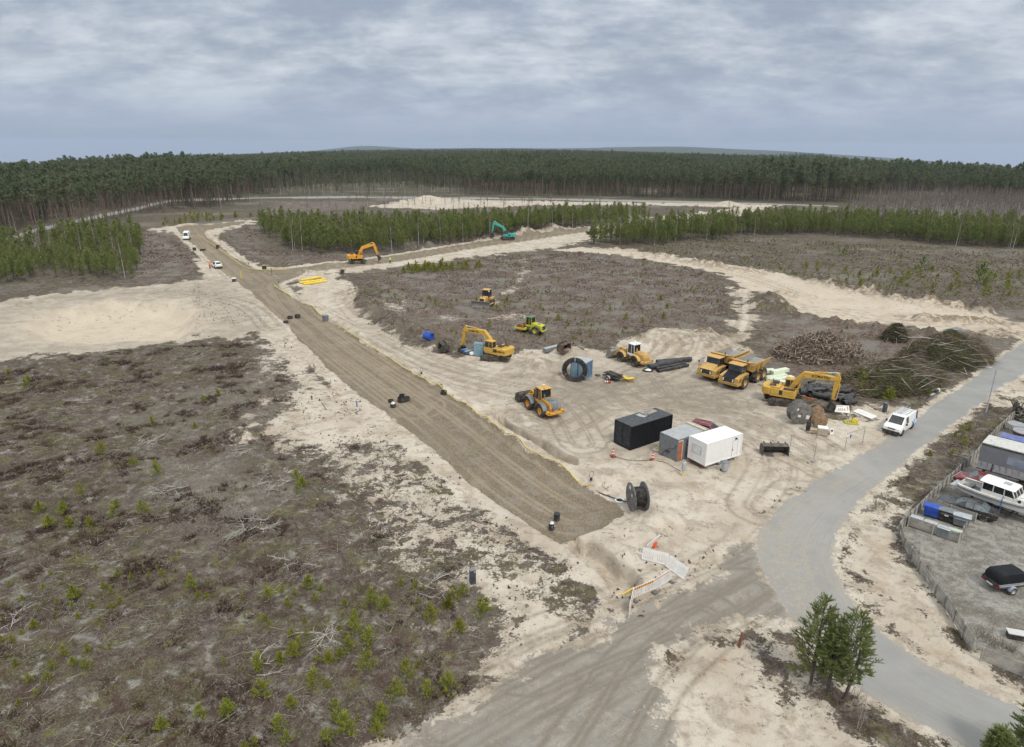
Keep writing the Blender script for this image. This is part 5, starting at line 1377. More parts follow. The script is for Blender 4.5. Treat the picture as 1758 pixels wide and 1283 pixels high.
# grey cabin
yg = yaw_px((1161, 793), (1222, 770))
r2, b2, f2 = container('site_cabin', 'grey site cabin with a narrow orange door', 'cabin', (1161, 794, -2.35, -1.15), yg, 4.7, 2.3, 2.35, GREYP, mat('pale_grey_roof', (.36, .38, .40), .6, dust=.15))
q = MB(); q.box((-1.98, -1.165, 1.22), (.62, .05, 2.0)); dd = q.build('door', mat('orange_door_paint', (.42, .13, .04), .55, dust=.1), r2, bevel=.01)
q = MB()
for x in (-2.31, -1.65): q.box((x, -1.17, 1.24), (.05, .06, 2.1))
q.box((-1.98, -1.17, 2.27), (.7, .06, .05)); q.build('door_frame', WPLAS, b2)
q = MB(); q.box((-2.2, -1.2, 1.1), (.05, .05, .14)); q.build('handle', DKM, dd)
q = MB(); q.box((-2.365, .05, .75), (.03, .55, .3)); q.build('vent', DKM, b2)
q = MB(); q.tube([(-2.2, -1.18, 2.3), (-2.38, -1.1, 1.9), (-2.39, -.7, 1.35), (-2.39, 0, 1.1), (-2.38, .6, .5), (-2.39, .9, .1)], .02, n=5); q.build('cable', BLK, r2)
for k, (lx, ly) in enumerate(((1.55, 0), (1.80, 0), (2.02, .02))):
    t = on_root(r2, 'roof_plank', 'pale timber batten laid across the back of the grey cabin roof', 'plank', lx, ly, .12 + 2.35 + .06, group='battens on the grey cabin roof')
    q = MB(); q.box((0, 0, .05), (.14, 2.5, .09), rz=.02 * k - .02); q.build('plank', [NWOOD, WPLAS, NWOOD][k], t)
# white trailer cabin
yw = yaw_px((1209, 806), (1271, 786))
r3, b3, f3 = container('site_cabin', 'white site cabin on a road chassis beside the grey wheelie bin', 'cabin', (1209.5, 807, -2.5, -1.15), yw, 5.0, 2.3, 2.35, WHITE, WHITE, lift=.42)
q = MB()
for (c, d) in (((1.2, -1.16, 1.35), (.03, .03, 1.9)), ((1.95, -1.16, 1.35), (.03, .03, 1.9)), ((1.575, -1.16, 2.3), (.78, .03, .03))): q.box(c, d)
dd = q.build('door_frame', LGREY, b3)
q = MB(); q.box((1.575, -1.153, 1.35), (.72, .02, 1.88)); d3 = q.build('door', WHITE, r3)
q = MB(); q.box((1.28, -1.19, 1.3), (.05, .05, .16)); q.build('handle', DKM, d3)
q = MB(); q.box((1.575, -1.22, 2.5), (.2, .15, .12)); q.build('door_lamp', DKM, r3)
q = MB(); q.box((-2.515, .1, 1.75), (.04, 1.1, .8)); w3 = q.build('window', mat('white_shutter', (.70, .70, .69), .5, dust=.05), r3, bevel=.01)
q = MB()
for y in (-.47, .67): q.box((-2.53, y, 1.75), (.03, .03, .86))
for z in (1.33, 2.17): q.box((-2.53, .1, z), (.03, 1.17, .03))
q.build('window_frame', LGREY, w3)
q = MB(); q.box((0, 0, .36), (5.0, .9, .12)); q.box((-2.5, 0, .36), (.12, 2.2, .16)); q.tube([(2.5, -.4, .38), (3.7, 0, .38), (2.5, .4, .38)], .05, n=6); q.build('chassis', DKM, r3)
for x in (-.35, .35):
    for y in (-.98, .98): wheel(r3, x, y, .31, .2, LGREY)
for y in (-.9, .9):
    q = MB(); q.box((-2.58, y, .36), (.04, .25, .12)); q.build('tail_light', TLRED, r3)

# blue hose container
ybl = yaw_px((1004.5, 655), (1015, 648.5))
r4 = thing('storage_container', 'small blue steel container behind the black hose coil', 'container', (1004.5, 655.5, -1.1, -1.15), ybl)
q = MB(); q.box((0, 0, 1.3), (2.2, 2.3, 2.3)); q.build('wall', BLUE, r4, bevel=.03)
q = MB(); q.box((0, 0, 2.49), (2.3, 2.4, .08)); q.build('roof', LGREY, r4)
q = MB()
for s in (-1, 1):
    for k in range(5): q.box((-.9 + k * .45, s * 1.16, 1.3), (.06, .05, 2.3))
    q.box((0, s * 1.165, .2), (2.2, .06, .12)); q.box((-1.12, s * .55, 1.3), (.04, .9, 2.0))
q.build('ribs', PBLUE, r4)
xy = G(986, 657)
t = thing('hose_coil', 'huge upright coil of black pipe in front of the blue container', 'pipe coil', xy=xy, yaw=math.atan2(-xy[1], -xy[0]) - .1)
rr = random.Random(3)
for k, (rad, dx) in enumerate(((1.68, 0), (1.62, .13), (1.55, .0), (1.49, .13), (1.42, .03), (1.36, .15), (1.28, .02), (1.20, .1), (1.12, .05))):
    q = MB(); pts = [(dx + .02 * math.sin(3 * a + k), rad * math.cos(a), 1.70 + rad * math.sin(a)) for a in [2 * math.pi * j / 40 for j in range(41)]]
    q.tube(pts, .062, n=8); q.build('pipe_loop', PIPE, t)
for a in (90, 210, 330):
    q = MB(); a = R(a); q.tube([(.2, 1.2 * math.cos(a), 1.7 + 1.2 * math.sin(a)), (.25, 1.5 * math.cos(a), 1.7 + 1.5 * math.sin(a)), (.0, 1.75 * math.cos(a), 1.7 + 1.75 * math.sin(a)), (-.15, 1.5 * math.cos(a), 1.7 + 1.5 * math.sin(a))], .035, n=6); q.build('binding_strap', ORANGE if a > 3 else WPLAS, t)
t = thing('tool_cabinet', 'pale blue steel cabinet with double doors beside the left excavator', 'cabinet', (823, 611), R(20))
q = MB(); q.box((0, 0, 1.05), (.9, 1.5, 2.0)); q.build('wall', PBLUE, t, bevel=.02)
for y in (-.37, .37):
    q = MB(); q.box((-.46, y, 1.05), (.03, .7, 1.9)); q.build('door', PBLUE, t, bevel=.01)
t.rotation_euler.z = R(75)
# small hut behind the brush
t = thing('utility_hut', 'small tan hut with a grey hipped roof behind the brush heap', 'hut', (1634, 588), R(25))
q = MB(); q.box((0, 0, 1.0), (2.6, 2.0, 2.0)); q.build('wall', mat('tan_wall', (.36, .30, .22), .8), t)
q = MB(); q.loft([[(-1.5, -1.2, 2.0), (-1.5, 1.2, 2.0), (1.5, 1.2, 2.0), (1.5, -1.2, 2.0)], [(-.5, -.1, 2.6), (-.5, .1, 2.6), (.5, .1, 2.6), (.5, -.1, 2.6)]]); q.build('roof', GREYP, t)

# ------------------------------------------------------------------ cable drums
def drum(label, px, yaw, Rd, W, flange, core, coil=None, stickers=(), group='cable drums on the site', hub=.45):
    root = thing('cable_drum', label, 'cable drum', px, yaw, group)
    for s in (-1, 1):
        q = MB(); x = s * W / 2
        q.lathe([(0, x - .045), (Rd - .03, x - .045), (Rd, x - .03), (Rd, x + .03), (Rd - .03, x + .045), (0, x + .045)], (0, 0, Rd), axis='x', n=40)
        f = q.build('flange', flange, root)
        q = MB()
        q.cyl((x + s * .03, 0, Rd), (x + s * .055, 0, Rd), .09, n=12)
        for k in range(8):
            a = 2 * math.pi * k / 8; q.cyl((x + s * .04, Rd * .52 * math.cos(a), Rd + Rd * .52 * math.sin(a)), (x + s * .06, Rd * .52 * math.cos(a), Rd + Rd * .52 * math.sin(a)), .03, n=6)
        q.build('hub_bolts', DKM, f)
        if s < 0:
            for (yy, zz, w, h) in stickers:
                q = MB(); q.box((x - .052, yy, Rd + zz), (.012, w, h), rx=.3); q.build('label_sheet', WPLAS, f)
    q = MB(); q.lathe([(Rd * hub, -W / 2), (Rd * hub, W / 2)], (0, 0, Rd), axis='x', n=30); q.build('core', core, root)
    if coil:
        q = MB(); n = 16; pr = []
        for k in range(n):
            x0 = -W / 2 + .06 + (W - .12) * k / n; x1 = x0 + (W - .12) / n
            pr += [(coil - .03, x0), (coil, (x0 + x1) / 2)]
        pr.append((coil - .03, W / 2 - .06))
        q.lathe(pr, (0, 0, Rd), axis='x', n=40); q.build('wound_cable', BLK, root)
    return root
drum('big grey cable drum full of black cable at the end of the gravel road', (1093, 879), R(10), 1.26, 1.2, GWOOD, BLK, coil=.86, stickers=((.25, .8, .35, .4), (-.3, .3, .18, .22)))
drum('big empty grey cable drum standing by the tracks of the right excavator', (1370, 726.5), R(92), 1.3, 1.05, GWOOD, BWOOD, stickers=())
o = [x for x in bpy.data.objects if x.name.startswith('cable_drum')][-1]
for (yy, zz, w, h) in ((-.5, .55, .2, .25), (-.25, -.25, .35, .28), (.75, -.4, .4, .45)):
    q = MB(); q.box((-1.05 / 2 - .052, -yy, 1.3 + zz), (.012, w, h), rx=.2); q.build('label_sheet', WPLAS, o)
drum('dark half hidden cable drum between the big empty drum and the small brown one', (1397, 722), R(95), .95, .7, BWOOD, BLK, coil=.8)
drum('small brown wooden cable drum next to the pallet and white crate', (1405, 733.5), R(92), .80, .7, BWOOD, BWOOD)

# ------------------------------------------------------------------ loose attachments and goods
LOADER_PR = [(.75, 1.05), (.2, 1.2), (-.25, 1.0), (-.42, .55), (-.3, .15), (.05, 0.0), (.95, 0.0)]
def loose_bucket(label, px, yaw, w, m, sc=1.0):
    t = thing('loader_bucket', label, 'bucket', px, yaw, 'loose buckets lying about', scale=sc)
    scoop(w, LOADER_PR, .05).build('shell', m, t, bevel=.01)
    q = MB()
    for y in (-w * .42, -w * .15, w * .15, w * .42): q.box((.1, y, 1.18), (.3, .06, .22))
    q.build('hook_lug', DKM, t)
loose_bucket('wide dark loader bucket on the sand right of the white cabin', (1327, 777), R(-93), 2.6, mat('brown_steel', (.10, .09, .08), .6, .3, dust=.2))
loose_bucket('rust brown bucket standing on the sand behind the blue hose container', (965, 611), R(-35), 1.9, mat('rust_brown_steel', (.07, .045, .035), .7, dust=.2), 1.1)
loose_bucket('black bucket at the dark soil heap left of the excavator bucket', (765, 603), R(200), 1.7, DKM, 1.1)
t = thing('steel_beam', 'long grey steel box beam lying on the sand bank', 'beam', (946, 604), yaw_px((931, 608), (961, 600)))
q = MB(); q.box((0, 0, .3), (3.0, .8, .55)); q.build('beam', GREYP, t, bevel=.03)
q = MB(); q.box((0, 0, .6), (2.9, .7, .03)); q.build('lid', LGREY, t)
t = thing('steel_drum', 'bright blue metal bin lying at the end of the spoil bank', 'bin', (736, 590), R(-38))
q = MB(); q.lathe([(0, -.75), (.62, -.75), (.64, -.7), (.64, .72), (.58, .75), (.56, .6), (0, .55)], (0, 0, .64), axis='x', n=24); q.build('shell', BRBLUE, t)
q = MB(); q.box((0, 0, 1.25), (1.1, .5, .2)); q.build('hatch', BRBLUE, t, bevel=.04)
for k, (px, py, ry) in enumerate(((797, 604, 10), (803, 607, 40))):
    t = thing('crate', ['blue crate lying nearest the left excavator arm', 'blue crate lying nearest the white sack'][k], 'crate', (px, py), R(ry))
    q = MB(); q.box((0, 0, .2), (1.1, .6, .4)); q.build('box', BLUE if k else BRBLUE, t, bevel=.03)
    q = MB(); q.box((0, 0, .42), (1.14, .64, .05)); q.build('lid', PBLUE, t)
def sack(label, px, r=.5, m=WPLAS, h=.6):
    b = MB(); rg = random.Random(int(px[0])); rings = []
    for k in range(7):
        a = k / 6; rad = r * (math.sin(math.pi * (.12 + .8 * a))) * (1 if k < 6 else .5)
        rings.append([(rad * math.cos(j * .5236) * rg.uniform(.85, 1.15), rad * math.sin(j * .5236) * rg.uniform(.85, 1.15), a * h) for j in range(12)])
    b.loft(rings); o = b.build('sack', m); at(o, px); return tag(o, label, 'sack')
sack('white sack beside the pale blue cabinet', (811, 610), .5)

def hollow(b, L, r, th=.05, n=20):
    b.lathe([(r, -L / 2), (r, L / 2), (r - th, L / 2), (r - th, -L / 2), (r, -L / 2)], (0, 0, 0), axis='x', n=n)
def pipe_run(label, pa, pb, r, m=PIPE, z=0.0, group=None, ribs=False, name='plastic_pipe', liner=None):
    A, B = G(*pa), G(*pb); L = math.hypot(B[0] - A[0], B[1] - A[1])
    t = thing(name, label, 'pipe', xy=((A[0] + B[0]) / 2, (A[1] + B[1]) / 2), yaw=math.atan2(B[1] - A[1], B[0] - A[0]), group=group)
    q = MB()
    hollow(q, L, r)
    o = q.build('pipe_wall', m, t, loc=(0, 0, r + z))
    if ribs:
        q = MB()
        for k in range(int(L / .35)): q.lathe([(r, -.06), (r + .025, -.04), (r + .025, .04), (r, .06)], (-L / 2 + .18 + k * .35, 0, 0), axis='x', n=20)
        q.build('rib', m, o)
    if liner:
        q = MB(); q.lathe([(r - .055, -L / 2 + .02), (r - .055, L / 2 - .02)], (0, 0, 0), axis='x', n=20); q.build('liner', liner, o)
    return t
pipe_run('thick black pipe lying farthest back, beside the yellow loader', (1127, 627), (1186, 622), .36, group='black pipes laid out in the yard', liner=PBLUE)
pipe_run('thick black pipe with a pale blue inside and an open mouth', (1113, 637.5), (1168, 627), .46, group='black pipes laid out in the yard', liner=PBLUE)
for k in range(3): pipe_run('slim black pipe in the bundle of three', (1127, 638 + k * 1.3), (1177, 628.5 + k * 1.3), .14, z=.05, group='slim black pipes in a bundle')
for k in range(2): pipe_run('slim black pipe resting on top of the bundle of three', (1126.5, 638.7 + k * 1.3), (1176.5, 629.2 + k * 1.3), .13, z=.31, group='slim black pipes on top of the bundle')
pipe_run('black pipe lying nearest the viewer in the pipe rows', (1130, 642), (1181, 631.5), .24, group='black pipes laid out in the yard')
t = thing('hose_ring', 'flat ring of black hose at the mouth of the thick pipe', 'hose', (1112, 638.5)); q = MB()
for k in range(3): q.tube([(.75 * math.cos(a) * (1 - k * .06), .75 * math.sin(a) * (1 - k * .06), .05 + k * .05) for a in [2 * math.pi * j / 30 for j in range(31)]], .035, n=6)
q.build('hose', PIPE, t)
sack('white plastic sack inside the flat hose ring', (1113, 639), .45, h=.35)
for k, (a, b) in enumerate((((514, 487.5), (557, 481.5)), ((521, 489.5), (561, 484)), ((517, 486), (552, 480)))):
    pipe_run('yellow ribbed pipe lying on the sand island', a, b, .22, YPIPE, z=.0 if k < 2 else .3, group='yellow pipes on the sand island', ribs=True)
for k, (a, b) in enumerate((((1052, 1003.5), (1090, 990)), ((1056, 1006), (1085, 999)))):
    A, B = G(*a), G(*b); q = MB(); q.tube([(A[0], A[1], gz(*A) + .12), ((A[0] + B[0]) / 2, (A[1] + B[1]) / 2, gz((A[0] + B[0]) / 2, (A[1] + B[1]) / 2) + .2), (B[0], B[1], gz(*B) + .3)], .045, n=8)
    tag(q.build('conduit', YPIPE), ['yellow conduit sticking out of the trench behind the striped barrier', 'shorter yellow conduit in the trench nearest the striped barrier'][k], 'conduit')
# heap of pipe offcuts behind the excavator arm
rg = random.Random(12)
gp = 'black pipe offcuts heaped behind the excavator arm'
proto = {}
for k in range(26):
    px = (rg.uniform(1380, 1458), 0); px = (px[0], 672 + (px[0] - 1380) * .16 + rg.uniform(-11, 11))
    r = rg.choice((.16, .2, .26, .34)); L = rg.choice((1.3, 2.4, 3.6))
    A = G(*px); yaw = R(rg.choice((8, 12, -25, 30, -40, 70)) + rg.uniform(-15, 15))
    key = (r, L)
    if key not in proto:
        t = thing('plastic_pipe', 'black pipe offcut in the jumbled heap behind the excavator arm', 'pipe', xy=A, yaw=yaw, group=gp)
        q = MB(); hollow(q, L, r, .03, 16); q.build('pipe_wall', PIPE, t); proto[key] = t
    else:
        t = copy_tree(proto[key]); t.location = (A[0], A[1], 0); t.rotation_euler = (0, 0, yaw)
    t.location.z = gz(*A) + r + rg.uniform(0, .55) * (1 if k % 2 else 0); t.rotation_euler.y = R(rg.uniform(-7, 7))
pipe_run('long black pipe at the right end of the heap', (1436, 692), (1464, 684), .36)
pipe_run('black corrugated pipe lying right of the excavator stick', (1447, 697.5), (1468, 693.5), .34, ribs=True)
pipe_run('orange pipe poking out from behind the big empty drum', (1378, 686), (1396, 692), .07, ORANGE, z=.3)
for k, (px, py, ry, L, W, H, z) in enumerate(((1314, 645, 10, 2.6, .9, .8, 0), (1332, 652, 24, 3.4, .8, .55, 0), (1343, 655, 20, 3.4, .8, .5, .0), (1337, 648, 26, 3.0, .8, .5, .55), (1350, 661, -40, 1.9, .9, .25, .1), (1322, 655, 60, 1.6, .8, .5, 0))):
    q = MB(); q.box((0, 0, H / 2), (L, W, H)); o = q.build('foam_block', FOAM, bevel=.04); at(o, (px, py), R(ry), z=z)
    tag(o, ['pale foam block right behind the rear wheels of the near dump truck', 'long pale foam block in the middle of the stack on the ground', 'long pale foam block nearest the excavator cab', 'long pale foam block laid on top of the others', 'thin pale foam slab leaning at the front of the foam stack', 'short pale foam block at the lower left of the foam stack'][k], 'foam block', 'pale foam blocks behind the dump truck')
for k, (px, py, L, W, H, y, lab, m) in enumerate(((1394.5, 742, 1.3, .9, 0, -18, 'new wooden pallet lying in front of the small brown drum', NWOOD),)):
    t = thing('pallet', lab, 'pallet', (px, py), R(y)); pallet_parts(t, m)
t = thing('mesh_roll', 'black roll standing on the left end of the new pallet', 'roll', (1386.5, 741), 0, z=gz(*G(1386.5, 741)) + .14)
q = MB(); q.lathe([(0, 0), (.24, 0), (.25, .5), (.24, 1.05), (.2, 1.06), (.1, 1.0), (0, 1.0)], axis='z', n=18); q.build('roll', BLK, t)
t = thing('crate', 'wooden crate with a white lid right of the new pallet', 'crate', (1411, 747), R(-22))
q = MB(); q.box((0, 0, .5), (1.0, .85, .75)); q.build('box', mat('pale_plywood', (.42, .36, .29), .8), t); q = MB(); q.box((0, 0, .9), (1.06, .9, .08)); q.build('lid', WPLAS, t)
q = MB(); q.box((0, 0, .06), (1.1, .9, .1)); q.build('bearer', BWOOD, t)
t = thing('sign_board', 'small white sign board with a dark mark on the ground right of the crate', 'sign', (1427, 747), R(-80))
q = MB(); q.box((0, 0, .42), (.04, .5, .75), ry=-.25); q.build('board', WPLAS, t); q = MB(); q.box((.02, 0, .5), (.03, .22, .18), ry=-.25); q.build('mark', DKM, t); q = MB(); q.box((-.15, 0, .25), (.03, .4, .5), ry=.3); q.build('prop', DKM, t)
t = thing('yellow_frame', 'lime yellow folding frame lying flat left of the white van', 'frame', (1461.5, 727), R(-15))
q = MB()
for s in (-1, 1): q.box((0, s * .45, .1), (1.5, .08, .1)); q.box((s * .7, 0, .1), (.08, .9, .1))
for k in range(6): q.box((-.55 + k * .22, 0, .12), (.1, .85, .05))
q.build('grid', LIME, t); q = MB(); q.box((.3, .1, .35), (.5, .2, .45), ry=.4); q.build('bracket', YPIPE, t)
q = MB(); q.box((0, 0, .07), (2.6, .95, .12)); q.box((0, 0, .14), (2.5, .06, .03)); o = q.build('white_panel', WPLAS, bevel=.02); at(o, (1484.5, 713.5), yaw_px((1470, 707.5), (1499, 719)), z=.1, tilt=(R(12), 0)); tag(o, 'white plastic panel lying on the sand left of the black post', 'panel')
t = thing('flat_trailer', 'small flat car trailer loaded with dark timber in the middle of the yard', 'trailer', (1052, 653), R(-48))
q = MB(); q.box((0, 0, .5), (2.6, 1.5, .12)); q.tube([(1.3, 0, .5), (2.9, 0, .42)], .05, n=6); q.build('bed', DKM, t)
for y in (-.85, .85):
    wheel(t, -.2, y, .3, .18, LGREY)
    q = MB(); arc = [(-.2 + .38 * math.cos(R(d)), .3 + .38 * math.sin(R(d))) for d in range(0, 181, 20)]; arc2 = [(-.2 + .34 * math.cos(R(d)), .3 + .34 * math.sin(R(d))) for d in range(180, -1, -20)]; q.prism(arc + arc2, y - .12, y + .12); q.build('mudguard', LGREY, t)
q = MB(); rg = random.Random(4)
for k in range(9): q.box((rg.uniform(-.3, .3), rg.uniform(-.6, .6), .62 + rg.uniform(0, .25)), (rg.uniform(1.2, 2.6), .16, .1), rz=rg.uniform(-.25, .25))
q.build('timber', mat('dark_timber', (.05, .045, .042), .8, dust=.2), t)
t = thing('pipe_bend', 'yellow pipe bend resting on a wooden pallet in the yard', 'pipe', (1079, 656), R(-5), z=gz(*G(1079, 656)) + .17)
q = MB(); q.tube([(-.75, 0, .55), (-.5, 0, .22), (-.15, .0, .16), (.2, 0, .18), (.7, 0, .3)], .16, n=12); q.build('bend', YPIPE, t)
t = thing('pallet', 'wooden pallet under the yellow pipe bend', 'pallet', (1079, 656), R(-5)); pallet_parts(t, BWOOD, 1.5, .8)
def cone(label, px, lying=False):
    t = thing('traffic_cone', label, 'traffic cone', px, R(20), 'traffic cones')
    q = MB(); q.box((0, 0, .03), (.52, .52, .06)); q.build('base', BLK, t, bevel=.02)
    q = MB(); q.lathe([(.19, .05), (.105, .5), (.035, .98), (0, .98)], axis='z', n=16); c = q.build('cone', mat('cone_red', (.55, .05, .025), .5, dust=.08), t)
    for z0, z1 in ((.34, .48), (.62, .76)):
        q = MB(); f = lambda z: .19 - (z - .05) * .166 + .006
        q.lathe([(f(z0), z0), (f(z1), z1)], axis='z', n=16); q.build('white_band', WPLAS, c)
    if lying: t.rotation_euler = (0, R(84), R(190)); t.location.z += .2
cone('red and white traffic cone in front of the black container', (1052.5, 783.5)); cone('red and white traffic cone left of the grey cabin', (1120, 794)); cone('red traffic cone lying on its side by the flat trailer', (1047, 659.5), True)
t = thing('wheelie_bin', 'grey two wheeled rubbish bin against the white cabin', 'bin', (1243.5, 809), R(-70))
q = MB(); q.loft([[(-.24, -.24, .12), (-.24, .24, .12), (.24, .24, .12), (.24, -.24, .12)], [(-.34, -.32, 1.0), (-.34, .32, 1.0), (.32, .32, 1.0), (.32, -.32, 1.0)]]); q.build('body', LGREY, t, bevel=.03)
q = MB(); q.prism([(-.4, 1.0), (.36, 1.0), (.33, 1.07), (-.3, 1.12)], -.35, .35); q.build('lid', GREYP, t, bevel=.02)
for y in (-.24, .24): q = MB(); q.cyl((-.25, y - .03, .12), (-.25, y + .03, .12), .12, n=14); q.build('wheel', BLK, t)
t = thing('meter_box', 'pale grey electric meter box on a post with a yellow sleeve', 'meter box', (1173, 817.5), R(-60))
q = MB(); q.box((0, 0, 1.05), (.25, .42, .85)); q.build('box', LGREY, t, bevel=.02); q = MB(); q.cyl((0, -.1, 0), (0, -.1, .7), .06, n=8); q.build('yellow_sleeve', YPIPE, t); q = MB(); q.box((-.14, .05, .8), (.05, .12, 1.5)); q.build('post', WOOD, t)
t = thing('ground_sheet', 'white sheet with a yellow scrap on the ground left of the grey cabin', 'sheet', (1128, 772), .4)
q = MB(); q.box((0, 0, .03), (.9, .6, .03)); q.build('sheet', WPLAS, t); q = MB(); q.box((.1, .1, .09), (.4, .25, .12)); q.build('scrap', YPIPE, t)

# ------------------------------------------------------------------ shafts, pumps, posts
def ring(label, px, r=.36, h=.55, m=PIPE, lid=False, grp='black plastic shaft rings along the gravel road'):
    t = thing('shaft_ring', label, 'shaft ring', px, 0, grp)
    q = MB()
    q.lathe([(r * .8, 0), (r, 0), (r, h * .3), (r * 1.06, h * .33), (r * 1.06, h * .45), (r, h * .48), (r, h), (r * .9, h), (r * .9, .03), (0, .03)] if not lid else [(r, 0), (r, h * .85), (r * 1.12, h * .86), (r * 1.12, h), (r * .95, h * 1.05), (0, h * 1.05)], axis='z', n=22)
    q.build('ring_wall', m, t)
    return t
ring('low black ring left of the pair on the gravel road', (671, 689), .33, .25); ring('black ring with a smaller one set inside, middle of the gravel road', (690, 688), .55, .45)
ring('small black ring stacked inside the wider ring on the gravel road', (690, 685.5), .34, .65); ring('black half ring leaning beside the wider ring on the gravel road', (698, 687), .42, .4)
ring('black ring with a white bag on it, nearest the left sand edge', (675, 697.5), .34, .4); sack('white bag on the black ring near the left sand edge', (675, 697), .28, h=.6)
ring('black cone shaped ring on the yellow conduit line', (762, 681), .40, .75); ring('tall black capped shaft near the end of the gravel road', (956, 890), .26, .58, lid=True)
ring('black shaft wrapped in white plastic near the end of the gravel road', (947, 906), .25, .55); sack('white plastic wrapped round the shaft near the end of the gravel road', (947.5, 905.5), .27, h=.68)
for k, (px, py, r, h, lab) in enumerate(((498, 546, .5, .35, 'flat black ring left of its twin at the top of the wide gravel road'), (511, 545, .5, .5, 'flat black ring right of its twin at the top of the wide gravel road'), (491, 554, .45, .3, 'flat black ring nearest the sand strip at the top of the gravel road'),
        (334, 430, .5, .8, 'tall black ring far up the gravel road below the high roofed van'), (346, 431, .5, .5, 'black ring beside the small one far up the gravel road'), (351, 430, .35, .4, 'smallest black ring far up the gravel road'), (374, 427, .5, 1.0, 'black ring on the far yellow edge line'), (454, 463, .55, .9, 'black ring at the far side of the road fork'))):
    ring(lab, (px, py), r, h)
t = thing('steel_bin', 'blue grey open bin beside the top of the yellow line', 'bin', (559, 551), R(-30)); q = MB(); q.loft([[(-.35, -.35, 0), (-.35, .35, 0), (.35, .35, 0), (.35, -.35, 0)], [(-.45, -.45, 1.0), (-.45, .45, 1.0), (.45, .45, 1.0), (.45, -.45, 1.0)], [(-.38, -.38, .95), (-.38, .38, .95), (.38, .38, .95), (.38, -.38, .95)]]); q.build('shell', GREYP, t)
t = thing('ground_box', 'white topped box on the road by the fork', 'box', (402, 484), R(20)); q = MB(); q.box((0, 0, .35), (.9, .8, .7)); q.build('shell', DKM, t); q = MB(); q.box((0, 0, .8), (1.0, .7, .3)); q.build('lid', WPLAS, t, bevel=.08)
def post(name, label, cat, px, h, r, m, cap=None, tilt=0):
    t = thing(name, label, cat, px); q = MB(); q.cyl((0, 0, -.1), (tilt * h, 0, h), r, n=10); q.build('post', m, t)
    q = MB(); q.cyl((tilt * h, 0, h), (tilt * h, 0, h + .06), r * 1.25, n=10); q.build('cap', cap or m, t)
    return t
post('marker_post', 'rust brown steel post standing on the sand island by the road', 'post', (1269, 1109), 1.05, .085, RUST, tilt=.08)
post('marker_post', 'yellow marker post on the far road fork', 'post', (414.5, 478), 1.6, .08, YPIPE); post('marker_post', 'thin grey marker post at the far road fork', 'post', (467, 473), 1.7, .06, DKM)
post('water_standpipe', 'bright blue water standpipe on the bare sand', 'standpipe', (613, 698), .7, .07, BRBLUE); post('water_standpipe', 'pale blue water standpipe near the top of the gravel road', 'standpipe', (447.5, 552), .7, .08, PBLUE)
post('marker_post', 'dark post left standing on the bare sand lobe', 'post', (561, 703), .9, .04, DKM, tilt=-.6)
for k, (px, py, lab) in enumerate(((723.8, 649, 'grey pump with a black top and wire loop on the sand bank'), (1014.5, 833, 'grey pump with a wire loop at the end of the yellow line'), (479, 490, 'small grey pump at the tip of the sand island'), (427, 456.5, 'small dark pump on the far sand bank'))):
    t = thing('pump', lab, 'pump', (px, py), 0, 'pumps along the road edge')
    q = MB(); q.cyl((0, 0, 0), (0, 0, .6), .15, n=14); q.build('body', LGREY, t); q = MB(); q.cyl((0, 0, .6), (0, 0, .85), .13, .1, n=14); q.build('cap', BLK, t)
    q = MB(); q.tube([(-.1, 0, .8), (-.2, 0, 1.15), (-.05, 0, 1.5), (.12, 0, 1.5), (.2, 0, 1.2), (.1, 0, .82)], .018, n=5); q.build('wire_loop', DKM, t)
for px, py, w, h, lab in ((811.5, 1000, .42, 1.15, 'dark blue grey service cabinet on the edge of the heath'), (1518, 708, .42, 1.15, 'dark grey service cabinet on the sand by the white van')):
    t = thing('service_cabinet', lab, 'cabinet', (px, py), R(20)); q = MB(); q.box((0, 0, h / 2 - .05), (w, w * .8, h + .1)); q.build('shell', mat('slate_paint', (.05, .06, .075), .5, dust=.08), t, bevel=.01)
    q = MB(); q.box((0, 0, h + .02), (w + .04, w * .8 + .04, .05)); q.build('lid', GREYP, t); q = MB(); q.box((w / 2 - .1, -w * .4 - .005, h * .9), (.12, .02, .1)); q.build('plate', LGREY, t)
def ground_line(name, label, cat, pts, r, m, wob=.0, n=6, z=.03):
    L = smooth_line(GP(pts), n); rg = random.Random(len(pts)); b = MB()
    P = np.array(L); Z = terrain(P[:, 0], P[:, 1])
    # ride over the roughest bits of the ground
    b.tube([(p[0] + rg.uniform(-wob, wob), p[1] + rg.uniform(-wob, wob), zz + r + z) for p, zz in zip(L, Z)], r, n=6)
    return tag(b.build(name, m), label, cat)
PYEL = mat('pale_yellow_conduit', (.72, .56, .10), .5, dust=.15)
ground_line('conduit_line', 'long yellow conduit laid along the right edge of the wide gravel road', 'conduit', [(578, 559), (618, 585.5), (680, 626), (720, 652), (758, 675), (797, 703), (836, 728), (870, 751), (899, 772), (950, 804), (1000, 834)], .045, PYEL, .03, 8, .1)
ground_line('conduit_line', 'yellow conduit along the far right edge of the road before the fork', 'conduit', [(339, 402), (352, 413), (371, 425), (392, 440), (418, 458.5), (448, 464.5), (492, 464)], .07, PYEL, .02, 8, .1)
ground_line('conduit_line', 'yellow conduit along the tip of the sand island', 'conduit', [(471, 491), (485, 500), (500, 509)], .07, PYEL, .02, 8, .1); ground_line('conduit_line', 'short yellow conduit between the sand island and the blue grey bin', 'conduit', [(519, 521), (536, 532), (554, 545)], .07, PYEL, .02, 8, .1)
ground_line('power_cable', 'black cable running from the yellow conduit to the cable drum', 'cable', [(1000, 834), (1020, 843), (1045, 853), (1062, 862), (1078, 868)], .05, BLK, .03, 8, .08)
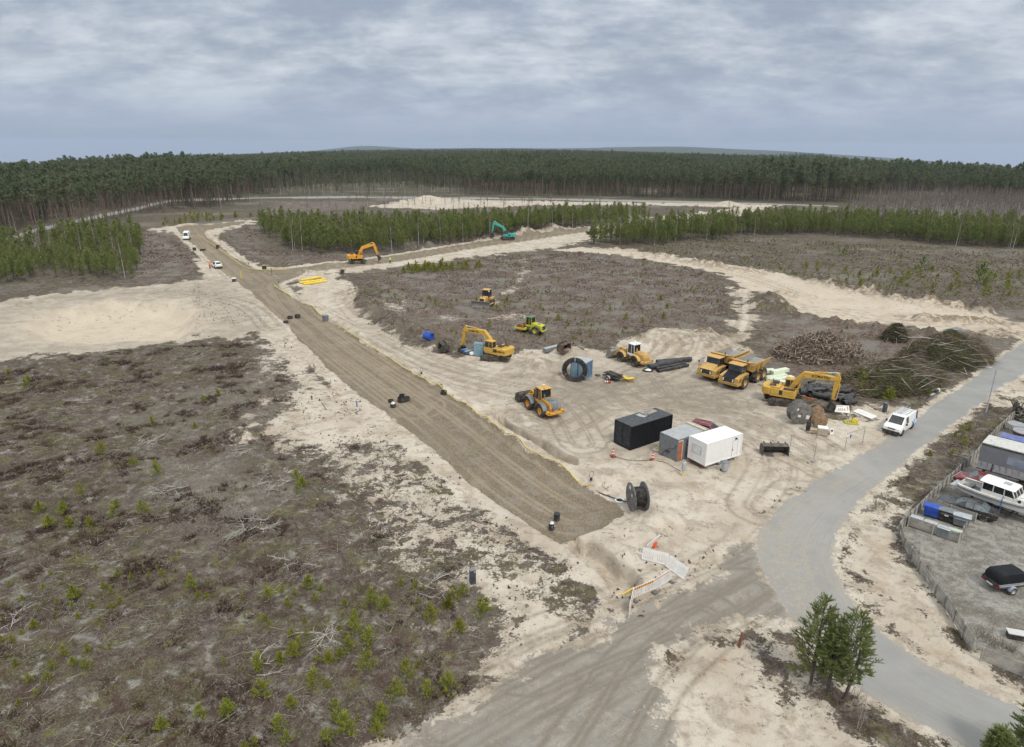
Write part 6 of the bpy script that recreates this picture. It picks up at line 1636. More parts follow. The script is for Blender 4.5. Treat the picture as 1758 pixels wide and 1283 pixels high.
ground_line('orange_pipe', 'short orange pipe lying by the pump with the wire loop', 'pipe', [(1005, 838), (1015, 833), (1028, 829)], .06, ORG, 0, 6, .1)
ground_line('power_cable', 'thin dark cable looping between the traffic cones and the cabins', 'cable', [(1054, 784), (1075, 790), (1100, 794), (1122, 796), (1145, 800), (1168, 812)], .025, BLK, .08, 8, .04)
t = thing('valve_cover', 'white framed shaft cover on the gravel beside the full drum', 'cover', (1063.5, 862.5)); q = MB(); q.lathe([(.3, 0), (.45, .02), (.45, .1), (.3, .12)], axis='z', n=12); q.build('frame', WPLAS, t); q = MB(); q.lathe([(.3, .05), (0, .07)], axis='z', n=16); q.build('lid', BLK, t)
t = thing('shaft_cover', 'round dark shaft lid lying left of the flat trailer', 'lid', (1026, 646)); q = MB(); q.lathe([(0, .08), (.38, .08), (.4, .05), (.4, 0)], axis='z', n=20); q.build('lid', DKM, t)

# ------------------------------------------------------------------ barriers by the trench
def barrier(label, pa, pb, lean=0.0, striped=False, za=0.0, foot=True, end=False):
    A, B = G(*pa), G(*pb); L = 2.0
    t = thing('barrier_panel', label, 'barrier', xy=((A[0] + B[0]) / 2, (A[1] + B[1]) / 2), yaw=math.atan2(B[1] - A[1], B[0] - A[0]), group='white plastic barriers round the trench')
    t.rotation_euler = Euler((lean, 0, t.rotation_euler.z)); t.location.z += za
    q = MB(); th = .045
    q.box((0, 0, .90), (L, th, .20)); q.box((0, 0, .15), (L, th, .12)); q.box((0, 0, .5), (.34, th, .6))
    for s in (-1, 1):
        q.box((s * (L / 2 - .05), 0, .5), (.10, th, .62))
        for k in range(6): q.box((s * (.26 + k * .13), 0, .5), (.088, th * .8, .6))
    for k in range(12): q.box((-.9 + k * .164, 0, 1.02), (.07, th, .05))
    q.build('panel', WPLAS, t)
    if striped:
        for side in (-1, 1):
            for (z, h) in ((.92, .08),) if striped == 'thin' else ((.90, .18), (.15, .06)):
                q = MB()
                for k in range(9):
                    x = -.92 + k * .205; q.add([(x, side * (th / 2 + .004), z - h / 2), (x + .1, side * (th / 2 + .004), z - h / 2), (x + .15, side * (th / 2 + .004), z + h / 2), (x + .05, side * (th / 2 + .004), z + h / 2)], [(0, 1, 2, 3)], 0)
                    q.add([(x + .1, side * (th / 2 + .004), z - h / 2), (x + .205, side * (th / 2 + .004), z - h / 2), (x + .255, side * (th / 2 + .004), z + h / 2), (x + .15, side * (th / 2 + .004), z + h / 2)], [(0, 1, 2, 3)], 1)
                q.build('stripe', [mat('barrier_red', (.38, .03, .03), .5, dust=0), mat('barrier_yellow', (.75, .42, .03), .5, dust=0)], t, smooth=False)
    if foot:
        q = MB(); q.box((L / 2 - .1, 0, .05), (.26, .75, .12)); q.build('foot', mat('grey_rubber', (.11, .11, .115), .8, dust=.2), t, bevel=.02)
        q = MB(); q.box((-L / 2 + .1, 0, .05), (.26, .75, .12)); q.build('foot', mat('grey_rubber', (.11, .11, .115), .8), t, bevel=.02)
barrier('white slotted barrier leaning back by the trench, left of the other leaning one', (1102, 960), (1145.4, 971), lean=R(-14), foot=False)
barrier('white slotted barrier tipped over on the sand, right of the other leaning one', (1143, 973), (1171, 994), lean=R(-28), foot=False)
barrier('white barrier seen edge on behind the leaning barriers', (1100, 954), (1131.5, 929), lean=R(15), foot=False)
barrier('red and yellow striped white barrier in the middle of the trench row', (1087, 1029), (1121, 1014), striped=True)
barrier('white barrier with a thin red band, right end of the trench row', (1121.5, 1013.5), (1150, 996), striped='thin')
barrier('striped white barrier at the left end of the row, turned towards the dirt road', (1080, 1058), (1086, 1031), striped=True, foot=False)
q = MB(); q.box((0, 0, .3), (.5, .3, .5), ry=.3); o = q.build('orange_block', ORANGE, bevel=.05); at(o, (1122, 938), .4); tag(o, 'orange plastic block behind the leaning white barriers', 'block')
t = thing('barrier_panel', 'white barrier with a red print lying under the excavator bucket', 'barrier', (1446, 709), R(-8)); t.rotation_euler = Euler((R(-50), 0, R(-10)))
q = MB(); q.box((0, 0, .5), (1.7, .05, 1.0)); q.build('panel', WPLAS, t)
q = MB()
for k in range(4): q.box((-.35 + k * .22, -.03, .4), (.07, .02, .3))
q.build('slot', DKM, t); q = MB(); q.box((.66, -.03, .6), (.1, .02, .6)); q.box((-.2, -.03, .86), (.7, .02, .08)); q.build('red_print', mat('pale_red_print', (.6, .2, .15), .6), t)

# ------------------------------------------------------------------ fences, bins, lamp
def board_fence(label, pts, h=1.0, boards=6, post_gap=1.8, group='weathered board fences round the yard', m=WOOD, outer=1):
    P = GP(pts); x0, y0 = P[0]
    t = thing('board_fence', label, 'fence', xy=P[0], z=0, group=group)
    rg = random.Random(int(pts[0][0]))
    posts = []; q = MB()
    for i in range(len(P) - 1):
        ax, ay = P[i]; bx, by = P[i + 1]; L = math.hypot(bx - ax, by - ay); n = max(1, round(L / post_gap)); yaw = math.atan2(by - ay, bx - ax)
        for k in range(n):
            fa, fb = k / n, (k + 1) / n
            xa, ya, xb, yb = ax + (bx - ax) * fa, ay + (by - ay) * fa, ax + (bx - ax) * fb, ay + (by - ay) * fb
            posts.append((xa, ya)); za, zb = gz(xa, ya), gz(xb, yb); sag = rg.uniform(-.04, .04)
            for j in range(boards):
                z = .12 + (h - .2) * j / (boards - 1); e = rg.uniform(-.015, .015)
                vs = []
                w = (h - .2) / (boards - 1) * .42
                ox, oy = -math.sin(yaw) * .05 * outer, math.cos(yaw) * .05 * outer
                for (xx, yy, zz) in ((xa, ya, za), (xb, yb, zb)):
                    for dy in (0, 1):
                        for dz in (-1, 1):
                            vs.append((xx - x0 + ox * (1 + dy * .5), yy - y0 + oy * (1 + dy * .5), zz + z + dz * w + e + sag))
                q.add(vs, [(0, 1, 3, 2), (4, 6, 7, 5), (0, 4, 5, 1), (2, 3, 7, 6), (0, 2, 6, 4), (1, 5, 7, 3)])
            vs = []
    posts.append(P[-1])
    q.build('slat_panel', m, t)
    for (x, y) in posts:
        b = MB(); b.box((x - x0, y - y0, gz(x, y) + h / 2), (.09, .09, h + .1)); b.build('post', m, t)
    return t
board_fence('weathered board fence running along the road verge above the black car', [(1738, 722), (1707, 751), (1676, 787), (1631, 829), (1594, 863), (1543, 913)], 1.0, post_gap=1.2, outer=-1)
board_fence('weathered board fence curving down the verge below the bin enclosure', [(1543, 914), (1550, 938), (1576, 977), (1600, 1014)], 1.0, outer=1)
board_fence('weathered board fence on the straight stretch beside the dry brambles', [(1604, 1019), (1636, 1065), (1669, 1117)], 1.05, outer=1)
board_fence('weathered board fence at the bottom right corner of the yard', [(1684, 1131), (1758, 1161), (1830, 1190)], 1.0, outer=1)
board_fence('low grey slat wall in front of the row of bins', [(1558, 902), (1600, 916), (1645, 931)], .95, 8, 1.3, group='grey slat walls round the bins')
board_fence('short grey slat wall at the right end of the bins', [(1646, 931), (1656, 914)], .95, 8, 1.2, group='grey slat walls round the bins')
board_fence('grey slat wall between the bins and the black car', [(1588, 868), (1630, 882), (1673, 897)], .9, 5, 1.5, group='grey slat walls round the bins')
def big_bin(label, px, col, lid):
    t = thing('waste_container', label, 'waste bin', px, R(-38), 'large waste bins')
    q = MB(); q.loft([[(-.5, -.36, .15), (-.5, .36, .15), (.5, .36, .15), (.5, -.36, .15)], [(-.62, -.45, 1.02), (-.62, .45, 1.02), (.62, .45, 1.02), (.62, -.45, 1.02)]]); q.build('body', col, t, bevel=.04)
    q = MB(); q.prism([(-.47, 1.02), (.47, 1.02), (.45, 1.08), (0, 1.16), (-.45, 1.08)], -.66, .66); o = q.build('lid', lid, t, bevel=.03, rz=R(90))
    q = MB(); q.box((0, -.455, .8), (1.0, .03, .05)); q.build('rim', lid, t)
    for x in (-.4, .4):
        for y in (-.28, .28): q = MB(); q.cyl((x, y - .03, .09), (x, y + .03, .09), .09, n=10); q.build('caster', BLK, t)
    return t
big_bin('bright blue waste bin behind the slat wall', (1598, 885.5), BRBLUE, BRBLUE)
t = big_bin('black waste bin between the blue and the grey one', (1623.5, 893), BLK, GREYP); q = MB(); q.box((0, -.43, .72), (.3, .03, .18)); q.build('white_label', WPLAS, t)
big_bin('grey waste bin right of the black one', (1648.5, 902), GREYP, LGREY)
for k, (px, py) in enumerate(((1575, 886), (1599, 894), (1622, 903), (1641, 908))):
    x, y = G(px, py, .9); t = thing('waste_container', ['grey lidded bin at the left end inside the slat wall', 'grey lidded bin second from the left inside the slat wall', 'crumpled grey lidded bin third inside the slat wall', 'pale green lidded bin at the right end inside the slat wall'][k], 'waste bin', xy=(x, y), yaw=R(-42), group='low bins inside the slat wall')
    q = MB(); q.box((0, 0, .42), (.85, .6, .8)); q.build('body', GREYP, t, bevel=.03); q = MB(); q.prism([(-.36, .82), (.36, .82), (.33, .88), (0, .93), (-.33, .88)], -.48, .48); q.build('lid', LGREY if k < 3 else mat('pale_green_lid', (.42, .5, .42), .5), t, bevel=.03, rz=R(90))
t = thing('street_lamp', 'tall slim steel street lamp beside the asphalt road', 'street lamp', (1689, 723), R(160))
q = MB(); q.cyl((0, 0, 0), (0, 0, 6.2), .075, .05, n=10); q.tube([(0, 0, 6.2), (.15, 0, 6.32), (.6, 0, 6.36)], .035, n=6); q.build('pole', LGREY, t); q = MB(); q.prism([(.4, 6.33), (1.0, 6.36), (.95, 6.44), (.45, 6.42)], -.13, .13); q.build('lamp_head', LGREY, t, bevel=.02); q = MB(); q.box((0, 0, .5), (.18, .18, 1.0)); q.build('base_sleeve', GREYP, t)
t = thing('mailbox_stand', 'row of mailboxes on a plank stand at the roadside', 'mailboxes', (1602, 686), yaw_px((1592, 689), (1611, 679)))
q = MB(); q.box((0, 0, .75), (2.4, .3, .05)); q.box((0, -.2, .35), (2.2, .04, .15)); q.build('plank', WOOD, t)
for x in (-1.0, 1.0): q = MB(); q.box((x, 0, .4), (.09, .09, .8)); q.build('leg', WOOD, t)
for k, (x, m) in enumerate(((.2, mat('dark_green_box', (.02, .05, .03), .5)), (.6, mat('dark_green_box', (.02, .05, .03), .5)), (1.02, WPLAS))):
    q = MB(); q.prism([(-.2, .78), (.2, .78), (.2, 1.08), (0, 1.18), (-.2, 1.08)], -.17, .17); q.build('mailbox', m, t, loc=(x, 0, 0), rz=R(90))
# mesh fence panels at the yard entrance
for k, (a, b) in enumerate((((1355, 777), (1397, 791)), ((1450, 774), (1480, 764)))):
    A, B = G(*a), G(*b); L = math.hypot(B[0] - A[0], B[1] - A[1]); t = thing('mesh_fence', ['steel mesh fence panel right of the loose loader bucket', 'steel mesh fence panel nearest the white van'][k], 'fence', xy=A, yaw=math.atan2(B[1] - A[1], B[0] - A[0]))
    q = MB(); q.tube([(0, 0, .05), (0, 0, 2.0), (L, 0, 2.0), (L, 0, .05)], .028, n=6); q.build('frame', STEEL, t)
    q = MB()
    for j in range(int(L / .3)): q.cyl((.3 * (j + 1), 0, .1), (.3 * (j + 1), 0, 2.0), .005, n=4, cap=False)
    for j in range(6): q.cyl((0, 0, .2 + j * .32), (L, 0, .2 + j * .32), .005, n=4, cap=False)
    q.build('wire_mesh', STEEL, t)
    for x in (0, L): q = MB(); q.box((x, 0, .06), (.25, .6, .12)); q.build('foot', CONC, t, bevel=.03)
    if k: q = MB(); q.box((.05, -.04, 1.75), (.6, .03, .25)); q.build('notice', WPLAS, t); q = MB(); q.box((.55, -.05, 1.6), (.2, .03, .35)); q.build('blue_tag', BRBLUE, t)
t = thing('info_post', 'thin steel post with a small plate between the crate and the fence panels', 'post', (1400, 757)); q = MB(); q.cyl((0, 0, 0), (.05, 0, 1.0), .03, n=6); q.build('post', STEEL, t); q = MB(); q.box((.05, 0, .95), (.12, .04, .1)); q.build('plate', STEEL, t)

# ------------------------------------------------------------------ clutter in the fenced yard
rg = random.Random(8); proto = None
for k, (px, py, z, tl) in enumerate(((1742, 719, 0, 0), (1750, 723, 0, 0), (1757, 727, 0, 0), (1744, 718, .25, 10), (1752, 722, .25, -8), (1748, 712, 0, 0), (1756, 716, 0, 0), (1751, 714, .28, 14), (1758, 719, .5, 20), (1746, 711, .3, 65), (1763, 722, .2, 30))):
    if proto is None:
        t = thing('old_tyre', 'black tyre in the pile at the top of the fenced yard', 'tyre', (px, py), 0, 'tyres piled in the fenced yard')
        q = MB(); q.lathe([(.30, -.1), (.40, -.14), (.50, -.12), (.53, 0), (.50, .12), (.40, .14), (.30, .1)], (0, 0, 0), axis='z', n=22); q.build('rubber', TYRE, t); proto = t
    else: t = copy_tree(proto)
    x, y = G(px, py); t.location = (x, y, gz(x, y) + .15 + z); t.rotation_euler = (R(tl), R(tl * .6), rg.uniform(0, 6))
t = thing('scrap_frame', 'dark scrap steel frame standing behind the tyre pile', 'scrap', (1741, 712), .5); q = MB()
for k in range(7): q.tube([(rg.uniform(-.6, .6), rg.uniform(-.5, .5), 0), (rg.uniform(-.8, .8), rg.uniform(-.5, .5), rg.uniform(1.0, 1.9))], .05, n=5)
q.box((0, 0, .9), (1.2, .1, 1.0), ry=.3); q.build('frame', DKM, t)
t = thing('hot_tub', 'round brown wooden tub with a grey lid beyond the lorry trailer', 'tub', (1756, 757)); q = MB(); q.lathe([(0, .0), (1.0, 0), (1.06, .95), (.98, .95), (.98, .9), (0, .9)], axis='z', n=28); q.build('tub_wall', mat('red_brown_wood', (.13, .06, .035), .7), t); q = MB(); q.lathe([(1.12, .95), (1.12, 1.03), (.9, 1.07), (0, 1.12)], axis='z', n=28); q.build('lid', TARP, t); q = MB(); q.box((-.75, -.78, .6), (.6, .03, .2), rz=R(-45)); q.build('white_label', WPLAS, t)
t = thing('round_table', 'round grey topped table on thin legs beside the wooden tub', 'table', (1741, 744)); q = MB(); q.lathe([(0, .98), (.85, .98), (.87, 1.02), (.85, 1.06), (0, 1.1)], axis='z', n=26); q.build('top', TARP, t)
for a in range(4): q = MB(); q.cyl((.5 * math.cos(a * 1.57), .5 * math.sin(a * 1.57), 0), (.6 * math.cos(a * 1.57), .6 * math.sin(a * 1.57), 1.0), .035, n=6); q.build('leg', WPLAS, t)
t = thing('flat_trailer', 'blue bodied trailer beside the wooden tub, half hidden by the lorry trailer', 'trailer', (1748, 770), R(-46)); q = MB(); q.box((0, 0, .75), (3.6, 1.7, .5)); q.build('tub', mat('violet_blue_paint', (.11, .14, .36), .5), t, bevel=.05)
for y in (-.9, .9): wheel(t, 0, y, .32, .2, LGREY)
t = thing('storage_chest', 'pale grey chest with a white lid on the dry brambles', 'chest', (1752, 1094), R(-18)); q = MB(); q.box((0, 0, .22), (1.5, .5, .4)); q.build('box', DKM, t); q = MB(); q.box((0, 0, .45), (1.6, .6, .06)); q.build('lid', mat('speckled_white_lid', (.6, .6, .58), .6, dust=.4, dcol=(.25, .25, .24), sc=6), t)
t = thing('survey_stake', 'orange flag and stick lying on the sand island', 'stake', (1241, 1132), R(-20)); q = MB(); q.tube([(-.6, 0, .03), (.6, 0, .06)], .02, n=5); q.build('stick', NWOOD, t); q = MB(); q.box((.1, .03, .06), (.22, .06, .04)); q.build('flag', ORANGE, t)
# ------------------------------------------------------------------ vegetation
def leaf_mat(name, c1, c2, c3=None, sc=1.2, rough=.75):
    m = bpy.data.materials.new(name); m.use_nodes = True; t = NT(m.node_tree); bs = t.n['Principled BSDF']
    tc = t.n.new('ShaderNodeTexCoord'); oi = t.n.new('ShaderNodeObjectInfo')
    n = t.noise(tc.outputs['Object'], sc, 4, .6)
    c = t.mix(t.step(n, .35, .65), c1, c2)
    if c3: c = t.mix(t.math('MULTIPLY', oi.outputs['Random'], .7), c, t.mix(t.step(n, .35, .65), tuple(x * .8 for x in c3), c3))
    t.l.new(c, bs.inputs['Base Color']); bs.inputs['Roughness'].default_value = rough; bs.inputs['Specular IOR Level'].default_value = .2
    tr = t.n.new('ShaderNodeBsdfTranslucent'); t.l.new(c, tr.inputs[0]); mx = t.n.new('ShaderNodeMixShader'); mx.inputs[0].default_value = .45; t.l.new(bs.outputs[0], mx.inputs[1]); t.l.new(tr.outputs[0], mx.inputs[2]); t.l.new(mx.outputs[0], t.n['Material Output'].inputs[0])
    return m
NEEDLE_Y = leaf_mat('young_needles', (.18, .225, .066), (.29, .34, .115), (.32, .335, .13), .5)
NEEDLE_T = leaf_mat('tall_pine_needles', (.115, .158, .085), (.195, .245, .135), (.235, .24, .145), .35)
NEEDLE_N = leaf_mat('near_needles', (.19, .235, .075), (.33, .375, .14), None, 1.3)
NEEDLE_S = leaf_mat('sapling_needles', (.22, .26, .035), (.40, .43, .075), (.34, .32, .07), 2.5)
BARKY = mat('young_bark', (.115, .095, .08), .9, dust=0, var=.3); BARKT = mat('pine_bark', (.165, .122, .094), .9, dust=.1, var=.35, sc=.6, dcol=(.22, .2, .18)); BARKB = mat('birch_bark', (.46, .44, .41), .85, dust=.25, dcol=(.10, .09, .08), sc=1.5)
TWIG = mat('birch_twigs', (.165, .125, .108), .9, dust=0); DEAD = mat('bleached_wood', (.44, .42, .385), .9, dust=.1, var=.25); HEATHER = leaf_mat('heather_shoots', (.058, .036, .030), (.13, .085, .068), None, .35)
GRASS = leaf_mat('dry_tufts', (.11, .095, .060), (.24, .21, .15), None, .5); CLOD = mat('soil_clod', (.075, .054, .042), .95, dust=.2, var=.35); MOSSY = leaf_mat('green_tufts', (.075, .080, .018), (.19, .19, .045), None, .4)
def np_mesh(name, V, F, m, parent=None):
    """V (n,3), F (k,3 or 4) straight to a mesh object"""
    me = bpy.data.meshes.new(name); V = np.asarray(V, np.float32); F = np.asarray(F, np.int32); k = F.shape[1]
    me.vertices.add(len(V)); me.vertices.foreach_set('co', V.ravel()); me.loops.add(F.size); me.polygons.add(len(F))
    me.loops.foreach_set('vertex_index', F.ravel()); me.polygons.foreach_set('loop_start', (np.arange(len(F)) * k).astype(np.int32))
    me.update(calc_edges=True); me.materials.append(m)
    o = bpy.data.objects.new(name, me); COL.objects.link(o)
    if parent: o.parent = parent
    return o
def tris(C, D, W, rg):
    """blades: base centres C, direction vectors D (with length), half widths W"""
    n = len(C); rnd = rg.normal(size=(n, 3)); s = np.cross(D, rnd); s /= np.linalg.norm(s, axis=1, keepdims=True) + 1e-9
    V = np.stack([C - s * W[:, None], C + s * W[:, None], C + D], 1).reshape(-1, 3)
    return V, np.arange(3 * n).reshape(-1, 3)
def tufts(P, size, per, rg, up=.35, outward=None, wid=.3):
    """sprays of needles round the points P"""
    C = np.repeat(P, per, 0); n = len(C); D = rg.normal(size=(n, 3)); D /= np.linalg.norm(D, axis=1, keepdims=True)
    D[:, 2] = D[:, 2] * .6 + up
    if outward is not None: D += np.repeat(outward, per, 0)
    D /= np.linalg.norm(D, axis=1, keepdims=True) + 1e-9
    L = size * rg.uniform(.6, 1.25, n)
    return tris(C - D * L[:, None] * .3, D * L[:, None], L * wid, rg)
def tree_proto(kind, seed, name, label, cat, group):
    rg = np.random.default_rng(seed); t = thing(name, label, cat, xy=(0, 0), z=0, group=group)
    b = MB()
    if kind == 'young':
        h = rg.uniform(6.5, 8.2); b.tube([(0, 0, -.2), (rg.normal() * .08, rg.normal() * .08, h * .5), (0, 0, h * .97)], [.085, .06, .015], n=5); b.build('trunk', BARKY, t)
        pts, out = [], []
        nw = 15
        for w in range(nw):
            f = w / (nw - 1); z = h * (.26 + .74 * f); R0 = (1.5 * (1 - f) ** .58 + .12) * (0.75 if f < .12 else 1)
            for k in range(int(5 + 3 * (1 - f))):
                a = rg.uniform(0, 6.28)
                for q in (.3, .62, 1.0):
                    if rg.random() < (.55 if f < .2 else .92): r = R0 * q * rg.uniform(.8, 1.15); pts.append((r * math.cos(a), r * math.sin(a), z + .35 * q * q * R0 + rg.normal() * .07)); out.append((math.cos(a) * .6, math.sin(a) * .6, .25))
        V, F = tufts(np.array(pts), .42, 5, rg, .30, np.array(out), .24); np_mesh('crown', V, F, NEEDLE_Y, t)
    elif kind == 'tall':
        h = rg.uniform(17, 21); x1, y1 = rg.normal(size=2) * .25; b.tube([(0, 0, -.3), (x1, y1, h * .5), (x1 * .6, y1 * .6, h * .96)], [.17, .13, .03], n=6)
        for k in range(6): a = rg.uniform(0, 6.28); z = h * rg.uniform(.3, .6); b.tube([(x1 * .6, y1 * .6, z), (math.cos(a) * .9, math.sin(a) * .9, z + .1)], [.03, .01], n=3)
        b.build('trunk', BARKT, t); pts, out = [], []
        c0 = rg.uniform(.52, .62)
        for w in range(30):
            f = rg.uniform(0, 1); z = h * (c0 + (1 - c0) * f); R0 = 1.9 * (1 - f ** 1.6) ** .6 * (.55 + .45 * min(1, f * 4)) + .15; a = rg.uniform(0, 6.28); r = R0 * rg.uniform(.45, 1.1)
            for k in range(7): pts.append((r * math.cos(a) + rg.normal() * .34, r * math.sin(a) + rg.normal() * .34, z + rg.normal() * .22)); out.append((math.cos(a) * .5, math.sin(a) * .5, .2))
        V, F = tufts(np.array(pts), .80, 2, rg, .4, np.array(out), .36); np_mesh('crown', V, F, NEEDLE_T, t)
    elif kind == 'spruce':
        h = rg.uniform(15, 20); b.tube([(0, 0, -.3), (0, 0, h * .97)], [.16, .02], n=5); b.build('trunk', BARKY, t); pts, out = [], []
        for w in range(24):
            f = w / 23; z = h * (.12 + .88 * f)
            for k in range(8):
                a = rg.uniform(0, 6.28); r = (2.1 * (1 - f) + .12) * rg.uniform(.4, 1.05); pts.append((r * math.cos(a), r * math.sin(a), z - r * .25)); out.append((math.cos(a) * .8, math.sin(a) * .8, -.35))
        V, F = tufts(np.array(pts), .85, 2, rg, .0, np.array(out), .34); np_mesh('crown', V, F, NEEDLE_T, t)
    elif kind == 'birch':
        h = rg.uniform(9, 12); lx, ly = rg.normal(size=2) * .35; tr = [(0, 0, -.2), (lx * .3, ly * .3, h * .35), (lx * .7, ly * .7, h * .7), (lx, ly, h)]; b.tube(tr, [.085, .065, .04, .01], n=5); b.build('trunk', BARKB, t)
        C, D = [], []
        for k in range(46):
            f = rg.uniform(.38, .98); a = rg.uniform(0, 6.28); L = (1 - f) * 2.6 + .5; d = np.array((math.cos(a) * .45, math.sin(a) * .45, .9)); p0 = np.array((lx * f, ly * f, h * f)); C.append(p0); D.append(d * L * .62)
            for j in range(5): e = d * .5 + rg.normal(size=3) * .35; C.append(p0 + d * L * rg.uniform(.15, .55)); D.append(e * L * .55)
        C, D = np.array(C), np.array(D); V, F = tris(C, D, np.full(len(C), .022), rg); np_mesh('crown', V, F, TWIG, t)
    elif kind == 'sapling':
        h = rg.uniform(.75, 1.25); b.tube([(0, 0, -.05), (0, 0, h * .9)], [.02, .006], n=4); b.build('stem', BARKY, t); pts, out = [], []
        for w in range(6):
            f = w / 5; z = h * (.12 + .85 * f)
            for k in range(5 if f < .8 else 3):
                a = rg.uniform(0, 6.28); R0 = .52 * h * (1 - f * .85)
                for q in (.4, .75, 1.05): pts.append((R0 * q * math.cos(a), R0 * q * math.sin(a), z + .22 * q * q * h)); out.append((math.cos(a) * .5, math.sin(a) * .5, .5))
        V, F = tufts(np.array(pts), .23, 7, rg, .5, np.array(out), .17); np_mesh('crown', V, F, NEEDLE_S, t)
    return t
def scatter(poly, step, rg, jit=.5, ground=False):
    P = np.array(poly if ground else GP(poly)); x0, y0 = P.min(0); x1, y1 = P.max(0)
    X, Y = np.meshgrid(np.arange(x0, x1, step), np.arange(y0, y1, step)); X, Y = X.ravel(), Y.ravel()
    X = X + rg.uniform(-jit, jit, X.shape) * step; Y = Y + rg.uniform(-jit, jit, Y.shape) * step
    k = polysd(X, Y, P, 5) > 0
    return X[k], Y[k]
def plant_individuals(protos, X, Y, rg, s0, s1, label=None, used=set()):
    """real copies, one per point: protos themselves take the first places"""
    Z = terrain(X, Y); S = rg.uniform(s0, s1, len(X)); A = rg.uniform(0, 6.28, len(X)); K = rg.integers(0, len(protos), len(X))
    for i in range(len(X)):
        p = protos[K[i]]
        o = p if p.name not in used else copy_tree(p)
        used.add(p.name)
        o.location = (X[i], Y[i], Z[i]); o.rotation_euler = (0, 0, A[i]); o.scale = (S[i],) * 3
        if label: o['label'] = label
def instanced(name, label, protos, X, Y, K, S, rg, Z=None):
    Z = terrain(X, Y) if Z is None else Z
    me = bpy.data.meshes.new(name); me.vertices.add(len(X)); me.vertices.foreach_set('co', np.stack([X, Y, Z], 1).astype(np.float32).ravel())
    for nm, ty, v in (('variant', 'INT', K), ('turn', 'FLOAT', rg.uniform(0, 6.28, len(X))), ('size', 'FLOAT', S)):
        a = me.attributes.new(nm, ty, 'POINT'); a.data.foreach_set('value', np.asarray(v, np.int32 if ty == 'INT' else np.float32))
    o = bpy.data.objects.new(name, me); COL.objects.link(o)
    g = bpy.data.node_groups.new(name, 'GeometryNodeTree'); g.interface.new_socket('Geometry', in_out='INPUT', socket_type='NodeSocketGeometry'); g.interface.new_socket('Geometry', in_out='OUTPUT', socket_type='NodeSocketGeometry')
    N, L = g.nodes, g.links; gi, go = N.new('NodeGroupInput'), N.new('NodeGroupOutput'); jo = N.new('GeometryNodeJoinGeometry')
    def at_(nm, ty): a = N.new('GeometryNodeInputNamedAttribute'); a.data_type = ty; a.inputs[0].default_value = nm; return a.outputs[0]
    va, tu, si = at_('variant', 'INT'), at_('turn', 'FLOAT'), at_('size', 'FLOAT')
    cx = N.new('ShaderNodeCombineXYZ'); L.new(tu, cx.inputs[2])
    for k, p in enumerate(protos):
        jj = N.new('GeometryNodeJoinGeometry')
        for ch in p.children:
            oi = N.new('GeometryNodeObjectInfo'); oi.transform_space = 'ORIGINAL'; oi.inputs[0].default_value = ch; L.new(oi.outputs['Geometry'], jj.inputs[0])
        cm = N.new('FunctionNodeCompare'); cm.data_type = 'INT'; cm.operation = 'EQUAL'; L.new(va, cm.inputs[2]); cm.inputs[3].default_value = k
        ip = N.new('GeometryNodeInstanceOnPoints'); L.new(gi.outputs[0], ip.inputs['Points']); L.new(cm.outputs[0], ip.inputs['Selection']); L.new(jj.outputs[0], ip.inputs['Instance']); L.new(cx.outputs[0], ip.inputs['Rotation']); L.new(si, ip.inputs['Scale'])
        L.new(ip.outputs[0], jo.inputs[0])
    L.new(jo.outputs[0], go.inputs[0])
    md = o.modifiers.new('scatter', 'NODES'); md.node_group = g
    return tag(o, label, None, kind='stuff')
RG = np.random.default_rng(2024)
CLEAR = GP([(-300, 424), (-80, 416), (32, 411), (100, 404), (143, 401), (183, 391), (210, 378), (275, 368), (308, 362), (380, 357), (430, 349), (470, 338), (482, 322), (560, 319), (640, 316), (700, 318), (790, 325), (808, 336), (900, 337.5), (1000, 338), (1150, 341.5), (1280, 345.5), (1440, 350.5), (1500, 346), (1620, 339), (1758, 344), (2050, 350)]) + [(520, 120), (300, -60), (-300, -60), (-420, 120)]
def off_road(X, Y, d=3.0): return polysd(X, Y, GP(ASPH[1][0]), 12) < -d
# young stands
YOUNG = [('left of the gravel road', [(-120, 508), (0, 493), (70, 482), (88, 462), (98, 462), (96, 482), (232, 483), (242, 445), (242, 412), (210, 409), (130, 418), (20, 432), (-120, 452)]),
         ('behind the wheeled excavator', [(447, 396), (488, 428), (556, 436.5), (674, 433.5), (720, 425.5), (802, 417), (850, 411), (905, 402), (1000, 392), (1116, 380), (1114, 375), (1000, 381), (850, 389), (700, 396), (560, 398), (452, 391)]),
         ('along the right edge of the heath', [(1000, 420), (1040, 423), (1135, 422), (1175, 415), (1253, 413.5), (1280, 406), (1416, 403), (1470, 408), (1525, 411), (1606, 422), (1758, 430), (1900, 440), (1900, 408), (1758, 400), (1600, 393), (1440, 387), (1330, 387), (1265, 391), (1130, 398), (1060, 406)])]
yp = {}
allp = []
for i, (w, poly) in enumerate(YOUNG):
    X, Y = scatter(poly, 2.5, RG)
    dens = fbm(X * .06, Y * .06, 91 + i, 3); k = dens > (.36 if i == 0 else .2)
    k &= ~((polysd(X, Y, GP(poly), 9) < 4.5) & (RG.random(len(X)) < .4)); X, Y = X[k], Y[k]; r = np.hypot(X, Y); od = np.argsort(r); allp.append((X[od], Y[od]))
protoY = [[tree_proto('young', 10 * i + s, 'young_pine', 'bushy young pine in the stand ' + YOUNG[i][0], 'pine tree', 'young pines ' + YOUNG[i][0]) for s in range(3)] for i in range(3)]
restX, restY = [], []
for i, ((X, Y), n) in enumerate(zip(allp, (110, 100, 90))):
    plant_individuals(protoY[i], X[:n], Y[:n], RG, *((.45, .85) if i == 0 else (.6, 1.18)))
    restX.append(X[n:]); restY.append(Y[n:])
X, Y = np.concatenate(restX), np.concatenate(restY)
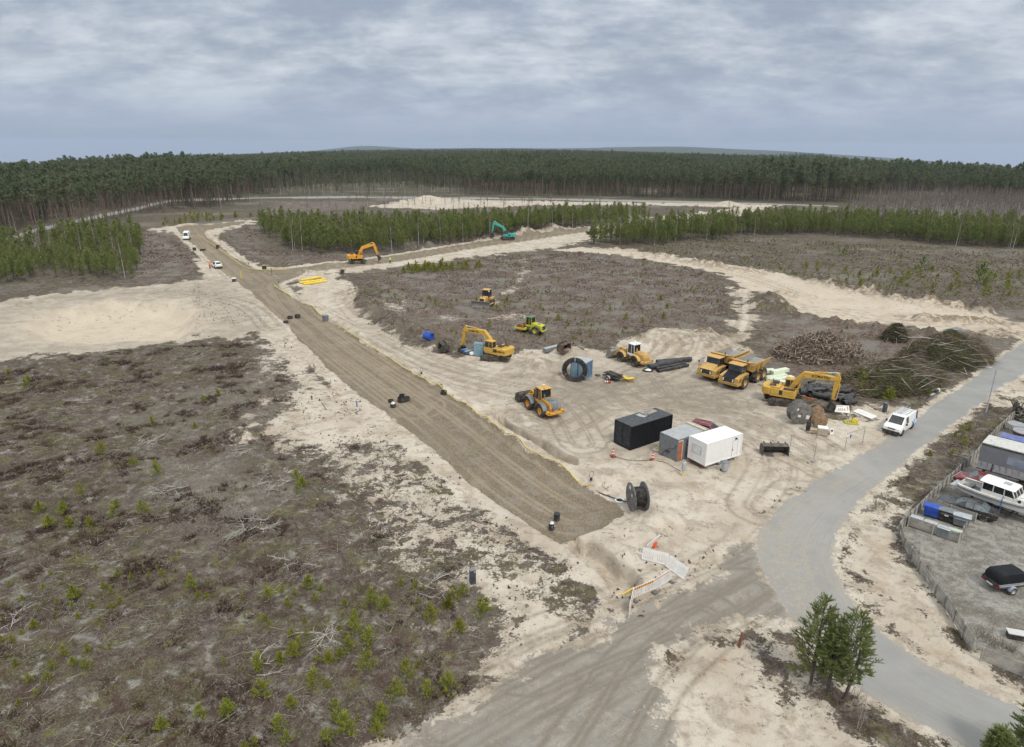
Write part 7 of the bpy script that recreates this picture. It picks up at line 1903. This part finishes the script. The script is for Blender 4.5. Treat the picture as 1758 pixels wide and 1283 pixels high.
instanced('young_pine_stand', 'dense stand of young pines behind the first rows', [p for q in protoY for p in q], X, Y, RG.integers(0, 9, len(X)), np.where((X < -60) & (Y < 190), RG.uniform(.45, .85, len(X)), RG.uniform(.6, 1.18, len(X))), RG)
# tall forest
def forest_points(r0, r1, step):
    a = R(45); x1 = r1 * math.sin(a)
    X, Y = np.meshgrid(np.arange(-x1, x1, step), np.arange(0, r1, step)); X, Y = X.ravel(), Y.ravel()
    X = X + RG.uniform(-.5, .5, X.shape) * step; Y = Y + RG.uniform(-.5, .5, Y.shape) * step
    r = np.hypot(X, Y); k = (r > r0) & (r < r1) & (np.abs(np.arctan2(X, Y)) < a); X, Y = X[k], Y[k]
    k = (polysd(X, Y, CLEAR, 8) < 0) & off_road(X, Y)
    return X[k], Y[k]
X, Y = forest_points(150, 900, 4.2)
k = (fbm(X * .02, Y * .02, 97, 3) > .38) & ~((polysd(X, Y, CLEAR, 40) > -14) & (RG.random(len(X)) < .4)); X, Y = X[k], Y[k]
edge = polysd(X, Y, CLEAR, 60); r = np.hypot(X, Y); od = np.argsort(r - edge * 0 + np.clip(-edge, 0, 60) * 4.0); X, Y = X[od], Y[od]
left = X < -60; inview = np.abs(np.arctan2(X, Y)) < R(37.8)
iL = np.where(left & inview)[0][:150]; iR = np.where(~left & inview)[0][:150]
protoT = [[tree_proto('tall', 40 + 10 * i + s, 'tall_pine', 'tall pine with a bare trunk at the edge of the forest ' + w, 'pine tree', 'tall pines ' + w) for s in range(3)] for i, w in enumerate(('on the left', 'beyond the pale road'))]
plant_individuals(protoT[0], X[iL], Y[iL], RG, .78, 1.0); plant_individuals(protoT[1], X[iR], Y[iR], RG, .8, 1.05)
protoS = [tree_proto('spruce', 70, 'spruce_tree', 'dark pointed spruce at the left end of the forest edge', 'spruce tree', None)]
xs, ys = G(362, 357); plant_individuals(protoS, np.array([xs]), np.array([ys]), RG, .9, .95)
S0 = None
rest = np.setdiff1d(np.arange(len(X)), np.concatenate([iL, iR])); X, Y = X[rest], Y[rest]
X2, Y2 = forest_points(900, 1900, 8.5); X3, Y3 = forest_points(1900, 5200, 19)
X6, Y6 = scatter([(470, 338), (482, 322), (560, 319), (640, 316), (700, 318), (790, 325), (808, 335), (640, 336)], 9, RG)
X, Y = np.concatenate([X, X2, X3, X6]), np.concatenate([Y, Y2, Y3, Y6])
S = np.concatenate([RG.uniform(.66, 1.12, len(X) - len(X2) - len(X3) - len(X6)), RG.uniform(.65, 1.2, len(X2)), RG.uniform(.75, 1.15, len(X3)), RG.uniform(.25, .8, len(X6))])
S = S * (.62 + .72 * fbm(X * .012, Y * .012, 55, 3))
K = RG.choice(7, len(X), p=[.16, .16, .16, .15, .15, .15, .07])
instanced('pine_forest', 'wide pine forest reaching to the horizon', protoT[0] + protoT[1] + protoS, X, Y, K, S, RG)
# birches: white stems in and before the stands, a pinkish thicket at the right
protoB = [tree_proto('birch', 80 + s, 'birch_tree', 'bare birch with a thin white trunk among the young pines', 'birch tree', 'bare birches among the pines') for s in range(4)]
bx, by = [], []
for px, py in ((466, 399), (312, 0), (503, 431), (519, 430), (619, 430), (673, 434.5), (719, 424), (757, 419), (795, 417), (841, 410), (906, 402), (948, 399), (966, 397), (983, 395), (1064, 420), (1115, 418), (1160, 415), (1213, 412), (1295, 405), (1338, 403), (1434, 402), (1640, 425), (1733, 429), (1738, 430), (133, 408), (70, 440), (75, 468), (31, 412), (380, 358), (430, 350), (450, 352), (108, 420), (1225, 400), (1090, 405), (640, 420), (560, 425), (180, 470), (215, 478)):
    if py: x, y = G(px, py); bx.append(x); by.append(y)
for i, n in ((0, 9), (1, 60), (2, 90)):
    X, Y = allp[i]; k = RG.integers(0, len(X), n); bx += list(X[k]); by += list(Y[k])
plant_individuals(protoB, np.array(bx), np.array(by), RG, .75, 1.1)
X, Y = scatter([(1440, 384), (1490, 362), (1530, 355), (1640, 348), (1800, 352), (1900, 362), (1900, 406), (1758, 398), (1600, 391)], 3.4, RG); k = RG.random(len(X)) < .85
X4, Y4 = scatter([(470, 338), (482, 322), (560, 319), (640, 316), (700, 318), (790, 325), (808, 336), (640, 337)], 14, RG)
X5, Y5 = scatter([(440, 380), (640, 352), (900, 352), (1110, 368), (560, 372)], 12, RG)
X, Y = np.concatenate([X[k], X4, X5]), np.concatenate([Y[k], Y4, Y5])
instanced('birch_thicket', 'pinkish grey thicket of bare birches along the far forest edge', protoB, X, Y, RG.integers(0, 4, len(X)), RG.uniform(.7, 1.15, len(X)), RG)
# saplings
protoP = [tree_proto('sapling', 100 + s, 'pine_sapling', 'low yellow green pine sapling on the heath left of the gravel road', 'pine sapling', 'pine saplings on the heath') for s in range(5)]
spx = [(640,1040,1.2),(662,1050,1),(610,1088,1.1),(505,1130,1.0),(585,1130,1),(483,1140,1.3),(445,1150,1),(530,1010,.9),(780,1030,1.6),(795,1022,1.7),(770,1045,1.2),(835,1050,1.3),(825,1058,1.1),(740,1070,.9),(790,1085,1.1),(600,1120,.9),(565,1140,1),(630,1150,1.2),(635,1110,1),(540,1180,1),(450,1200,1.1),(500,1215,1.1),(390,1230,1),(345,1235,1.1),(280,1255,1),(200,870,1.5),(195,885,1.0),(175,780,.9),(155,905,.8),(120,905,.7),(85,905,.8),(510,825,1),(520,835,.9),(512,845,.8),(230,800,.7),(335,735,.8),(375,680,.7),(50,655,.9),(15,645,.9),(45,665,.8),(262,730,1),(140,850,1),(245,880,.7),(270,815,.8),(350,690,.7),(60,1080,.7),(130,1030,.8),(330,1010,.7),(460,1030,.6),(70,880,.7),(110,880,.7),(480,1255,.9),(595,1262,1.1),(655,1240,1),(680,1200,.9),(735,1195,.9),(770,1190,.9),(700,1165,.8),(648,1265,.9),(560,1275,.9)]
sx = np.array([G(a, b)[0] for a, b, c in spx]); sy = np.array([G(a, b)[1] for a, b, c in spx])
seenp = set()
plant_individuals(protoP, sx, sy, RG, .65, 1.1, used=seenp)
X, Y = scatter([(0, 1000), (300, 950), (560, 990), (790, 1010), (830, 1090), (680, 1290), (0, 1290)], 1.5, RG); M = plan_masks(X, Y); k = (M['sand'] < .2) & (M['dirt'] < .2) & (fbm(X * .14, Y * .14, 33, 3) > .46)
X, Y = X[k], Y[k]; od = np.argsort(np.hypot(X, Y)); X, Y = X[od], Y[od]; n = min(60, len(X)); plant_individuals(protoP, X[:n], Y[:n], RG, .25, .6, used=seenp)
instanced('sapling_cover', 'small green seedlings all over the heath', protoP, X[n:], Y[n:], RG.integers(0, 5, len(X) - n), RG.uniform(.18, .5, len(X) - n), RG)
def sap_region(poly, step, label, group, s0, s1, n, thr=.45):
    X, Y = scatter(poly, step, RG); M = plan_masks(X, Y); k = (M['sand'] < .3) & (M['grav'] < .2) & (M['asph'] < .1) & (fbm(X * .08, Y * .08, 35, 3) > thr); X, Y = X[k][:n], Y[k][:n]
    pr = [copy_tree(p) for p in protoP]
    for p in pr: p['label'] = label; p['group'] = group
    plant_individuals(pr, X, Y, RG, s0, s1, used=set())
sap_region([(690, 470), (720, 450), (850, 444), (870, 452), (800, 465), (740, 470)], 2.0, 'bushy green sapling in the strip below the gravel branch road', 'saplings on the brown plot', 1.0, 1.9, 32, .3)
sap_region([(960, 442), (1200, 475), (1240, 520), (1100, 560), (900, 590), (760, 560), (700, 520), (900, 470)], 6.5, 'small green sapling scattered over the bare brown plot', 'saplings on the brown plot', .6, 1.1, 24, .42)
sap_region([(1060, 425), (1280, 410), (1480, 414), (1758, 436), (1758, 520), (1480, 500), (1260, 450)], 6.0, 'small green sapling on the grey heath beyond the sand road', 'saplings on the grey heath beyond the sand road', .8, 1.6, 45, .40)
sap_region([(1450, 640), (1560, 690), (1500, 690), (1440, 670)], 2.5, 'bushy green sapling on the ground below the brush heap', 'saplings below the brush heap', 1.0, 1.7, 14, .2)
sap_region([(250, 392), (330, 372), (440, 352), (470, 345), (440, 372), (330, 385)], 5, 'bushy green sapling beyond the far end of the gravel road', 'saplings beyond the gravel road', 1.2, 2.2, 28, .35)
sap_region([(1560, 800), (1640, 740), (1700, 705), (1690, 730), (1620, 800), (1590, 840)], 2.2, 'dry sapling on the verge between road and fence', 'saplings on the verge', .4, .8, 12, .4)
for px, py, s, lab in ((1682, 488, 3.2, 'single dark bushy pine on the grey heath at the right'), (1583, 463, 2.2, 'smaller dark pine on the grey heath left of the single one'), (1448, 440, 1.6, 'lone small pine in the middle of the grey heath')):
    t = copy_tree(protoP[0]); x, y = G(px, py); t.location = (x, y, gz(x, y)); t.scale = (s, s, s * 1.15); t['label'] = lab; del t['group']; t.name = 'young_pine'
    for ch in t.children:
        if ch.name.startswith('crown'): ch.data = ch.data.copy(); ch.data.materials.clear(); ch.data.materials.append(NEEDLE_N)

# near pines by the road
def near_pine(px, h, spread, seed, label, az=1.0):
    rg = np.random.default_rng(seed); t = thing('pine_tree', label, 'pine tree', px, 0)
    bend = rg.normal(size=2) * .12; b = MB(); b.tube([(0, 0, -.2), (bend[0], bend[1], h * .5), (bend[0] * .5, 0, h)], [.10, .07, .012], n=8)
    pts, out = [], []
    nw = 19
    for w in range(nw):
        f = w / (nw - 1); z = h * (.22 + .76 * f); n = 5 if f < .85 else 3
        R0 = spread * (min(1, .55 + f * 2.2)) * (1 - f) ** .62 * 1.12 + .06
        for k in range(n):
            a = 6.28 * (k + rg.uniform(-.35, .35)) / n + w * 1.1; L = R0 * rg.uniform(.65, 1.12); rise = L * rg.uniform(.25, .55) + .25 * f
            br = [np.array((L * q * math.cos(a), L * q * math.sin(a), z + rise * q ** 1.6)) for q in (0, .35, .7, 1.0)]
            b.tube([tuple(p) for p in br], [.028 * (1.2 - f), .02 * (1.2 - f), .012, .006], n=4, cap=False)
            subs = [(br[3] - br[2], br[3], 1.0)]
            for j in range(int(4 + 7 * L)):
                q = rg.uniform(.3, .98); p0 = br[0] + (br[3] - br[0]) * q; p0[2] = z + rise * q ** 1.6
                d = np.array((math.cos(a + rg.choice((-1, 1)) * rg.uniform(.5, 1.1)), math.sin(a + rg.choice((-1, 1)) * rg.uniform(.5, 1.1)), rg.uniform(.25, .9))); l = rg.uniform(.2, .5) * (1.15 - q * .4); p1 = p0 + d / np.linalg.norm(d) * l
                b.tube([tuple(p0), tuple(p1)], [.008, .005], n=3, cap=False)
                for s in (.45, .72, 1.0): pts.append(p0 + (p1 - p0) * s); out.append(d / np.linalg.norm(d) * .9)
            for s in (.8, .9, 1.0): pts.append(br[0] + (br[3] - br[0]) * s + np.array((0, 0, .0))); out.append((br[3] - br[2]) / np.linalg.norm(br[3] - br[2]) * .9)
    b.build('trunk', BARKY, t)
    V, F = tufts(np.array(pts), .17, 11, rg, .30, np.array(out), .07); np_mesh('crown', V, F, NEEDLE_N, t)
    return t
near_pine((1392, 1172), 6.0, 1.35, 1, 'bushy pine by the road, left of the close group of three')
near_pine((1420, 1186), 5.0, 1.05, 2, 'bushy pine by the road, middle one of the close group of three')
near_pine((1449, 1196), 5.9, 1.45, 3, 'bushy pine by the road, right of the close group of three')
near_pine((1762, 1318), 4.2, 1.25, 4, 'pine cut off by the lower right corner of the picture')
near_pine((1703, 1322), 2.6, .6, 5, 'slim small pine left of the one in the lower right corner')
def bare_bush(name, label, px, h, n, m, seed, spread=.6, thick=.02, cat='bush'):
    rg = np.random.default_rng(seed); t = thing(name, label, cat, px); b = MB(); C, D, W = [], [], []
    for k in range(n):
        a = rg.uniform(0, 6.28); l = h * rg.uniform(.5, 1.05); d = np.array((math.cos(a) * spread * rg.uniform(.2, 1), math.sin(a) * spread * rg.uniform(.2, 1), 1.0)) * l; p0 = rg.normal(size=3) * (.12 * n ** .5 * .4, .12 * n ** .5 * .4, 0)
        b.tube([tuple(p0), tuple(p0 + d * .5 + rg.normal(size=3) * .05 * h), tuple(p0 + d)], [thick, thick * .7, thick * .2], n=4, cap=False)
        for j in range(7): q = rg.uniform(.25, .95); C.append(p0 + d * q); D.append((d / l * .5 + rg.normal(size=3) * .5) * l * .3); W.append(thick * .35)
    b.build('stem', m, t); V, F = tris(np.array(C), np.array(D), np.array(W), rg); np_mesh('twigs', V, F, m, t)
    return t
bare_bush('birch_sapling', 'thin bare birch sapling in front of the three roadside pines', (1472, 1248), 2.6, 2, mat('pale_twig', (.30, .27, .24), .9, dust=0), 11, .25, .025, 'birch sapling')
for k, (px, py, h, n) in enumerate(((1405, 1195, .9, 26), (1440, 1205, .9, 30), (1470, 1200, .8, 26), (1385, 1185, .7, 18))): bare_bush('bare_bush', ['leafless brown bush at the foot of the left roadside pine', 'leafless brown bush in front of the right roadside pine', 'leafless brown bush right of the roadside pines by the asphalt', 'low leafless bush left of the roadside pines'][k], (px, py), h, n, TWIG, 20 + k, .9, .012)
for k, (px, py) in enumerate(((1570, 950), (1585, 975), (1690, 1090), (1710, 1105), (1735, 1115), (1640, 1055))): bare_bush('bare_bush', 'leafless brown shoots along the board fence', (px, py), .7, 26, TWIG, 30 + k, .9, .012)['group'] = 'leafless shoots along the board fence'
# dead branches bleached pale on the heath
def branch(b, p, d, l, r, rg, depth):
    q = [p]; n = 4
    for i in range(n): d = d + rg.normal(size=3) * .22; d[2] *= .6; d /= np.linalg.norm(d); q.append(q[-1] + d * l / n)
    for v in q: v[2] = max(v[2], .03)
    b.tube([tuple(v) for v in q], list(np.linspace(r, r * .35, n + 1)), n=4, cap=False)
    if depth:
        for i in range(1, n + 1):
            for s in range(2): e = d + rg.normal(size=3) * .75; e[2] = abs(e[2]) * .35; branch(b, q[i].copy(), e / np.linalg.norm(e), l * rg.uniform(.3, .55), r * .5, rg, depth - 1)
for k, (px, py, n, l, lab) in enumerate(((570, 1085, 3, 2.6, 'pale dead branches splayed on the heath among the saplings'), (460, 1140, 2, 1.8, 'small pale dead branch left of the tall sapling on the heath'), (432, 905, 5, 1.9, 'heap of pale dry twigs on the heath left of the sand'), (10, 1085, 3, 2.2, 'pale dead branches at the left edge of the heath'), (420, 770, 3, 1.8, 'pale dry twigs near the bare sand lobe'), (470, 830, 4, 2.6, 'long pale dry branches on the dark heath'), (130, 690, 4, 2.0, 'pale dry twigs on the heath below the sand pit'), (250, 760, 3, 2.2, 'pale dry branches in the middle of the heath'), (740, 1010, 2, 1.8, 'reddish grey dead branches beside the service cabinet'), (505, 970, 2, 1.6, 'pale broken log pieces on the heath'), (300, 840, 3, 2.0, 'pale dry branches right of the tall sapling on the far heath'), (1440, 676, 3, 3.0, 'white dead branches on the ground right of the pipe heap'), (1480, 668, 3, 2.4, 'white dead branches below the brush heap'))):
    rg = np.random.default_rng(200 + k); t = thing('dead_branch', lab, 'dead branch', (px, py)); b = MB()
    for j in range(n * 2): a = rg.uniform(0, 6.28); branch(b, np.array((rg.normal() * .5, rg.normal() * .5, .08)), np.array((math.cos(a), math.sin(a), .12)), l * rg.uniform(.5, .9), .026, rg, 1 + (j % 2))
    b.build('branches', DEAD, t)
# root pile and brush heaps
def mound_pts(n, a, b_, h, rg):
    u = rg.random(n) ** .5 * .98; th = rg.uniform(0, 6.28, n); x, y = u * np.cos(th) * a, u * np.sin(th) * b_; bump = .75 + .5 * fbm(x * .5 + 9, y * .5 + 3, 7, 3)
    return np.stack([x, y, h * (1 - u ** 2.2) * bump], 1)
def core(t, a, b_, h, m, rg):
    rings = [[(a * f * math.cos(q) * (.9 + .2 * vnoise(np.array([q * 2.]), np.array([f * 5.]))[0]), b_ * f * math.sin(q), h * .86 * (1 - f ** 2.2) - .05) for q in [6.2832 * k / 22 for k in range(22)]] for f in (1.0, .85, .65, .45, .25, .05)]
    q = MB(); q.loft(rings); q.build('pile_core', m, t)
t = thing('root_pile', 'big tangled pile of torn out tree roots and stumps', 'root pile', (1404, 613), R(5)); rg = np.random.default_rng(5); core(t, 7.0, 4.0, 2.9, CLOD, rg); b = MB(); b2 = MB()
for p in mound_pts(950, 7.5, 4.5, 3.3, rg):
    d = rg.normal(size=3); d[2] = d[2] * .45 + .1; d /= np.linalg.norm(d); l = rg.uniform(.4, 1.4); q = p + d * l; m_ = (p + q) / 2 + rg.normal(size=3) * .28; (b if rg.random() < .5 else b2).tube([tuple(p - d * .3 + rg.normal(size=3) * .15), tuple(p), tuple(m_), tuple(q)], [.02, rg.uniform(.04, .11), .05, .012], n=5, cap=False)
b.build('roots', mat('pale_root', (.33, .265, .215), .9, dust=.1, var=.35), t); b2.build('stumps', mat('dark_root', (.15, .11, .085), .9, dust=.1, var=.35), t)
def brush(label, px, yaw, a, b_, h, n, seed, green=True):
    t = thing('brush_heap', label, 'brush heap', px, yaw); rg = np.random.default_rng(seed); core(t, a * .93, b_ * .9, h * .9, mat('brush_core', (.06, .05, .035), .95, dust=0), rg); P = mound_pts(n, a, b_, h, rg)
    D = np.stack([rg.normal(size=n) * .35 + .25, -np.abs(rg.normal(size=n)) * .9 - .3, rg.normal(size=n) * .25 + .05], 1); D /= np.linalg.norm(D, axis=1, keepdims=True)
    V, F = tris(P - D * .5, D * rg.uniform(.8, 2.4, n)[:, None], np.full(n, .022), rg); np_mesh('dry_sticks', V, F, mat('brush_stick', (.18, .135, .10), .9, dust=0, var=.4), t)
    k = rg.random(n) < .025; Dp = D[k] + rg.normal(size=(k.sum(), 3)) * .3; V, F = tris(P[k] + (0, 0, .1), Dp * rg.uniform(1.5, 3.5, k.sum())[:, None], np.full(k.sum(), .035), rg); np_mesh('pale_sticks', V, F, DEAD, t)
    if green:
        gr = fbm(P[:, 0] * .4, P[:, 1] * .4, 8, 3) > .47; V, F = tufts(P[gr], .5, 5, rg, -.05, D[gr] * 1.3, .10); np_mesh('needle_sprays', V, F, leaf_mat('brush_needles', (.075, .09, .03), (.165, .185, .06), None, .5), t)
    return t
brush('large heap of felled tops with green needles, spread along the road verge', (1530, 655), R(34), 10.0, 5.4, 2.6, 4800, 6); brush('tall dark far end of the brush heap, near the small hut', (1622, 616), R(34), 9.5, 5.6, 3.8, 4600, 7); brush('small round bundle of dark branches left of the hut', (1536, 583), 0, 2.3, 2.0, 2.4, 700, 8)
t = thing('birch_log', 'white birch log lying across the brush heap', 'log', (1590, 618), R(-25), z=gz(*G(1590, 618)) + 2.9); b = MB(); b.tube([(-3, 0, .3), (-1, .2, .5), (1, .1, .4), (3.2, -.1, 0)], [.05, .08, .09, .07], n=6); b.tube([(-1, .2, .5), (-2, .8, .8)], [.04, .02], n=5); b.build('log', BARKB, t)
t = thing('root_pile', 'single small torn out stump by the gravel branch road', 'stump', (589, 470)); rg = np.random.default_rng(9); b = MB()
for k in range(26): d = rg.normal(size=3); d[2] = abs(d[2]); d /= np.linalg.norm(d); b.tube([(0, 0, .3), tuple(d * .8 + np.array((0, 0, .3))), tuple(d * 1.4 + rg.normal(size=3) * .2)], [.15, .08, .02], n=5, cap=False)
b.build('roots', mat('dark_root', (.1, .07, .05), .9), t)
# ground cover nobody could count
def cover_points(poly, step, masks_ok, thr, ns, seed, ground=False):
    X, Y = scatter(poly, step, RG, ground=ground); M = plan_masks(X, Y); k = masks_ok(M) & (fbm(X * ns, Y * ns, seed, 4) > thr); X, Y = X[k], Y[k]
    return np.stack([X, Y, terrain(X, Y)], 1)
NEAR = [(-60, 660), (120, 610), (420, 585), (560, 660), (700, 760), (1000, 960), (1100, 1060), (820, 1200), (640, 1310), (-120, 1310)]
bare = lambda M: (M['sand'] < .35) & (M['grav'] < .1) & (M['asph'] < .1) & (M['dirt'] < .2) & (M['yard'] < .2)
P = cover_points(NEAR, .33, bare, .60, .42, 141); V, F = tufts(P, .36, 9, RG, .8, None, .10); V[:, :2] += RG.normal(size=(len(V) // 3, 1, 2)).repeat(3, 1).reshape(-1, 2) * .16; tag(np_mesh('heather', V, F, HEATHER), 'dark heather covering the heath', None, kind='stuff')
P = cover_points(NEAR, .45, lambda M: bare(M), .50, .35, 151); V, F = tufts(P, .20, 6, RG, .7, None, .07); V[:, :2] += RG.normal(size=(len(V) // 3, 1, 2)).repeat(3, 1).reshape(-1, 2) * .18; tag(np_mesh('dry_grass', V, F, GRASS), 'dry grass tufts on the heath', None, kind='stuff')
P = cover_points(NEAR, .42, bare, .55, .2, 161); V, F = tufts(P, .15, 8, RG, .5, None, .16); V[:, :2] += RG.normal(size=(len(V) // 3, 1, 2)).repeat(3, 1).reshape(-1, 2) * .2; tag(np_mesh('moss_cover', V, F, MOSSY), 'olive moss and lingonberry on the heath', None, kind='stuff')
P = cover_points(NEAR, .5, lambda M: (M['sand'] < .75) & (M['grav'] < .1) & (M['dirt'] < .3), .50, .22, 171); n = len(P); a = RG.uniform(0, 6.28, n); L = RG.uniform(.25, 1.3, n) * RG.choice((1, 1, 1.7), n); D = np.stack([np.cos(a), np.sin(a), RG.normal(size=n) * .1 + .06], 1) * L[:, None]; V, F = tris(P + (0, 0, .06), D, RG.uniform(.005, .012, n), RG); tag(np_mesh('twig_litter', V, F, DEAD), 'pale dry twigs strewn over the heath', None, kind='stuff')
OTHER = [[(600, 520), (650, 470), (850, 440), (960, 436), (1180, 464), (1250, 500), (1256, 555), (1100, 575), (900, 605), (780, 595)], [(1300, 570), (1480, 560), (1700, 585), (1600, 690), (1440, 670), (1330, 640)], [(1040, 425), (1280, 408), (1758, 434), (1790, 530), (1480, 505)], [(1480, 850), (1690, 690), (1740, 712), (1540, 910)], [(1545, 910), (1680, 1110), (1640, 1090), (1530, 940)], [(1345, 1050), (1480, 1190), (1560, 1240), (1480, 1290), (1370, 1200)], [(240, 392), (345, 430), (345, 465), (240, 486)], [(390, 405), (440, 385), (440, 430), (640, 434), (470, 455)]]
Q = [cover_points(p, s, bare, .53, .3, 181 + i) for i, (p, s) in enumerate(zip(OTHER, (.8, .75, 1.3, .38, .3, .3, 1.0, 1.1)))]
P = np.concatenate(Q); r = np.hypot(P[:, 0], P[:, 1]); sz = np.clip(r / 120, .6, 2.0)
V, F = tufts(P, .30 * np.repeat(sz, 6), 6, RG, .55, None, .14); tag(np_mesh('dry_scrub', V, F, HEATHER), 'dark dry scrub on the bare plots and verges', None, kind='stuff')
V, F = tufts(P[::2] + RG.normal(size=P[::2].shape) * (.4, .4, 0), .26 * np.repeat(sz[::2], 5), 5, RG, .6, None, .10); tag(np_mesh('dry_grass', V, F, GRASS), 'dry grass on the bare plots and verges', None, kind='stuff')
Pc = cover_points(OTHER[0], 1.0, lambda M: M['sand'] < .9, .5, .2, 191); Pd = cover_points([(960, 940), (1100, 890), (1300, 880), (1420, 760), (1300, 940), (1100, 1060)], .9, lambda M: (M['grav'] < .2) & (M['asph'] < .2), .53, .3, 195); Pe = cover_points([(330, 480), (520, 600), (760, 790), (1000, 980), (900, 1120), (780, 980), (460, 660), (330, 560)], .7, lambda M: (M['grav'] < .2), .54, .3, 197)
P = np.concatenate([Pc, Pd, Pe]); n = len(P); s = RG.uniform(.05, .20, n); base = np.array(((1, 0, -.4), (-.5, .87, -.4), (-.5, -.87, -.4), (0, 0, .8))); Rn = RG.normal(size=(n, 3, 3)) * .35 + np.eye(3)
V = (np.einsum('kj,nij->nki', base, Rn) * s[:, None, None] + P[:, None, :]).reshape(-1, 3); F = (np.array(((0, 1, 3), (1, 2, 3), (2, 0, 3), (0, 2, 1)))[None] + 4 * np.arange(n)[:, None, None]).reshape(-1, 3); tag(np_mesh('soil_clods', V, F, CLOD), 'dark clods and root bits scattered on the sand', None, kind='stuff')
XS, YS = [], []
for i in (0, 0, 1, 2, 2): x_, y_ = scatter(OTHER[i], 1.7, RG); q_ = plan_masks(x_, y_); k = bare(q_) & (fbm(x_ * .12, y_ * .12, 301, 3) > .5) & (RG.random(len(x_)) < .3); XS.append(x_[k]); YS.append(y_[k])
X, Y = np.concatenate(XS), np.concatenate(YS)
instanced('seedling_cover', 'small yellow green seedlings and tufts on the plots', protoP, X, Y, RG.integers(0, 5, len(X)), RG.uniform(.2, .55, len(X)), RG)
# far small buildings above the trees
for px, r, w, h, lab, nm in ((1674, 1500, 9, 17, 'pale yellow tower above the far forest', 'water_tower'), (398, 1900, 22, 12, 'small white house far off in the forest', 'house')):
    x0, y0 = G(px, 420); a = math.atan2(x0, y0); x, y = r * math.sin(a), r * math.cos(a); t = thing(nm, lab, 'tower' if nm != 'house' else 'house', xy=(x, y), z=gz(x, y)); q = MB(); q.box((0, 0, h * .5 + 7), (w * .45, w * .45, h + 14)); q.build('wall', mat('cream_render', (.55, .50, .36), .8) if nm != 'house' else WHITE, t); q = MB(); q.prism([(-w * .3, h + 14), (w * .3, h + 14), (0, h + 14 + w * .2)], -w * .3, w * .3); q.build('roof', GREYP, t)
# ------------------------------------------------------------------ air
def haze():
    b = MB(); b.box((0, 5000, -120), (32000, 32000, 640)); o = b.build('haze', [], smooth=False)
    m = bpy.data.materials.new('haze_air'); m.use_nodes = True; n = m.node_tree.nodes; n.remove(n['Principled BSDF'])
    v = n.new('ShaderNodeVolumePrincipled'); v.inputs['Color'].default_value = (.72, .83, 1.0, 1); v.inputs['Density'].default_value = HAZE; v.inputs['Anisotropy'].default_value = .2
    m.node_tree.links.new(v.outputs[0], n['Material Output'].inputs['Volume']); o.data.materials.append(m); o['kind'] = 'stuff'
HAZE = 6.5e-5
haze()
